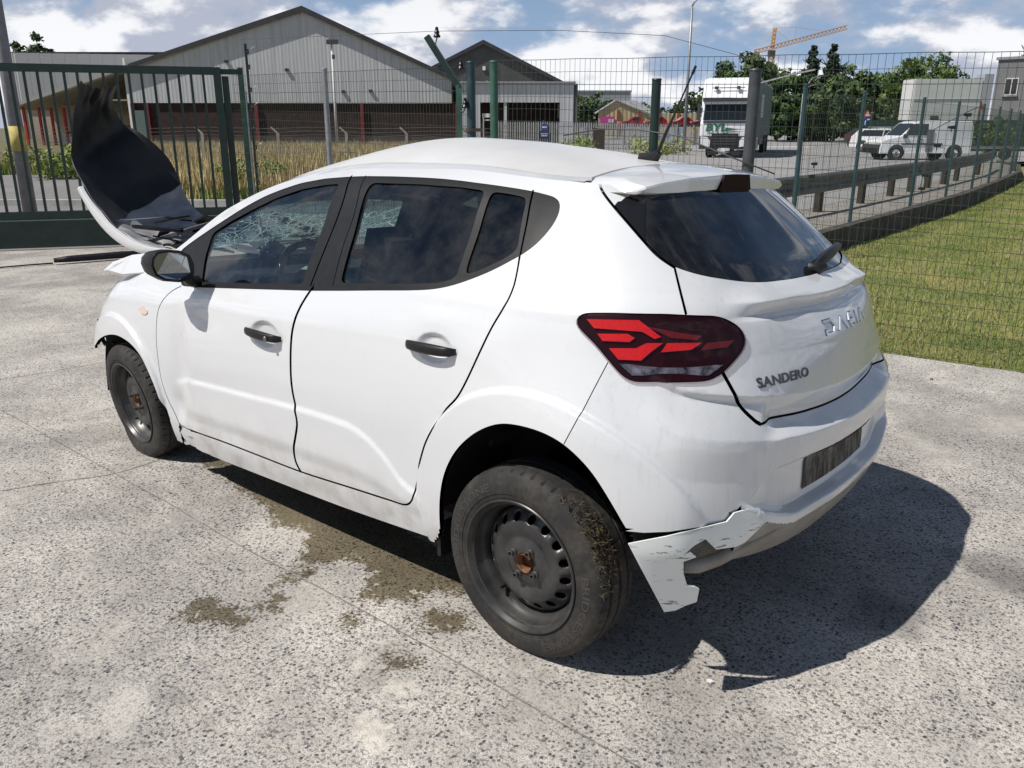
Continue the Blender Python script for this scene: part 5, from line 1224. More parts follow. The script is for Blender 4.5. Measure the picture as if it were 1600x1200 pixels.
# ---- steel and wire
GREEN = mat('green_paint', (.008, .028, .022), .42, var=.35, vscale=7, bump=.05)
GREENP = mat('pale_green_post', (.040, .115, .080), .5, var=.35, vscale=9)
BLUEG = mat('blue_green_post', (.022, .060, .070), .45, var=.3, vscale=8)
GALV = mat('galvanised', (.30, .31, .32), .45, metal=.5, var=.25, vscale=10)
GREYP = mat('grey_post', (.060, .066, .072), .5, var=.25, vscale=9)
WIRE = mat('green_wire', (.030, .045, .034), .55, var=.4, vscale=20)
WIREL = mat('bare_wire', (.45, .45, .44), .4, metal=.6)
INSUL = mat('insulator_black', (.010, .010, .011), .35)
def P3(a, b, t, z): return V(a[0]+(b[0]-a[0])*t, a[1]+(b[1]-a[1])*t, z)
def fence_mesh(par, a, b, z0, zt0, zt1, dx, dz, r, seed):
    """welded wire grid between two plan points, wires slightly wavy"""
    L = math.dist(a, b); n = int(L/dx); mb = MB(); rg = random.Random(seed)
    for i in range(n+1):
        t = i/n; top_ = zt0+(zt1-zt0)*t; p0 = P3(a, b, t, z0); p1 = P3(a, b, t+.0006*rg.uniform(-1, 1), (z0+top_)/2) + Vector((rg.uniform(-1, 1)*.004, rg.uniform(-1, 1)*.004, 0)); p2 = P3(a, b, t, top_)
        mb.tube([p0, p1, p2], r, 3, False)
    k_ = int((max(zt0, zt1)-z0)/dz)
    for j in range(k_+1):
        f_ = j/k_; rr_ = r*1.5 if j in (k_, k_-2) else r
        mb.tube([P3(a, b, t, z0+(zt0+(zt1-zt0)*t-z0)*f_+.003*math.sin(t*40+j)) for t in np.linspace(0, 1, 14)], rr_, 3, False)
    o = mb.build('wire_mesh', WIRE); o.parent = par; o.matrix_parent_inverse = Matrix.Translation(-par.location); o['kind'] = 'stuff'; return o
def post(name, par, p, h, r, m, n=10, lean=(0, 0), cap=True):
    mb = MB(); t = Vector((p.x+lean[0], p.y+lean[1], h)); mb.tube([p, t], r, n)
    if cap: mb.tube([t, t+Vector((0, 0, .012))], [r*1.12, r*1.0], n)
    o = mb.build(name, m, None, True, 40)
    if par: o.parent = par; o.matrix_parent_inverse = Matrix.Translation(-par.location)
    return o
def adopt(o, par): o.parent = par; o.matrix_parent_inverse = Matrix.Translation(-par.location); return o
RF0, RF1 = (-.16, 8.07), (4.6, 4.74)
nf = empty('near_fence', V(*RF0), label='green welded wire mesh fence running right from the twin green posts past the lawn', cat='fence')
fence_mesh(nf, RF0, RF1, .02, 2.20, 2.04, .05, .10, .0019, 4)
def on_line(px_ratio): d = 7.96/(1+.699*px_ratio); return (px_ratio*d, d)
for rt_, h, r, m in ((.164, 1.985, .038, GREEN), (.2755, 2.03, .046, GREYP)):
    q = on_line(rt_); post('post', nf, V(*q, 0), h, r, m)
LF0, LF1 = (-.39, 8.23), (-3.9, 12.25)
lf = empty('side_fence', V(*LF0), label='welded wire mesh fence between the gate and the twin green posts', cat='fence')
fence_mesh(lf, LF0, LF1, .02, 2.16, 2.30, .055, .11, .0019, 6)
post('post', lf, V(-2.183, 10.26, 0), 2.26, .033, GALV)
tag(post('fence_post', None, V(-.385, 8.21, 0), 2.19, .042, BLUEG), 'dark blue-green round post with clamps, left of the twin posts', 'post')
tag(post('fence_post', None, V(-.167, 8.06, 0), 2.185, .038, GREENP), 'bright green round post, right of the twin posts behind the roof', 'post')
# clamps on the left twin post
cl = empty('post_clamps', V(-.385, 8.21, 1.5), label='rusty clamps and chain round the dark blue-green post', cat='clamp')
for z in (1.40, 1.46, 1.58): mb = MB(); mb.tube([V(-.385, 8.21, z), V(-.385, 8.21, z+.03)], .055, 10); mb.box(tuple(V(-.33, 8.17, z+.015)), (.10, .03, .03), VROT); adopt(mb.build('clamp', mat('rusty_iron', (.06, .04, .03), .7, var=.4)), cl)
# angled security post
ap = empty('angled_post', V(-.50, 8.30), label='pale green square post with its top arm bent over to the left', cat='post')
mb = MB(); mb.box(tuple(V(-.505, 8.30, 1.0)), (.055, .055, 2.0), VROT); adopt(mb.build('post', GREENP), ap)
mb = MB(); a_, b_ = V(-.50, 8.30, 1.97), V(-.80, 8.36, 2.43); d_ = (b_-a_); mb.box(tuple((a_+b_)/2), (d_.length, .055, .055), rot=d_.normalized().to_track_quat('X', 'Z').to_matrix()); adopt(mb.build('arm', GREEN), ap)
def insulator(p, lab, arm_to=None):
    e = empty('insulator', p, label=lab, cat='insulator', group='black bell insulators on the fence posts')
    mb = MB(); mb.lathe([(.002, .0), (.030, .0), (.034, .012), (.022, .030), (.018, .036), (.026, .040), (.020, .058), (.014, .064), (.017, .070), (.013, .088), (.002, .094)], p, 'z', 14); adopt(mb.build('bell', INSUL, None, True, 40), e)
    if arm_to is not None: mb = MB(); mb.tube([p, p+(Vector(arm_to)-p)*.4+Vector((0, 0, -.03)), arm_to], .006, 6); adopt(mb.build('hook', mat('hook_steel', (.10, .10, .11), .5, metal=.6), None, True), e)
insulator(V(-.70, 8.30, 2.415), 'black bell insulator standing clear above the bent post arm', V(-.745, 8.33, 2.335))
insulator(V(-.475, 8.2, 2.13), 'black bell insulator in front of the dark gable, beside the bent arm', V(-.53, 8.28, 2.06))
insulator(V(-.44, 8.17, 1.79), 'black bell insulator low between the bent post and the blue-green post', V(-.50, 8.29, 1.77))
mb = MB(); mb.tube([V(-.70+.0, 8.30, 2.47), V(.4, 7.6, 2.405), V(1.2, 7.05, 2.31), V(1.85, 6.6, 2.09)], .0028, 4); mb.tube([V(-.70, 8.30, 2.47), V(-1.6, 9.5, 2.56), V(-3.7, 12.1, 2.75)], .0028, 4)
tag(mb.build('electric_wire', mat('dark_wire', (.06, .06, .065), .5)), 'thin dark electric wire strung along the fence tops against the sky', 'wire')
mb = MB(); mb.tube([V(*on_line(.2755), 1.93), V(2.1, 6.5, 2.0), V(2.2, 6.42, 2.02)], .007, 5); adopt(mb.build('top_hook', WIREL), nf)
# black wire clips on the near fence
for i, (rx, d, z) in enumerate(((2.18, 6.43, 1.55), (2.25, 6.38, 1.36), (2.24, 6.38, 1.27), (3.05, 5.83, 1.70), (2.98, 5.88, 1.62), (2.92, 5.92, 1.50), (2.90, 5.93, 1.41), (2.88, 5.95, 1.30), (2.87, 5.95, 1.21))):
    mb = MB(); p = V(rx, d, z); mb.tube([p-RT*.022, p+RT*.022], [.008, .012], 6); mb.tube([p, p+Vector((0, 0, -.03))], .004, 4)
    tag(mb.build('wire_clip', INSUL), ('uppermost', 'middle', 'lowest', 'highest', 'second highest', 'third', 'fourth', 'fifth', 'lowest')[i] + ' black plastic wire clip on the near fence ' + ('just right of the truck trailer' if i < 3 else 'before the white panel van'), 'clip', 'clips on the near fence')
mb = MB(); mb.tube([V(2.86, 5.95, 1.2), V(2.88, 5.94, 1.60), V(3.06, 5.82, 1.73), V(3.1, 5.8, 1.75)], .0035, 5); tag(mb.build('bent_rod', mat('dark_wire', (.06, .06, .065), .5)), 'thin bent rod hanging on the near fence before the white box body', 'rod')
mb = MB(); mb.tube([V(.45, 7.62, 1.55), V(.75, 7.41, 1.605), V(1.05, 7.2, 1.60), V(1.35, 6.95, 1.55), V(1.7, 6.7, 1.40), V(2.0, 6.5, 1.28)], .006, 5); tag(mb.build('slack_cable', mat('dark_wire', (.06, .06, .065), .5), None, True), 'slack dark cable drooping across the near fence behind the car roof', 'cable')

# ---- sliding gate
G0, G1 = (-6.63, 11.47), (-4.05, 12.26)
gd = math.hypot(G1[0]-G0[0], G1[1]-G0[1]); gdir = ((G1[0]-G0[0])/gd, (G1[1]-G0[1])/gd)
def gp(t, z, off=0.): return V(G0[0]+gdir[0]*t-gdir[1]*off, G0[1]+gdir[1]*t+gdir[0]*off, z)
grot = VROT+math.atan2(gdir[1], gdir[0])
gate = empty('sliding_gate', gp(0, 0), label='dark green steel sliding gate with upright bars and a deep bottom beam', cat='gate')
def gbox(name, t0, t1, z0, z1, th, m=GREEN, off=0.): mb = MB(); c = gp((t0+t1)/2, (z0+z1)/2, off); mb.box(tuple(c), (t1-t0, th, z1-z0), grot); return adopt(mb.build(name, m), gate)
gbox('top_rail', -2.6, gd, 2.31, 2.41, .08); gbox('middle_rail', -2.6, gd-.02, .40, .515, .09); gbox('bottom_beam', -2.6, gd+.05, .03, .394, .13); gbox('beam_flange', -2.6, gd, .394, .405, .16, mat('green_edge', (.10, .16, .13), .5))
gbox('end_stile', gd-.10, gd, .51, 2.31, .08)
for i in range(31): t = gd-.235-.158*i; gbox('bar', t-.016, t+.016, .515, 2.31, .032)
# twin posts at the gate's end
ge = empty('gate_post', gp(gd+.12, 0), label='green steel guide posts at the free end of the gate', cat='post')
for t, z1, th, m in ((gd+.05, 2.30, .09, GREEN), (gd+.26, 2.42, .075, GREENP)):
    mb = MB(); mb.box(tuple(gp(t, z1/2, .12)), (th, th, z1), grot); adopt(mb.build('post', m), ge)
mb = MB(); mb.box(tuple(gp(gd+.10, 2.36, .10)), (.36, .06, .07), grot); adopt(mb.build('bracket', GREEN), ge)
ep = empty('electric_fence_post', gp(gd+.36, 0), label='thin dark post carrying a column of wire insulators beside the gate', cat='post')
mb = MB(); mb.box(tuple(gp(gd+.36, 1.36, -.05)), (.035, .035, 2.72), grot); adopt(mb.build('post', GREEN), ep)
mb = MB(); mb.tube([gp(gd+.31, .1, -.06), gp(gd+.31, 2.1, -.06)], .012, 6); adopt(mb.build('conduit', GALV), ep)
for i, z in enumerate((.62, .85, 1.1, 1.35, 1.62, 1.9, 2.12, 2.42, 2.62)):
    mb = MB(); p = gp(gd+.385, z, -.07); mb.lathe([(.002, -.03), (.016, -.03), (.018, -.01), (.010, 0), (.018, .012), (.012, .03), (.002, .032)], p, 'z', 10); q = adopt(mb.build('insulator', INSUL, None, True, 40), ep)
    if i in (3, 5, 6, 8): mb = MB(); mb.tube([p, p+RT*.05+Vector((0, 0, .03)), p+RT*.10+Vector((0, 0, .07)), p+RT*.14+Vector((0, 0, .03))], .004, 5); adopt(mb.build('wire_loop', WIREL, None, True), ep)
# banded pole behind the gate
pl_ = empty('banded_pole', V(-7.27, 12.7), label='grey pole with a yellow band standing behind the gate at the left edge', cat='pole')
mb = MB(); mb.tube([V(-7.27, 12.7, 0), V(-7.27, 12.7, 5.2)], [.10, .085], 14); adopt(mb.build('shaft', mat('pole_grey', (.24, .24, .25), .7, var=.2), None, True), pl_)
mb = MB(); mb.tube([V(-7.27, 12.7, 1.28), V(-7.27, 12.7, 1.63)], .103, 14); adopt(mb.build('band', mat('band_yellow', (.55, .46, .14), .7, var=.25, vscale=8), None, True), pl_)

# ---- far fence on the wall with its posts, guard rail
ff_ = empty('wall_fence', V(5.14, 12.9, .25), label='green wire mesh fence with slim posts standing on the low concrete wall', cat='fence')
FP = [(3.55, 10.62), (5.14, 12.78), (7.21, 15.3), (8.88, 17.35), (10.6, 19.6), (12.2, 21.8), (13.8, 24.1), (15.4, 26.4), (17, 28.9)]
for i, q in enumerate(FP): post('post', ff_, V(*q, .22), 2.12, .028, BLUEG, 8)
for i in range(len(FP)-1): fence_mesh(ff_, FP[i], FP[i+1], .27, 2.05, 2.05, .075 if i < 4 else .12, .15, .0022 if i < 4 else .003, 30+i)
gr_ = empty('guard_rail', V(5.35, 14.8, .2), label='weathered crash barrier with brown posts along the road edge', cat='guard rail')
GRL = [(3.2, 12.2), (5.35, 14.76), (8.17, 18.32), (10.2, 20.9), (12.4, 23.8), (14.6, 26.8), (17, 30.5)]
RAILM = mat('weathered_rail', (.055, .057, .057), .6, var=.4, vscale=3, col2=(.13, .13, .127))
prof = [(-.155, 0), (-.12, .04), (-.075, .04), (-.03, 0), (.03, 0), (.075, .04), (.12, .04), (.155, 0)]
for a, b in zip(GRL[:-1], GRL[1:]):
    p, q = V(*a, .72), V(*b, .72); t = (q-p).normalized(); n_ = Vector((t.y, -t.x, 0)); v = []
    for e_ in (p, q):
        for z, o_ in prof: v.append(e_+n_*(o_+.10)+Vector((0, 0, z)))
    o = add('rail', v, [[j, j+1, j+9, j+8] for j in range(7)], RAILM); sm = o.modifiers.new('t', 'SOLIDIFY'); sm.thickness = .006; adopt(o, gr_)
BROWN = mat('brown_post', (.034, .024, .017), .85, var=.4, vscale=6)
for a in [(4.3, 13.5), (5.35, 14.76), (6.8, 16.5), (8.17, 18.32), (9.2, 19.6), (10.2, 20.9), (11.3, 22.3), (12.4, 23.8), (14.6, 26.8)]:
    mb = MB(); p = V(*a, .5); mb.box(tuple(p), (.11, .11, .66), VROT+.6); adopt(mb.build('post', BROWN), gr_)
# ================================================================== beyond the fence
def loc(name, rx, d, z=0., rot=0., **kw):
    e = empty(name, V(rx, d, z), VROT+rot, **kw); return e
def part(mb, name, m, par, smooth=False, sharp=None):
    o = mb.build(name, m, None, smooth, sharp); o.parent = par; return o
def B(*boxes):
    mb = MB()
    for c, s in boxes: mb.box(c, s)
    return mb
def slab(poly, y0, depth):
    """front-facing polygon (x, z) extruded back"""
    mb = MB(); mb.prism(poly, (0, y0, 0), (1, 0, 0), (0, 0, 1), (0, 1, 0), depth); return mb
def corrugated(name, base, rel, freq):
    m, nt, b, o = matnt(name); tc = N(nt, 'ShaderNodeTexCoord'); sx = N(nt, 'ShaderNodeSeparateXYZ'); lk(nt, tc.outputs['Object'], sx.inputs[0])
    n1 = nnoise(nt, tc.outputs['Object'], .25, 5, .6); mp = N(nt, 'ShaderNodeMapping'); mp.inputs['Scale'].default_value = (1.2, 1.2, .06); lk(nt, tc.outputs['Object'], mp.inputs[0]); n2 = nnoise(nt, mp.outputs[0], 2.2, 5, .65)
    c = nmix(nt, nramp(nt, n2, .35, .7), base, tuple(x*.80 for x in base)); lk(nt, c, b.inputs['Base Color']); b.inputs['Roughness'].default_value = .6
    w = nmath(nt, 'SINE', nmath(nt, 'MULTIPLY', sx.outputs[0], freq)); bp = N(nt, 'ShaderNodeBump'); bp.inputs['Strength'].default_value = rel; bp.inputs['Distance'].default_value = .06; lk(nt, w, bp.inputs['Height']); lk(nt, bp.outputs[0], b.inputs['Normal'])
    return m
CLAD = corrugated('grey_cladding', (.55, .56, .575), .13, 2*math.pi/.33)
CLADW = corrugated('white_cladding', (.66, .66, .65), .5, 2*math.pi/.5)
FIBRE = mat('fibre_cement', (.33, .33, .33), .9, var=.25, vscale=.8)
DARKIN = mat('dark_brick', (.030, .018, .017), .9, var=.4, vscale=2.5, col2=(.055, .030, .027))
REDST = mat('red_steel', (.17, .022, .022), .6, var=.25, vscale=3)
TAN = mat('tan_render', (.42, .34, .27), .9, var=.15)
EDGE = mat('roof_edge', (.045, .045, .05), .8, var=.3, vscale=2)

# ---- big gabled hall (front gable in grey sheet over a dark brick base)
hA = loc('gabled_hall', -18.6, 80, label='large grey sheet-clad gabled hall with a dark brick base behind the dry field', cat='warehouse')
# wall sheets as panels, each one a strip under the roof line
AX = [-16.4+i*1.34 for i in range(23)]
def roofA(x): return 11.45-abs(x)*.302 if x < 0 else 11.45-abs(x)*.433
for a, b in zip(AX[:-1], AX[1:]):
    pts = [(a+.006, 3.75), (b-.006, 3.75), (b-.006, roofA(b))] + ([(0, roofA(0))] if a < 0 < b else []) + [(a+.006, roofA(a))]
    part(slab(pts, 0, .12), 'cladding_sheet', CLAD, hA)
part(B(((-1.4, .35, 1.85), (30, .3, 3.8))), 'base_wall', DARKIN, hA)
for x in (-16.2, -14.9, -4.9, 4.8, 13.5): part(B(((x, .1, 1.85), (.32, .3, 3.7))), 'column', REDST, hA)
part(slab([(-27.3, 3.18), (0, 11.43), (0, 11.80), (-27.3, 3.5)], -.35, 46), 'roof', FIBRE, hA); part(slab([(14.2, 5.30), (14.2, 5.62), (0, 11.80), (0, 11.43)], -.35, 46), 'roof', FIBRE, hA)
part(slab([(0, 11.38), (14.3, 5.2), (14.3, 5.55), (0, 11.88), (-16, 7.05), (-16, 6.7)], -.42, .06), 'verge_trim', EDGE, hA)
part(slab([(-16.0, 6.72), (-27.4, 3.2), (-27.4, 3.52), (-16.0, 7.05)], -.42, .06), 'verge_trim', mat('pale_verge', (.38, .37, .34), .8), hA)
part(B(((-16.5, 22, 3.9), (.2, 44, 7.4))), 'side_wall', CLADW, hA); part(B(((-17.6, 20, 4.0), (2.2, 40, .1))), 'canopy_ceiling', TAN, hA)
part(B(((-24.2, 6, 2.5), (5.0, .2, 2.4))), 'lean_to_wall', TAN, hA); part(B(((-21, 7, .8), (11.5, .2, 2.0))), 'plinth', mat('grey_plinth', (.15, .15, .155), .9, var=.3), hA)
for i, x in enumerate((-26.6, -25.6, -24.9, -24.1, -23.2, -22.1)): part(B(((x, .6+i*.8, 1.7), (.2, .2, 3.4))), 'canopy_post', mat('canopy_red', (.40, .035, .03), .6), hA)
part(B(((-15.6, -.1, 1.6), (.9, .08, 3.0))), 'hall_door', mat('door_green_grey', (.12, .17, .16), .7), hA)
for x, z in ((-7.2, 7.3), (-1.8, 6.6), (3.2, 4.75), (5.7, 4.8)): part(B(((x, -.1, z), (.3, .2, .22))), 'wall_lamp', EDGE, hA)
for x in (-15.5, -6.0, 2.5): part(B(((x, 12, .75), (.3, .3, 1.5))), 'inner_pier', CONC, hA)
# ---- second, darker hall with its white front annex
hB = loc('dark_hall', -2.72, 84, label='dark grey rendered hall gable with a mossy roof beside the big hall', cat='warehouse')
k_ = 84/75
DREN = mat('dark_render', (.085, .083, .080), .9, var=.2, vscale=.7)
part(slab([(-5.5, 0), (8.2, 0), (8.2, 5.3), (0, 9.2), (-5.5, 6.5)], 0, .3), 'gable_wall', DREN, hB)
MOSS = mat('mossy_roof', (.17, .155, .125), .95, var=.35, vscale=.9, bump=.3, bscale=6)
part(slab([(0, 9.25), (0, 9.45), (8.6, 5.35), (8.6, 5.1)], -.25, 20), 'roof', MOSS, hB); part(slab([(-6, 6.35), (-6, 6.6), (0, 9.45), (0, 9.25)], -.25, 20), 'roof', MOSS, hB)
part(slab([(0, 9.12), (8.7, 4.95), (8.7, 5.3), (0, 9.5), (-6.1, 6.6), (-6.1, 6.3)], -.32, .06), 'verge_trim', EDGE, hB)
mb = MB(); v_ = [(-4.9, 2.0, 7.15), (-1.2, 2.0, 8.93), (-2.2, 4.2, 8.46), (-5.6, 4.2, 6.82)]; mb.quad(*v_); part(mb, 'roof_light', mat('roof_light_sheet', (.75, .76, .78), .4), hB)
part(B(((.05, -.05, 7.0), (.3, .15, .35))), 'flood_lamp', CLADW, hB); part(B(((.3, -.05, 5.75), (.16, .12, .3))), 'flood_lamp', CLADW, hB)
part(slab([(-.9, 5.0), (8.0, 5.0), (8.0, 5.35), (-.9, 5.35)], -.3, .3), 'lintel_band', mat('brown_band', (.12, .10, .085), .9, var=.3), hB)
hC = loc('white_annex', -4.5, 75, label='low grey-white sheet-clad annex with dark open bays below the dark gable', cat='building')
for x0, x1, z0, z1 in ((-.2, 1.75, 0, 5.2), (1.75, 8.6, 3.68, 5.2), (8.6, 9.75, 0, 5.2)):
    n_ = max(1, round((x1-x0)/1.2))
    for i in range(n_): a = x0+(x1-x0)*i/n_; b = x0+(x1-x0)*(i+1)/n_; part(B((((a+b)/2, 0, (z0+z1)/2), (b-a-.01, .15, z1-z0))), 'cladding_sheet', CLAD, hC)
part(B(((5, 4, 1.84), (7.2, .2, 3.7))), 'bay_back', DARKIN, hC); part(B(((3.9, .2, 1.84), (.25, .4, 3.66))), 'bay_post', CLAD, hC); part(B(((10.0, 4, 2.6), (.2, 8, 5.2))), 'side_wall', mat('annex_side', (.12, .12, .115), .9), hC); part(B(((4.8, 4, 5.3), (10.2, 8.6, .15))), 'roof', FIBRE, hC)
mb = MB(); 
for x in (-.32, .32): mb.box((x, 0, 1.5), (.1, .1, 2.0))
mb.box((0, 0, 2.35), (.8, .1, .3)); mb.box((0, 0, 2.0), (.7, .08, .08)); o = mb.build('steel_trestle', CLADW); o.location = V(-2.0, 70, .2); o.rotation_euler = (0, 0, VROT); tag(o, 'white steel trestle standing in the left open bay of the annex', 'trestle')
# ---- low pale hall far left and its poplars
hD = loc('pale_hall', -56, 100, label='long pale grey flat-fronted hall at the far left', cat='warehouse')
for i in range(12): part(B(((.7+1.4*i, 0, 6.6), (1.38, .2, 6.0-.035*i))), 'cladding_sheet', mat('pale_sheet', (.34, .345, .36), .8, var=.1), hD)
part(B(((8, .2, 2.0), (17, .2, 4.0))), 'base_wall', TAN, hD); part(B(((-.8, 4, 5.2), (1.6, 8, 9))), 'side_wall', CLADW, hD); part(B(((7.5, 4, 9.66), (19, 8, .12))), 'roof', EDGE, hD)

# ---- trees
LEAF = [mat('leaf_dark', (.022, .048, .012), .7), mat('leaf_mid', (.040, .080, .018), .7), mat('leaf_light', (.080, .125, .028), .7)]
BARK = mat('bark', (.06, .045, .035), .95, var=.3, vscale=3)
def tree(name, rx, d, z0, h, rad, lab, kind='round', n=2200, seed=1, leaf=.30, group='trees beyond the road', base=.28, mats=LEAF):
    g = np.random.default_rng(seed); r = empty(name, V(rx, d, z0), label=lab, cat='tree', group=group)
    rg = random.Random(seed); mb = MB(); th = h*(.62 if kind != 'cone' else .9)
    mb.tube([(0, 0, -.1), (rg.uniform(-.1, .1), rg.uniform(-.1, .1), th*.5), (rg.uniform(-.2, .2), 0, th)], [h*.024, h*.018, h*.006], 7)
    for i in range(7):
        a = rg.uniform(0, 6.28); z = th*rg.uniform(.35, .9); L = rad*rg.uniform(.4, .8); mb.tube([(0, 0, z), (math.cos(a)*L*.5, math.sin(a)*L*.5, z+L*.25), (math.cos(a)*L, math.sin(a)*L, z+L*.55)], [h*.010, h*.006, h*.002], 5)
    o = mb.build('trunk', BARK, None, True); o.parent = r
    # clumps of leaf faces around many branch ends
    nc = 60 if kind != 'cone' else 80; C_ = []
    while len(C_) < nc:
        u = g.normal(size=3); u /= np.linalg.norm(u); rr_ = g.random()**.4
        if kind == 'cone':
            t = g.random()**.95; z = h*(base*.4+(1-base*.4)*t); a = g.uniform(0, 6.28); q = rad*(1-t)**.8*g.uniform(.2, 1.0); C_.append((q*math.cos(a), q*math.sin(a), z-.15*q, .34*rad*(1.05-t*.75)))
        elif kind == 'poplar':
            t = g.random(); q = rad*math.sin(math.pi*(t*.85+.1))**.7*g.random()**.5; a = g.uniform(0, 6.28); C_.append((q*math.cos(a), q*math.sin(a), h*(.15+.85*t), rad*.4))
        else:
            c = u*rr_; C_.append((c[0]*rad, c[1]*rad, h*base+(h*(1-base))*(.5+.5*c[2]*.92), rad*g.uniform(.20, .36)))
    C_ = np.array(C_); k_ = g.integers(0, nc, n); u = g.normal(size=(n, 3)); u /= np.linalg.norm(u, axis=1)[:, None]
    p = C_[k_, :3]+u*(C_[k_, 3]*g.random(n)**.35)[:, None]*np.array([1, 1, .7])
    a = g.normal(size=(n, 3)); a /= np.linalg.norm(a, axis=1)[:, None]; b = np.cross(a, u+.2*g.normal(size=(n, 3))); b /= np.linalg.norm(b, axis=1)[:, None]+1e-6
    s_ = leaf*g.uniform(.5, 1.2, n)[:, None]; v = np.stack([p-a*s_, p+b*s_*.55, p+a*s_, p-b*s_*.55], 1).reshape(-1, 3)
    me = bpy.data.meshes.new('crown'); me.from_pydata(v.tolist(), [], np.arange(4*n).reshape(-1, 4).tolist())
    for m_ in mats: me.materials.append(m_)
    sh = np.clip((g.random(nc)*.75)[k_]*3+g.random(n)*.9-.1, 0, 2.99).astype(np.int32); me.polygons.foreach_set('material_index', sh)
    o = bpy.data.objects.new('crown', me); COL.objects.link(o); o.parent = r; return r
CON = [mat('needle_dark', (.012, .026, .014), .8), mat('needle_mid', (.018, .038, .018), .8), mat('needle_light', (.03, .052, .024), .8)]
# far left poplars
for i, (rx, h, r_, lb) in enumerate(((-62.3, 11.8, 1.3, 'leftmost small dark poplar top above the pale hall'), (-60.0, 12.6, 1.7, 'tallest poplar top above the pale hall'), (-58.2, 11.2, 1.2, 'right short poplar top above the pale hall'))):
    tree('poplar_tree', rx, 112, 0, h, r_, lb, 'poplar', 1800, 40+i, .28, 'poplars behind the pale hall')
# group right of the truck
TL = [(26.2, 100, 9.4, 3.8, 'round', 'broad tree rising just behind the truck cab'), (29.6, 102, 9.0, 3.3, 'round', 'rounded tree above the truck trailer'),
      (33.2, 98, 10.0, 3.0, 'cone', 'left dark spire of the two conifers right of the truck'), (35.8, 99, 10.2, 3.2, 'cone', 'right taller spire of the two conifers'),
      (31.2, 96, 7.4, 3.2, 'round', 'low dark tree between trailer and conifers'), (37.9, 98, 8.2, 3.4, 'round', 'dark tree just right of the conifers'),
      (40.2, 97, 7.6, 3.1, 'round', 'medium tree left of the blue road sign'), (42.9, 99, 7.6, 3.3, 'round', 'tree above the blue road sign'), (45.6, 98, 7.0, 3.2, 'round', 'tree between the sign and the white box body'),
      (34.6, 93, 6.4, 3.2, 'round', 'dark shrubby tree below the conifers'), (28.2, 92, 5.4, 2.2, 'round', 'shrubby tree at the tail of the trailer')]
for i, (rx, d, h, r_, kd, lb) in enumerate(TL): tree('conifer_tree' if kd == 'cone' else 'leafy_tree', rx, d, .2, h, r_, lb, kd, 6500, 60+i, .27 if kd != 'cone' else .22, base=.05, mats=CON if kd == 'cone' else LEAF)
LEAF2 = [mat('leaf_fresh_dark', (.045, .085, .015), .7), mat('leaf_fresh_mid', (.085, .135, .022), .7), mat('leaf_fresh_light', (.14, .19, .045), .7)]
tree('leafy_tree', 36.3, 78, .2, 8.0, 3.3, 'big bright green tree behind the white box body', 'round', 4500, 90, .24, base=.2, mats=LEAF2)
tree('leafy_tree', 47.6, 80, .2, 9.3, 1.9, 'tree top peeping over the grey building at the right edge', 'round', 1800, 91, .28, mats=LEAF2)
# dark hedge of trees behind the yellow building, each its own
for i, (rx, d, h, r_, lb) in enumerate(((11.5, 150, 6.9, 3.2, 'dark tree touching the annex corner'), (14.6, 151, 7.1, 3.0, 'dark tree left of the yellow gable'), (17.8, 152, 6.2, 2.6, 'dark tree behind the yellow gable'), (21.4, 152, 6.4, 2.4, 'small tree behind the yellow roof'), (24.3, 150, 5.4, 2.2, 'small tree at the end of the yellow roof'), (28.4, 148, 5.8, 2.6, 'pale tree left of the street lamp'), (31.5, 146, 8.0, 3.0, 'taller tree between the street lamp and the truck'))):
    tree('leafy_tree', rx, d, .2, h, r_, lb, 'round', 1500, 120+i, .36, 'trees behind the yellow building', .1)
# grey slab building and far roofs
hE = loc('far_slab', 18, 210, label='pale grey flat-roofed building far behind the dark trees', cat='building'); part(B(((0, 0, 4.9), (20, 6, 9.8))), 'wall', mat('far_grey', (.36, .38, .41), .9), hE); part(B(((0, 0, 9.9), (20.4, 6.4, .3))), 'roof', FIBRE, hE)
# ---- yellow shed, red vehicles, graffiti wall
hY = loc('yellow_shed', 11.9, 120, .2, label='cream boarded shed with red pilasters behind the red vehicles', cat='shed')
CREAM = corrugated('cream_boards', (.58, .47, .27), .4, 2*math.pi/.6)
part(slab([(0, .2), (6.3, .2), (6.3, 3.4), (2.4, 4.9), (0, 3.4)], 0, .2), 'gable_wall', CREAM, hY); part(B(((10.2, .1, 1.7), (7.8, .2, 3.3))), 'side_wall', CREAM, hY)
part(slab([(2.4, 4.95), (-.3, 3.3), (-.3, 3.45), (2.4, 5.1), (6.8, 3.3), (6.8, 3.15)], -.2, 3), 'roof', FIBRE, hY); mb = MB(); mb.quad((2.6, 0, 5.0), (7.0, 0, 3.3), (9.5, 9, 3.6), (6.4, 9, 5.2)); part(mb, 'roof_slope', FIBRE, hY)
for x in (2.7, 5.6, 8.3, 11.0): part(B(((x, -.1, 1.9), (.4, .2, 3.6 if x < 3 else 3.0))), 'pilaster', mat('pilaster_red', (.28, .09, .05), .8), hY)
part(B(((1.2, -.12, 2.4), (1.9, .05, 1.0))), 'pink_poster', mat('poster_pink', (.60, .06, .33), .6), hY); part(B(((1.7, -.16, 2.3), (.7, .03, .5))), 'poster_figure', CLADW, hY)
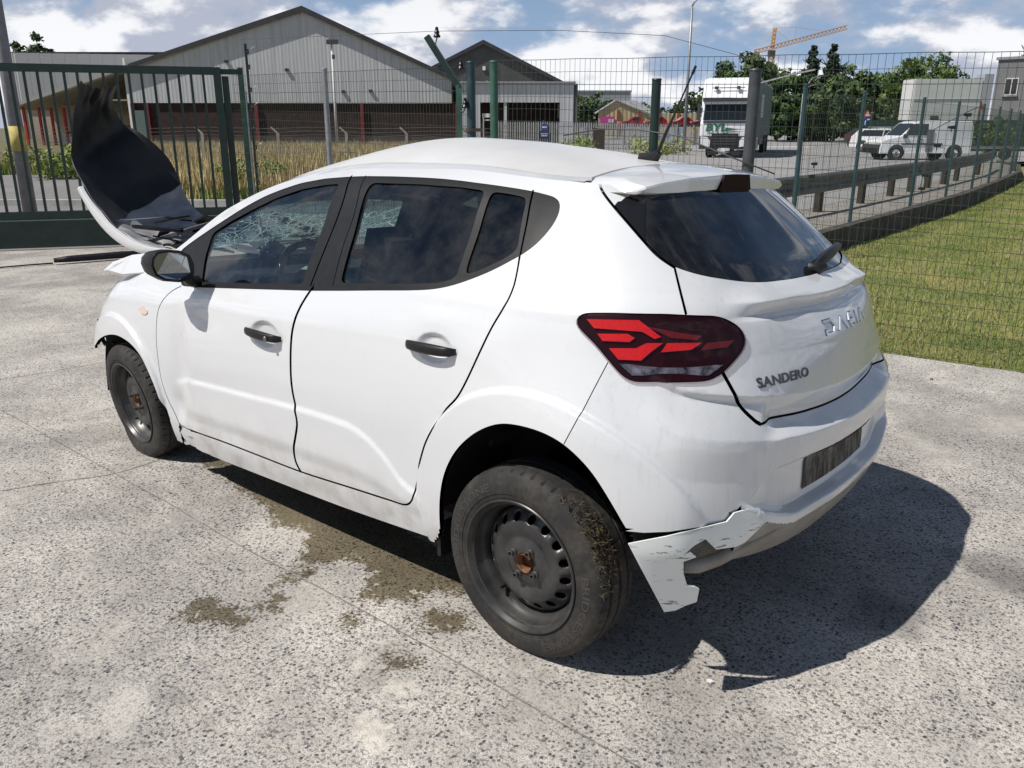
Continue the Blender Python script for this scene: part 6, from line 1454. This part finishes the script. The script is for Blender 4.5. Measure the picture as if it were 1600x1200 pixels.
def small_car(name, rx, d, z0, rot, colm, lab, L=4.2, W=1.75, H=1.45, kind='car', group=None, rack=False):
    """simple road car: body shell, glasshouse panes, wheels, lamps"""
    e = loc(name, rx, d, z0, rot, label=lab, cat='van' if kind == 'van' else 'car', group=group)
    if kind == 'van': side = [(-L/2, .30), (-L/2+.02, .62), (-L/2+.12, .88), (-L/2+.95, 1.06), (-L/2+1.55, H-.10), (-L/2+1.85, H), (L/2-.10, H-.02), (L/2, H-.25), (L/2, .32)]
    elif kind == 'estate': side = [(-L/2, .30), (-L/2+.02, .60), (-L/2+.15, .74), (-L/2+1.15, .90), (-L/2+1.85, H-.06), (-L/2+2.5, H), (L/2-.5, H-.04), (L/2-.08, .92), (L/2, .62), (L/2-.02, .30)]
    else: side = [(-L/2, .30), (-L/2+.02, .58), (-L/2+.15, .72), (-L/2+1.1, .88), (-L/2+1.75, H-.05), (-L/2+2.3, H), (L/2-.75, H-.06), (L/2-.12, .95), (L/2, .65), (L/2-.02, .30)]
    v = []; f = []; n = len(side); rows = [(-W/2, .0), (-W/2, .0), (W/2, 0), (W/2, 0)]
    ys = [(-1, .90), (-.97, .98), (-.5, 1.01), (.5, 1.01), (.97, .98), (1, .90)]
    for yf, kz in ys:
        for x, z in side:
            t = max(0, (z-.9)/(H-.9)); w = W/2*(1-.17*t*(1 if kind != 'van' else .45)); v.append((x*(.985 if abs(yf) > .98 else 1), yf*w, (z if z < .5 else .5+(z-.5)*(1 if abs(yf) < .98 else .985))))
    for i in range(len(ys)-1):
        for j in range(n): f.append([i*n+j, i*n+(j+1) % n, (i+1)*n+(j+1) % n, (i+1)*n+j])
    f.append(list(range(n))[::-1]); f.append([(len(ys)-1)*n+j for j in range(n)])
    mb = MB(); mb.v = [Vector(p) for p in v]; mb.f = f; part(mb, 'body', colm, e, True, 35)
    GL = mat('car_window', (.02, .025, .028), .08, coat=.6)
    zb, zt = (1.10, H-.14) if kind == 'van' else (.95, H-.12)
    spans = [(-L/2+1.15, -L/2+1.32, -L/2+2.15, -L/2+2.15)] if kind == 'van' else [(-L/2+1.45, -L/2+1.95, -L/2+2.35, -L/2+2.35), (-L/2+2.42, -L/2+2.42, L/2-.75, L/2-.55)]
    for sd in (-1, 1):
        for a, b, c, dd in spans:
            mb = MB(); t = (zt-.9)/(H-.9); wb, wt = W/2+.004, W/2*(1-.17*t*(1 if kind != 'van' else .45))+.006
            mb.quad((a, sd*wb, zb), (dd, sd*wb, zb), (c, sd*wt, zt), (b, sd*wt, zt)); part(mb, 'side_window', GL, e)
    mb = MB(); x0, z0_ = (-L/2+.98, 1.08) if kind == 'van' else (-L/2+1.2, .93); x1, z1_ = (-L/2+1.5, H-.13) if kind == 'van' else (-L/2+1.82, H-.09)
    mb.quad((x0-.01, -W*.43, z0_+.012), (x0-.01, W*.43, z0_+.012), (x1-.01, W*.38, z1_+.012), (x1-.01, -W*.38, z1_+.012)); part(mb, 'windscreen', GL, e)
    if kind != 'van': mb = MB(); mb.quad((L/2-.52, -W*.37, H-.09), (L/2-.52, W*.37, H-.09), (L/2-.10, W*.42, .98), (L/2-.10, -W*.42, .98)); part(mb, 'rear_window', GL, e)
    for x in (-L/2+.78, L/2-.78):
        for sd in (-1, 1):
            mb = MB(); mb.lathe([(.20, .0), (.30, 0), (.315, .04), (.315, .16), (.30, .2), (.18, .2)], (x, sd*(W/2-.19) if sd > 0 else -(W/2-.19), .31), 'y', 22, False, sd); w_ = part(mb, 'wheel', RUB, e, True, 40)
            mb = MB(); mb.lathe([(.185, .198), (.165, .175), (.05, .19), (.001, .19)], (x, sd*(W/2-.19), .31), 'y', 22, False, sd); part(mb, 'rim', mat('silver_rim', (.16, .16, .165), .5), w_, True, 40)
            mb = MB(); mb.lathe([(.37, .06), (.37, .195), (.30, .197)], (x, sd*(W/2-.19), .33), 'y', 22, False, sd); part(mb, 'arch', UNDER, w_, True)
    for sd in (-1, 1):
        part(B(((-L/2+.05, sd*W*.36, .70), (.10, W*.2, .13))), 'headlamp', mat('lamp_glassy', (.7, .72, .75), .1, coat=1.), e)
        part(B(((L/2-.03, sd*W*.42, .86), (.07, W*.10, .18 if kind != 'van' else .36))), 'tail_lamp', mat('far_lamp_red', (.45, .02, .02), .2, coat=1.), e)
    part(B(((-L/2, 0, .42), (.12, W*.86, .22)), ((L/2, 0, .42), (.10, W*.86, .20))), 'bumper', BLACKPL if kind != 'estate' else colm, e); part(B(((L/2+.055, 0, .52), (.01, .5, .11))), 'number_plate', CLADW, e)
    if rack: part(B(((.3, -.55, H+.05), (1.9, .05, .05)), ((.3, .55, H+.05), (1.9, .05, .05))), 'roof_rail', GALV, e)
    return e
RED = mat('vehicle_red', (.42, .012, .018), .3, coat=.6); WHITEV = mat('vehicle_white', (.84, .85, .86), .35, coat=.5)
for i, (rx, lb) in enumerate(((15.2, 'leftmost of the parked red cars before the cream shed'), (18.3, 'second red car from the left before the cream shed'), (21.6, 'third red car, just left of the street lamp foot'))): small_car('red_car', rx, 112, 1.62, .1, RED, lb, 3.0, 1.7, 1.4, group='red cars before the cream shed')
small_car('red_car', 24.0, 111.5, 1.62, .1, mat('vehicle_maroon', (.16, .02, .04), .3, coat=.6), 'dark maroon car right of the street lamp pole', 2.6, 1.7, 1.4, group='red cars before the cream shed')
flat('storage_terrace', [(10.5, 108), (29, 108), (29, 119), (10.5, 119)], 1.60, ASPH)
rt = loc('red_truck', 25.2, 109, 1.6, label='red lorry cab peeping out left of the white truck', cat='truck')
part(B(((0, 0, 1.2), (2.2, 2.2, 1.1))), 'cab', RED, rt); part(B(((.1, 0, 1.95), (2.0, 2.1, .5))), 'roof_fairing', RED, rt); part(B(((-1.12, 0, 1.35), (.03, 1.8, .55))), 'windscreen', GLOSSBLK, rt); part(B(((0, -1.12, 1.3), (1.2, .03, .5))), 'side_window', GLOSSBLK, rt)
for x in (-.6, .8): mb = MB(); mb.lathe([(.1, 0), (.4, 0), (.4, .25), (.1, .25)], (x, -1.1, .4), 'y', 16); part(mb, 'wheel', RUB, rt)
gw = loc('graffiti_wall', 9.5, 74, .1, label='concrete panel wall sprayed with faded colourful graffiti left of the truck', cat='wall')
def graf(seed):
    m, nt, b, o = matnt('graffiti_panel'); tc = N(nt, 'ShaderNodeTexCoord'); n1 = nnoise(nt, tc.outputs['Object'], .9, 3, .6, 1.5); n2 = nnoise(nt, tc.outputs['Object'], 1.4, 4, .6, 2.); n3 = nnoise(nt, tc.outputs['Object'], 5, 5, .7)
    c = nmix(nt, nramp(nt, n1, .50, .54), (.42, .41, .38), (.30, .38, .50)); c = nmix(nt, nramp(nt, n2, .56, .60), c, (.60, .42, .16)); c = nmix(nt, nramp(nt, n2, .30, .26), c, (.50, .16, .13)); c = nmix(nt, nramp(nt, n3, .6, .7), c, (.20, .21, .24)); lk(nt, c, b.inputs['Base Color']); b.inputs['Roughness'].default_value = .85; return m
GF = graf(1)
for i in range(5): part(B(((.75+1.5*i, 0, .8), (1.46, .12, 1.6))), 'wall_panel', GF, gw)
for i in range(6): part(B(((1.5*i, -.04, .85), (.12, .2, 1.75))), 'wall_post', CONC, gw)
# ---- steel palisade
pf = loc('palisade_fence', -.9, 58, .1, label='pale steel palisade fence with a blue notice in front of the annex', cat='fence')
PALE = mat('pale_steel', (.40, .40, .39), .6, var=.25, vscale=2); mb0 = None
for i in range(78):
    mb = MB(); x = .155*i; mb.prism([(-.045, 0), (.045, 0), (.045, 1.85-.15*(x/12)), (0, 1.96-.15*(x/12)), (-.045, 1.85-.15*(x/12))], (x, 0, 0), (1, 0, 0), (0, 0, 1), (0, 1, 0), .03); part(mb, 'pale', PALE, pf)
for z in (.45, 1.6): part(B(((6, .06, z), (12.2, .05, .06))), 'rail', GREYP, pf)
for i in range(5): part(B(((3*i, .12, 1.0), (.1, .1, 2.0))), 'post', GREYP, pf)
part(B(((3.05, -.04, 1.55), (.42, .03, .42))), 'notice_disc', mat('sign_blue', (.03, .08, .30), .5), pf); part(B(((3.05, -.04, 1.05), (.62, .03, .5))), 'notice_board', mat('notice_navy', (.03, .035, .12), .5), pf)
part(B(((3.05, -.065, 1.55), (.30, .01, .10)), ((3.05, -.065, 1.13), (.48, .01, .07)), ((3.05, -.065, 1.0), (.40, .01, .06))), 'notice_marks', mat('notice_white', (.7, .72, .75), .5), pf)
bx = loc('dark_cabinet', 5.6, 56, .1, label='dark brown utility cabinet before the palisade fence', cat='cabinet'); part(B(((0, 0, .75), (.75, .4, 1.5))), 'housing', mat('cabinet_brown', (.05, .035, .03), .7, var=.2), bx); part(B(((0, -.21, .8), (.66, .02, 1.3))), 'door', mat('cabinet_door', (.06, .042, .035), .6), bx)
# ---- chain-link fence across the field, flood-light pole
cf = loc('field_fence', -14, 36, label='old chain-link fence on concrete posts across the dry field', cat='fence')
for x in (-4, 1.1, 4.25, 7.1, 9.6, 12.2): mb = MB(); mb.box((x, 0, .68), (.11, .11, 1.40)); mb.tube([(x, 0, 1.36), (x-.28, 0, 1.62)], .045, 5); part(mb, 'post', mat('concrete_post', (.36, .33, .27), .9, var=.2), cf)
mb = MB()
for i in range(200):
    x = -6+.105*i
    for sg in (-1, 1): mb.tube([(x, 0, .05), (x+sg*.6, 0, .65), (x, 0, 1.25)], .006, 3, False)
for z in (.6, 1.0, 1.30, 1.45, 1.6): mb.tube([(x, 0, z+.03*math.sin(x*1.3)) for x in np.linspace(-6, 15, 30)], .008, 3, False)
o = part(mb, 'chain_link', mat('link_grey', (.20, .20, .19), .6), cf); o['kind'] = 'stuff'
fl = loc('floodlight_pole', -13.6, 67, label='slender light-grey floodlight pole in front of the big hall', cat='lamp post')
mb = MB(); mb.tube([(0, 0, 0), (0, 0, 7.6)], [.11, .07], 10); part(mb, 'pole', CLADW, fl, True); part(B(((.1, -.1, 7.75), (.85, .3, .32))), 'lamp_head', GREYP, fl); part(B(((.12, -.12, 6.7), (.2, .2, .3))), 'lamp_box', GREYP, fl)
DRY = [mat('straw_dark', (.34, .26, .11), .85), mat('straw_mid', (.48, .38, .18), .85), mat('straw_light', (.60, .50, .28), .85), mat('weed_green', (.16, .17, .05), .8)]
blades('dry_grass', [(-9.2, 21), (-1.0, 21), (-.5, 70), (-34, 70)], 60000, .30, .70, .03, DRY[:3]+DRY[1:3], 17, 0, 'tall dry straw-coloured grass filling the field behind the gate', 'grass', 1.3, .35)
blades('weeds', [(-8.2, 18.7), (-.8, 18.7), (-.6, 24), (-10.4, 24)], 4000, .12, .40, .022, [GR[0], GR[1], DRY[3], DRY[1]], 18, 0, 'mixed green and dry weeds along the far side of the street', 'weeds', 1., .6)
blades('street_weeds', [(-30, 30), (-13.4, 30), (-16, 37), (-32, 37)], 7000, .2, .6, .035, [GR[0], GR[1], DRY[3], DRY[1]], 19, 0, 'green and dry weeds on the far side of the grey side street at left', 'weeds', 1., .6)
def bush(rx, d, r_, h, lab, seed, mats=GR[:3], n=900, leaf=.06):
    g = np.random.default_rng(seed); e = empty('bush', V(rx, d, 0), label=lab, cat='bush'); u = g.normal(size=(n, 3)); u /= np.linalg.norm(u, axis=1)[:, None]; c = g.normal(size=(14, 3))*np.array([r_*.5, r_*.5, h*.22])+np.array([0, 0, h*.45]); k_ = g.integers(0, 14, n)
    p = c[k_]+u*(r_*.38*g.random(n)**.4)[:, None]; p[:, 2] = np.abs(p[:, 2]); a = g.normal(size=(n, 3)); a /= np.linalg.norm(a, axis=1)[:, None]; b = np.cross(a, u); s_ = leaf*g.uniform(.5, 1.3, n)[:, None]
    me = bpy.data.meshes.new('foliage'); me.from_pydata(np.stack([p-a*s_, p+b*s_*.5, p+a*s_, p-b*s_*.5], 1).reshape(-1, 3).tolist(), [], np.arange(4*n).reshape(-1, 4).tolist())
    for m_ in mats: me.materials.append(m_)
    me.polygons.foreach_set('material_index', g.integers(0, len(mats), n).astype(np.int32)); o = bpy.data.objects.new('foliage', me); COL.objects.link(o); o.parent = e
    mb = MB()
    for i in range(5): mb.tube([(0, 0, 0), (g.uniform(-.4, .4)*r_, g.uniform(-.4, .4)*r_, h*.7)], [.012, .005], 4)
    o = mb.build('stem', BARK); o.parent = e
bush(-6.6, 23.5, .62, .95, 'dark green bush in the dry grass right of the gate posts', 5); bush(-7.6, 23.0, .5, .6, 'low green bush close to the gate posts', 6); bush(-15.2, 28, 1.2, 1.0, 'green weed clump behind the banded pole', 7, n=1200, leaf=.09); bush(3.5, 50, 1.6, .9, 'green scrub at the foot of the palisade fence', 8, n=1300, leaf=.10); bush(8.6, 48, 1.9, .8, 'yellow-green scrub beside the street lamp foot', 9, n=1400, leaf=.10, mats=GR[1:])
# ---- white truck with green curtain trailer
tk = loc('box_truck', 10.45, 42.4, .2, -.34, label='white articulated truck with green lettering on the cab front', cat='truck')
W = 2.5
CABW = mat('cab_white', (.86, .87, .88), .35, coat=.4); TDK = mat('truck_dark', (.045, .047, .05), .5, var=.2); TGR = mat('curtain_green', (.035, .085, .075), .5, var=.15, vscale=2)
cabp = [(0, .95), (-.06, 1.6), (.0, 1.72), (.18, 2.72), (.55, 3.62), (.75, 3.74), (2.1, 3.74), (2.1, .95)]
mb = MB(); mb.prism([(y, z) for y, z in cabp], (-W/2, 0, 0), (0, 1, 0), (0, 0, 1), (1, 0, 0), W); cab = part(mb, 'cab', CABW, tk)
bv = cab.modifiers.new('b', 'BEVEL'); bv.width = .10; bv.segments = 3; bv.limit_method = 'ANGLE'
mb = MB(); mb.quad((-1.12, -.02, 1.78), (1.12, -.02, 1.78), (1.08, .175, 2.66), (-1.08, .175, 2.66)); part(mb, 'windscreen', mat('truck_glass', (.012, .015, .018), .18), cab)
part(B(((0, .02, 2.72), (2.35, .30, .16))), 'sun_visor', mat('visor_dark', (.03, .033, .04), .25, coat=.5), cab)
part(B(((0, -.07, 1.69), (2.2, .05, .10))), 'wiper_panel', TDK, cab)
mb = MB(); mb.tube([(-.8, .28, 3.28), (.75, .28, 3.28)], .02, 5); 
for x in (-.6, .45): mb.box((x, .26, 3.28), (.16, .12, .14))
part(mb, 'horn_bar', TDK, cab)
part(B(((0, -.03, .72), (2.46, .25, .62))), 'bumper', TDK, tk); part(B(((0, -.17, .85), (1.28, .06, .62))), 'grille', mat('grille_black', (.015, .015, .016), .5), tk)
for i in range(4): part(B(((0, -.21, .66+.13*i), (1.1, .03, .035))), 'grille_bar', GREYP, tk)
for sd in (-1, 1):
    mb = MB(); mb.prism([(-.22, .52), (.22, .60), (.24, 1.02), (-.10, .98), (-.24, .8)], (sd*.93, -.20, 0), (sd, 0, 0), (0, 0, 1), (0, 1, 0), .12); part(mb, 'headlamp', mat('lamp_glassy', (.7, .72, .75), .1, coat=1.), tk)
    part(B(((sd*1.36, .1, 2.15), (.14, .20, .75))), 'mirror', TDK, tk); part(B(((sd*1.26, 1.0, 2.2), (.03, .85, .75))), 'side_window', GLOSSBLK, cab)
    for y in (.75,): 
        mb = MB(); mb.lathe([(.15, 0), (.5, 0), (.5, .3), (.15, .3)], (sd*1.22, y, .5), 'y', 20); mb2 = MB(); mb2.lathe([(.12, 0), (.46, 0), (.5, .05), (.5, .28), (.12, .28)], (sd*.95, y, .5), 'x', 20); part(mb2, 'wheel', RUB, tk, True, 40)
part(B(((0, -.17, .40), (.55, .04, .14))), 'number_plate', CLADW, tk); part(B(((-.55, .1, .25), (.5, .3, .2)), ((.55, .1, .25), (.4, .3, .2))), 'underrun_bar', TDK, tk)
tv, tf = text2d('BYL', shear=.15, bold=.035); tv = tv*np.array([.46/.7*.95, .34/.7]); add_v = [(x-.98, -.075, 1.26+z) for x, z in tv]
mb = MB(); mb.v = [Vector(p) for p in add_v]; mb.f = [list(q) for q in tf]; part(mb, 'cab_lettering', mat('letter_green', (.015, .12, .06), .5), cab)
mb = MB(); mb.quad((-.02, -.075, 1.30), (.62, -.075, 1.33), (.62, -.075, 1.36), (-.02, -.075, 1.43)); mb.quad((.62, -.075, 1.335), (1.0, -.075, 1.345), (1.0, -.075, 1.355), (.62, -.075, 1.36)); part(mb, 'cab_wedge', MATS['letter_green'], cab)
trl = [part(B(((0, 9.2, 2.42), (W, 13.4, 2.75))), 'trailer_body', TGR, tk)]
part(B(((0, 2.47, 2.42), (W+.04, .08, 2.8))), 'trailer_front', CABW, tk); part(B(((0, 9.2, 3.82), (W+.02, 13.4, .06))), 'trailer_roof', CABW, tk); part(B(((0, 9.2, .98), (W-.1, 13.3, .16))), 'chassis', TDK, tk)
for i in range(5): part(B(((W/2+.012, 5.3+.45*i, 2.55), (.02, .22, 1.2))), 'curtain_stripe', mat('curtain_white', (.55, .60, .58), .6), tk)
part(B(((W/2-.1, 3.4, .62), (.3, 1.3, .5))), 'fuel_tank', GALV, tk); part(B(((W/2-.02, 7.5, .72), (.04, 3.6, .4))), 'side_guard', GREYP, tk)
for y in (2.9, 10.8, 12.1, 13.4):
    for sd in (-1, 1): mb2 = MB(); mb2.lathe([(.12, 0), (.46, 0), (.5, .05), (.5, .28), (.12, .28)], (sd*1.0, y, .5), 'x', 18, False, 1); part(mb2, 'wheel', RUB, tk, True, 40)
# ---- cars and van on the road
van = small_car('panel_van', 18.95, 40.4, .2, .02, WHITEV, 'white panel van with a dark bumper parked across the road', 4.25, 1.8, 1.74, 'van')
part(B(((.15, -.905, .85), (.32, .02, .95))), 'grey_panel', mat('van_grey_panel', (.16, .16, .17), .7), van); part(B(((-.2, -.91, .72), (1.9, .03, .06))), 'side_moulding', TDK, van); part(B(((-1.02, -.93, 1.06), (.16, .12, .18))), 'door_mirror', TDK, van); part(B(((-.28, -.91, .92), (.2, .03, .05))), 'door_handle', TDK, van)
mb = MB(); mb.box((-2.0, 0, .50), (.36, 1.74, .40)); part(mb, 'front_bumper', TDK, van)
small_car('estate_car', 23.2, 53, .2, 2.5, WHITEV, 'white estate car behind the panel van nose', 4.3, 1.75, 1.42, 'estate', rack=True)
small_car('dark_car', 28.0, 67.5, .2, 1.95, mat('vehicle_brown', (.05, .045, .045), .3, coat=.6), 'dark hatchback seen from behind left of the white estate', 3.9, 1.7, 1.38)
small_car('grey_pickup', 24.0, 88, .2, 1.2, mat('vehicle_slate', (.07, .08, .10), .35, coat=.5), 'slate-coloured car far down the road under the conifers', 4.4, 1.8, 1.7)
small_car('blue_car', 25.8, 41, .2, .9, mat('vehicle_blue', (.02, .05, .30), .3, coat=.6), 'bright blue car cut off by the right picture edge', 3.9, 1.7, 1.45)
trr = loc('car_trailer', 22.4, 40.2, .2, 0, label='bare galvanised car trailer behind the panel van', cat='trailer'); part(B(((0, -.5, .55), (2.6, .07, .10)), ((0, .5, .55), (2.6, .07, .10))), 'side_beam', GALV, trr)
for i in range(4): part(B(((-1.1+.7*i, 0, .55), (.06, 1.0, .08))), 'cross_beam', GALV, trr)
for sd in (-1, 1): mb = MB(); mb.lathe([(.1, 0), (.27, 0), (.27, .16), (.1, .16)], (.3, sd*.6-.08, .28), 'y', 16); part(mb, 'wheel', RUB, trr, True, 40)
# ---- white box body, hedge screen, signs, lamps
bxw = loc('box_container', 29.8, 60, .2, 0, label='big off-white box body standing behind the panel van', cat='container')
OFFW = mat('off_white_panel', (.55, .57, .52), .6, var=.08, vscale=1.5)
for x0, x1 in ((-2.3, -.8), (-.8, .75), (.75, 2.25)): part(B((((x0+x1)/2, 0, 3.0), (x1-x0-.012, .12, 3.0))), 'panel', OFFW, bxw)
part(B(((0, .9, 4.55), (4.65, 1.9, .14))), 'roof', OFFW, bxw); [part(B(((x_, .9, 3.0), (.12, 1.8, 3.0))), 'end_wall', CLADW, bxw) for x_ in (-2.3, 2.25)]; part(B(((0, -.08, 3.3), (4.6, .05, .07))), 'seam_rail', mat('seam_grey', (.45, .47, .45), .6), bxw); part(B(((-.75, -.12, 1.75), (.55, .08, .95))), 'vent', GREYP, bxw); part(B(((0, .8, .9), (4.2, 1.5, 1.3))), 'base', TDK, bxw)
scr = loc('green_screen', 30, 55, .2, 0, label='dark green screen fence behind the parked vehicles', cat='fence')
for i in range(14): part(B(((-7+1.2*i, 0, .95), (1.19, .06, 1.9))), 'panel', mat('screen_green', (.018, .05, .035), .8, var=.3), scr)
tree('creeper_hedge', 40.5, 62, .2, 2.6, 1.6, 'creeper-covered hedge right of the white box body', 'round', 1200, 140, .16, 'hedges on the right'); tree('creeper_hedge', 24.8, 45, .2, 1.9, 1.4, 'leafy hedge behind the slim posts near the right edge', 'round', 1100, 141, .12, 'hedges on the right', .02)
gb = loc('grey_building', 38.4, 70, .2, -.75, label='dark grey two-storey building at the right edge', cat='building')
part(B(((7, 3, 3.3), (14, 6, 6.6))), 'wall', mat('grey_brick', (.17, .17, .175), .9, var=.12, vscale=3), gb); part(B(((7, 3, 6.65), (14.3, 6.3, .2))), 'roof', mat('grey_coping', (.24, .24, .25), .8), gb)
for i in range(5):
    w_ = part(B(((1.2+1.9*i, -.02, 4.55), (.95, .12, 1.25))), 'window', mat('frame_white', (.6, .6, .6), .5), gb)
    for dx in (-.22, .22): part(B(((1.2+1.9*i+dx, -.09, 4.55), (.36, .03, 1.1))), 'pane', GLOSSBLK, w_)
    part(B(((1.2+1.9*i, -.1, 3.85), (1.1, .2, .1))), 'sill', CONC, gb)
part(B(((3.4, -.05, 2.9), (1.3, .06, .5))), 'wall_sign', mat('sign_faded', (.25, .12, .12), .7), gb)
bh = loc('brick_house', 46.2, 88, .2, 0, label='small red brick house left of the grey building', cat='house'); part(slab([(-1.1, 0), (1.1, 0), (1.1, 3.4), (.4, 5.2), (-.4, 5.2), (-1.1, 3.4)], 0, 4), 'wall', mat('red_brick', (.26, .10, .06), .9, var=.25, vscale=6), bh); part(slab([(-1.25, 3.3), (-.42, 5.25), (.42, 5.25), (1.25, 3.3), (1.15, 3.2), (.35, 5.1), (-.35, 5.1), (-1.15, 3.2)], -.15, 4.3), 'roof', mat('tile_brown', (.20, .085, .055), .9), bh); part(B(((0, -.05, 3.2), (1.6, .2, .2))), 'eave', CLADW, bh); part(B(((0, -.04, 2.5), (.8, .06, .9))), 'window', GLOSSBLK, bh)
tw = loc('far_tower', 100, 330, 0, label='pale block of flats far away left of the grey building', cat='building'); 
for i in range(3): part(B(((171-100+4.0*i-2, 0, 9+.7*i), (3.4, 6, 18+1.4*i))), 'wall', mat('far_grey', (.36, .38, .41), .9), tw)
sg = loc('road_sign', 25.3, 62, .2, 0, label='square blue arrow sign under a small warning triangle', cat='sign')
mb = MB(); mb.tube([(0, .05, 0), (0, .05, 2.55)], .04, 8); part(mb, 'pole', GALV, sg); part(B(((0, 0, 1.82), (.66, .03, .60))), 'blue_board', mat('sign_blue2', (.02, .07, .38), .4), sg)
mb = MB(); mb.tube([(-.12, -.03, 1.62), (-.12, -.03, 1.85), (.0, -.03, 1.95), (.15, -.03, 1.98)], .035, 5); mb.tube([(.08, -.03, 2.05), (.2, -.03, 1.98), (.1, -.03, 1.88)], .03, 5); part(mb, 'arrow', MATS['notice_white'], sg)
mb = MB(); mb.prism([(-.3, 2.16), (.3, 2.16), (0, 2.66)], (0, 0, 0), (1, 0, 0), (0, 0, 1), (0, 1, 0), .03); tri_ = part(mb, 'triangle', mat('sign_red', (.5, .06, .03), .5), sg); mb = MB(); mb.prism([(-.18, 2.23), (.18, 2.23), (0, 2.54)], (0, -.012, 0), (1, 0, 0), (0, 0, 1), (0, 1, 0), .01); part(mb, 'triangle_field', MATS['notice_white'], tri_)
rb = loc('striped_barrier', 27.4, 62, .2, 0, label='white board with an orange-red stripe standing above the estate car', cat='barrier'); part(B(((-.25, 0, 1.45), (.45, .06, .7))), 'white_board', CLADW, rb); part(B(((.15, 0, 1.45), (.35, .06, .55))), 'red_board', mat('barrier_red', (.55, .06, .03), .5), rb); part(B(((0, .05, .6), (.08, .05, 1.2))), 'stand', GALV, rb)
def lamp_post(rx, d, h, arm, lab, r=.09, rise=.35):
    e = loc('street_lamp', rx, d, .2, 0, label=lab, cat='street lamp', group='street lamps along the road'); mb = MB(); mb.tube([(0, 0, 0), (0, 0, h*.5), (0, 0, h)], [r, r*.8, r*.6], 8); part(mb, 'pole', CLADW if r < .1 else GALV, e, True)
    mb = MB(); mb.tube([(0, 0, h), (arm*.15, 0, h+rise*.5), (arm*.5, 0, h+rise), (arm, 0, h+rise*1.15)], r*.5, 6); part(mb, 'arm', GALV, e, True); mb = MB(); mb.box((arm*1.12, 0, h+rise*1.15), (abs(arm)*.3+.25, .22, .10)); part(mb, 'lamp_head', GREYP, e)
lamp_post(10.36, 52, 8.1, .8, 'tall street lamp standing left of the white truck', .11, .5)
lamp_post(23.2, 70, 4.0, 1.3, 'left of the two pale lamp poles right of the trailer', .07, 1.2); lamp_post(24.0, 72, 4.4, 1.1, 'right of the two pale lamp poles, its arm pointing right', .07, .35); lamp_post(22.6, 84, 5.4, .9, 'lamp pole with a hooked arm partly behind the trailer top', .07, .5)
# ---- tower crane on the horizon
cr = loc('tower_crane', 73, 250, 0, 0, label='orange tower crane with a raised jib on the horizon', cat='crane')
CRN = mat('crane_orange', (.62, .33, .10), .6, var=.15)
def lattice(a, b, w, n, r, name):
    a, b = Vector(a), Vector(b); t = (b-a).normalized(); u = t.cross(Vector((0, 1, 0))).normalized(); y = Vector((0, 1, 0)); mb = MB(); ch = [u*w/2+y*w/2, u*w/2-y*w/2, -u*w/2+y*w/2, -u*w/2-y*w/2]
    for c in ch: mb.tube([a+c, b+c], r, 4)
    for i in range(n):
        p, q = a+(b-a)*(i/n), a+(b-a)*((i+1)/n)
        for c, d_ in ((0, 1), (1, 3), (3, 2), (2, 0)): mb.tube([p+ch[c], q+ch[d_]], r*.6, 3)
    part(mb, name, CRN, cr)
lattice((0, 0, 0), (0, 0, 22.5), 1.3, 16, .16, 'mast'); lattice((0, 0, 23.2), (20.2, 0, 28.4), 1.0, 20, .15, 'jib'); lattice((0, 0, 23.2), (-5, 0, 22.0), 1.0, 5, .15, 'counter_jib'); lattice((0, 0, 23), (.3, 0, 28.2), .7, 5, .13, 'tower_top')
part(B(((-.1, 0, 21.6), (1.7, 1.7, 1.6))), 'cab', GREYP, cr); part(B(((-4.3, 0, 21.3), (1.5, 1.2, 1.6))), 'counterweight', CONC, cr)
mb = MB(); mb.tube([(.3, 0, 28.2), (6.2, 0, 28.4), (14, 0, 27.4)], .05, 3); mb.tube([(.3, 0, 28.2), (-5, 0, 22.4)], .05, 3); mb.tube([(.3, 0, 28.0), (4.5, 0, 24.9)], .05, 3); mb.tube([(6.2, 0, 28.4), (6.0, 0, 25.0)], .05, 3); part(mb, 'stay', CRN, cr)
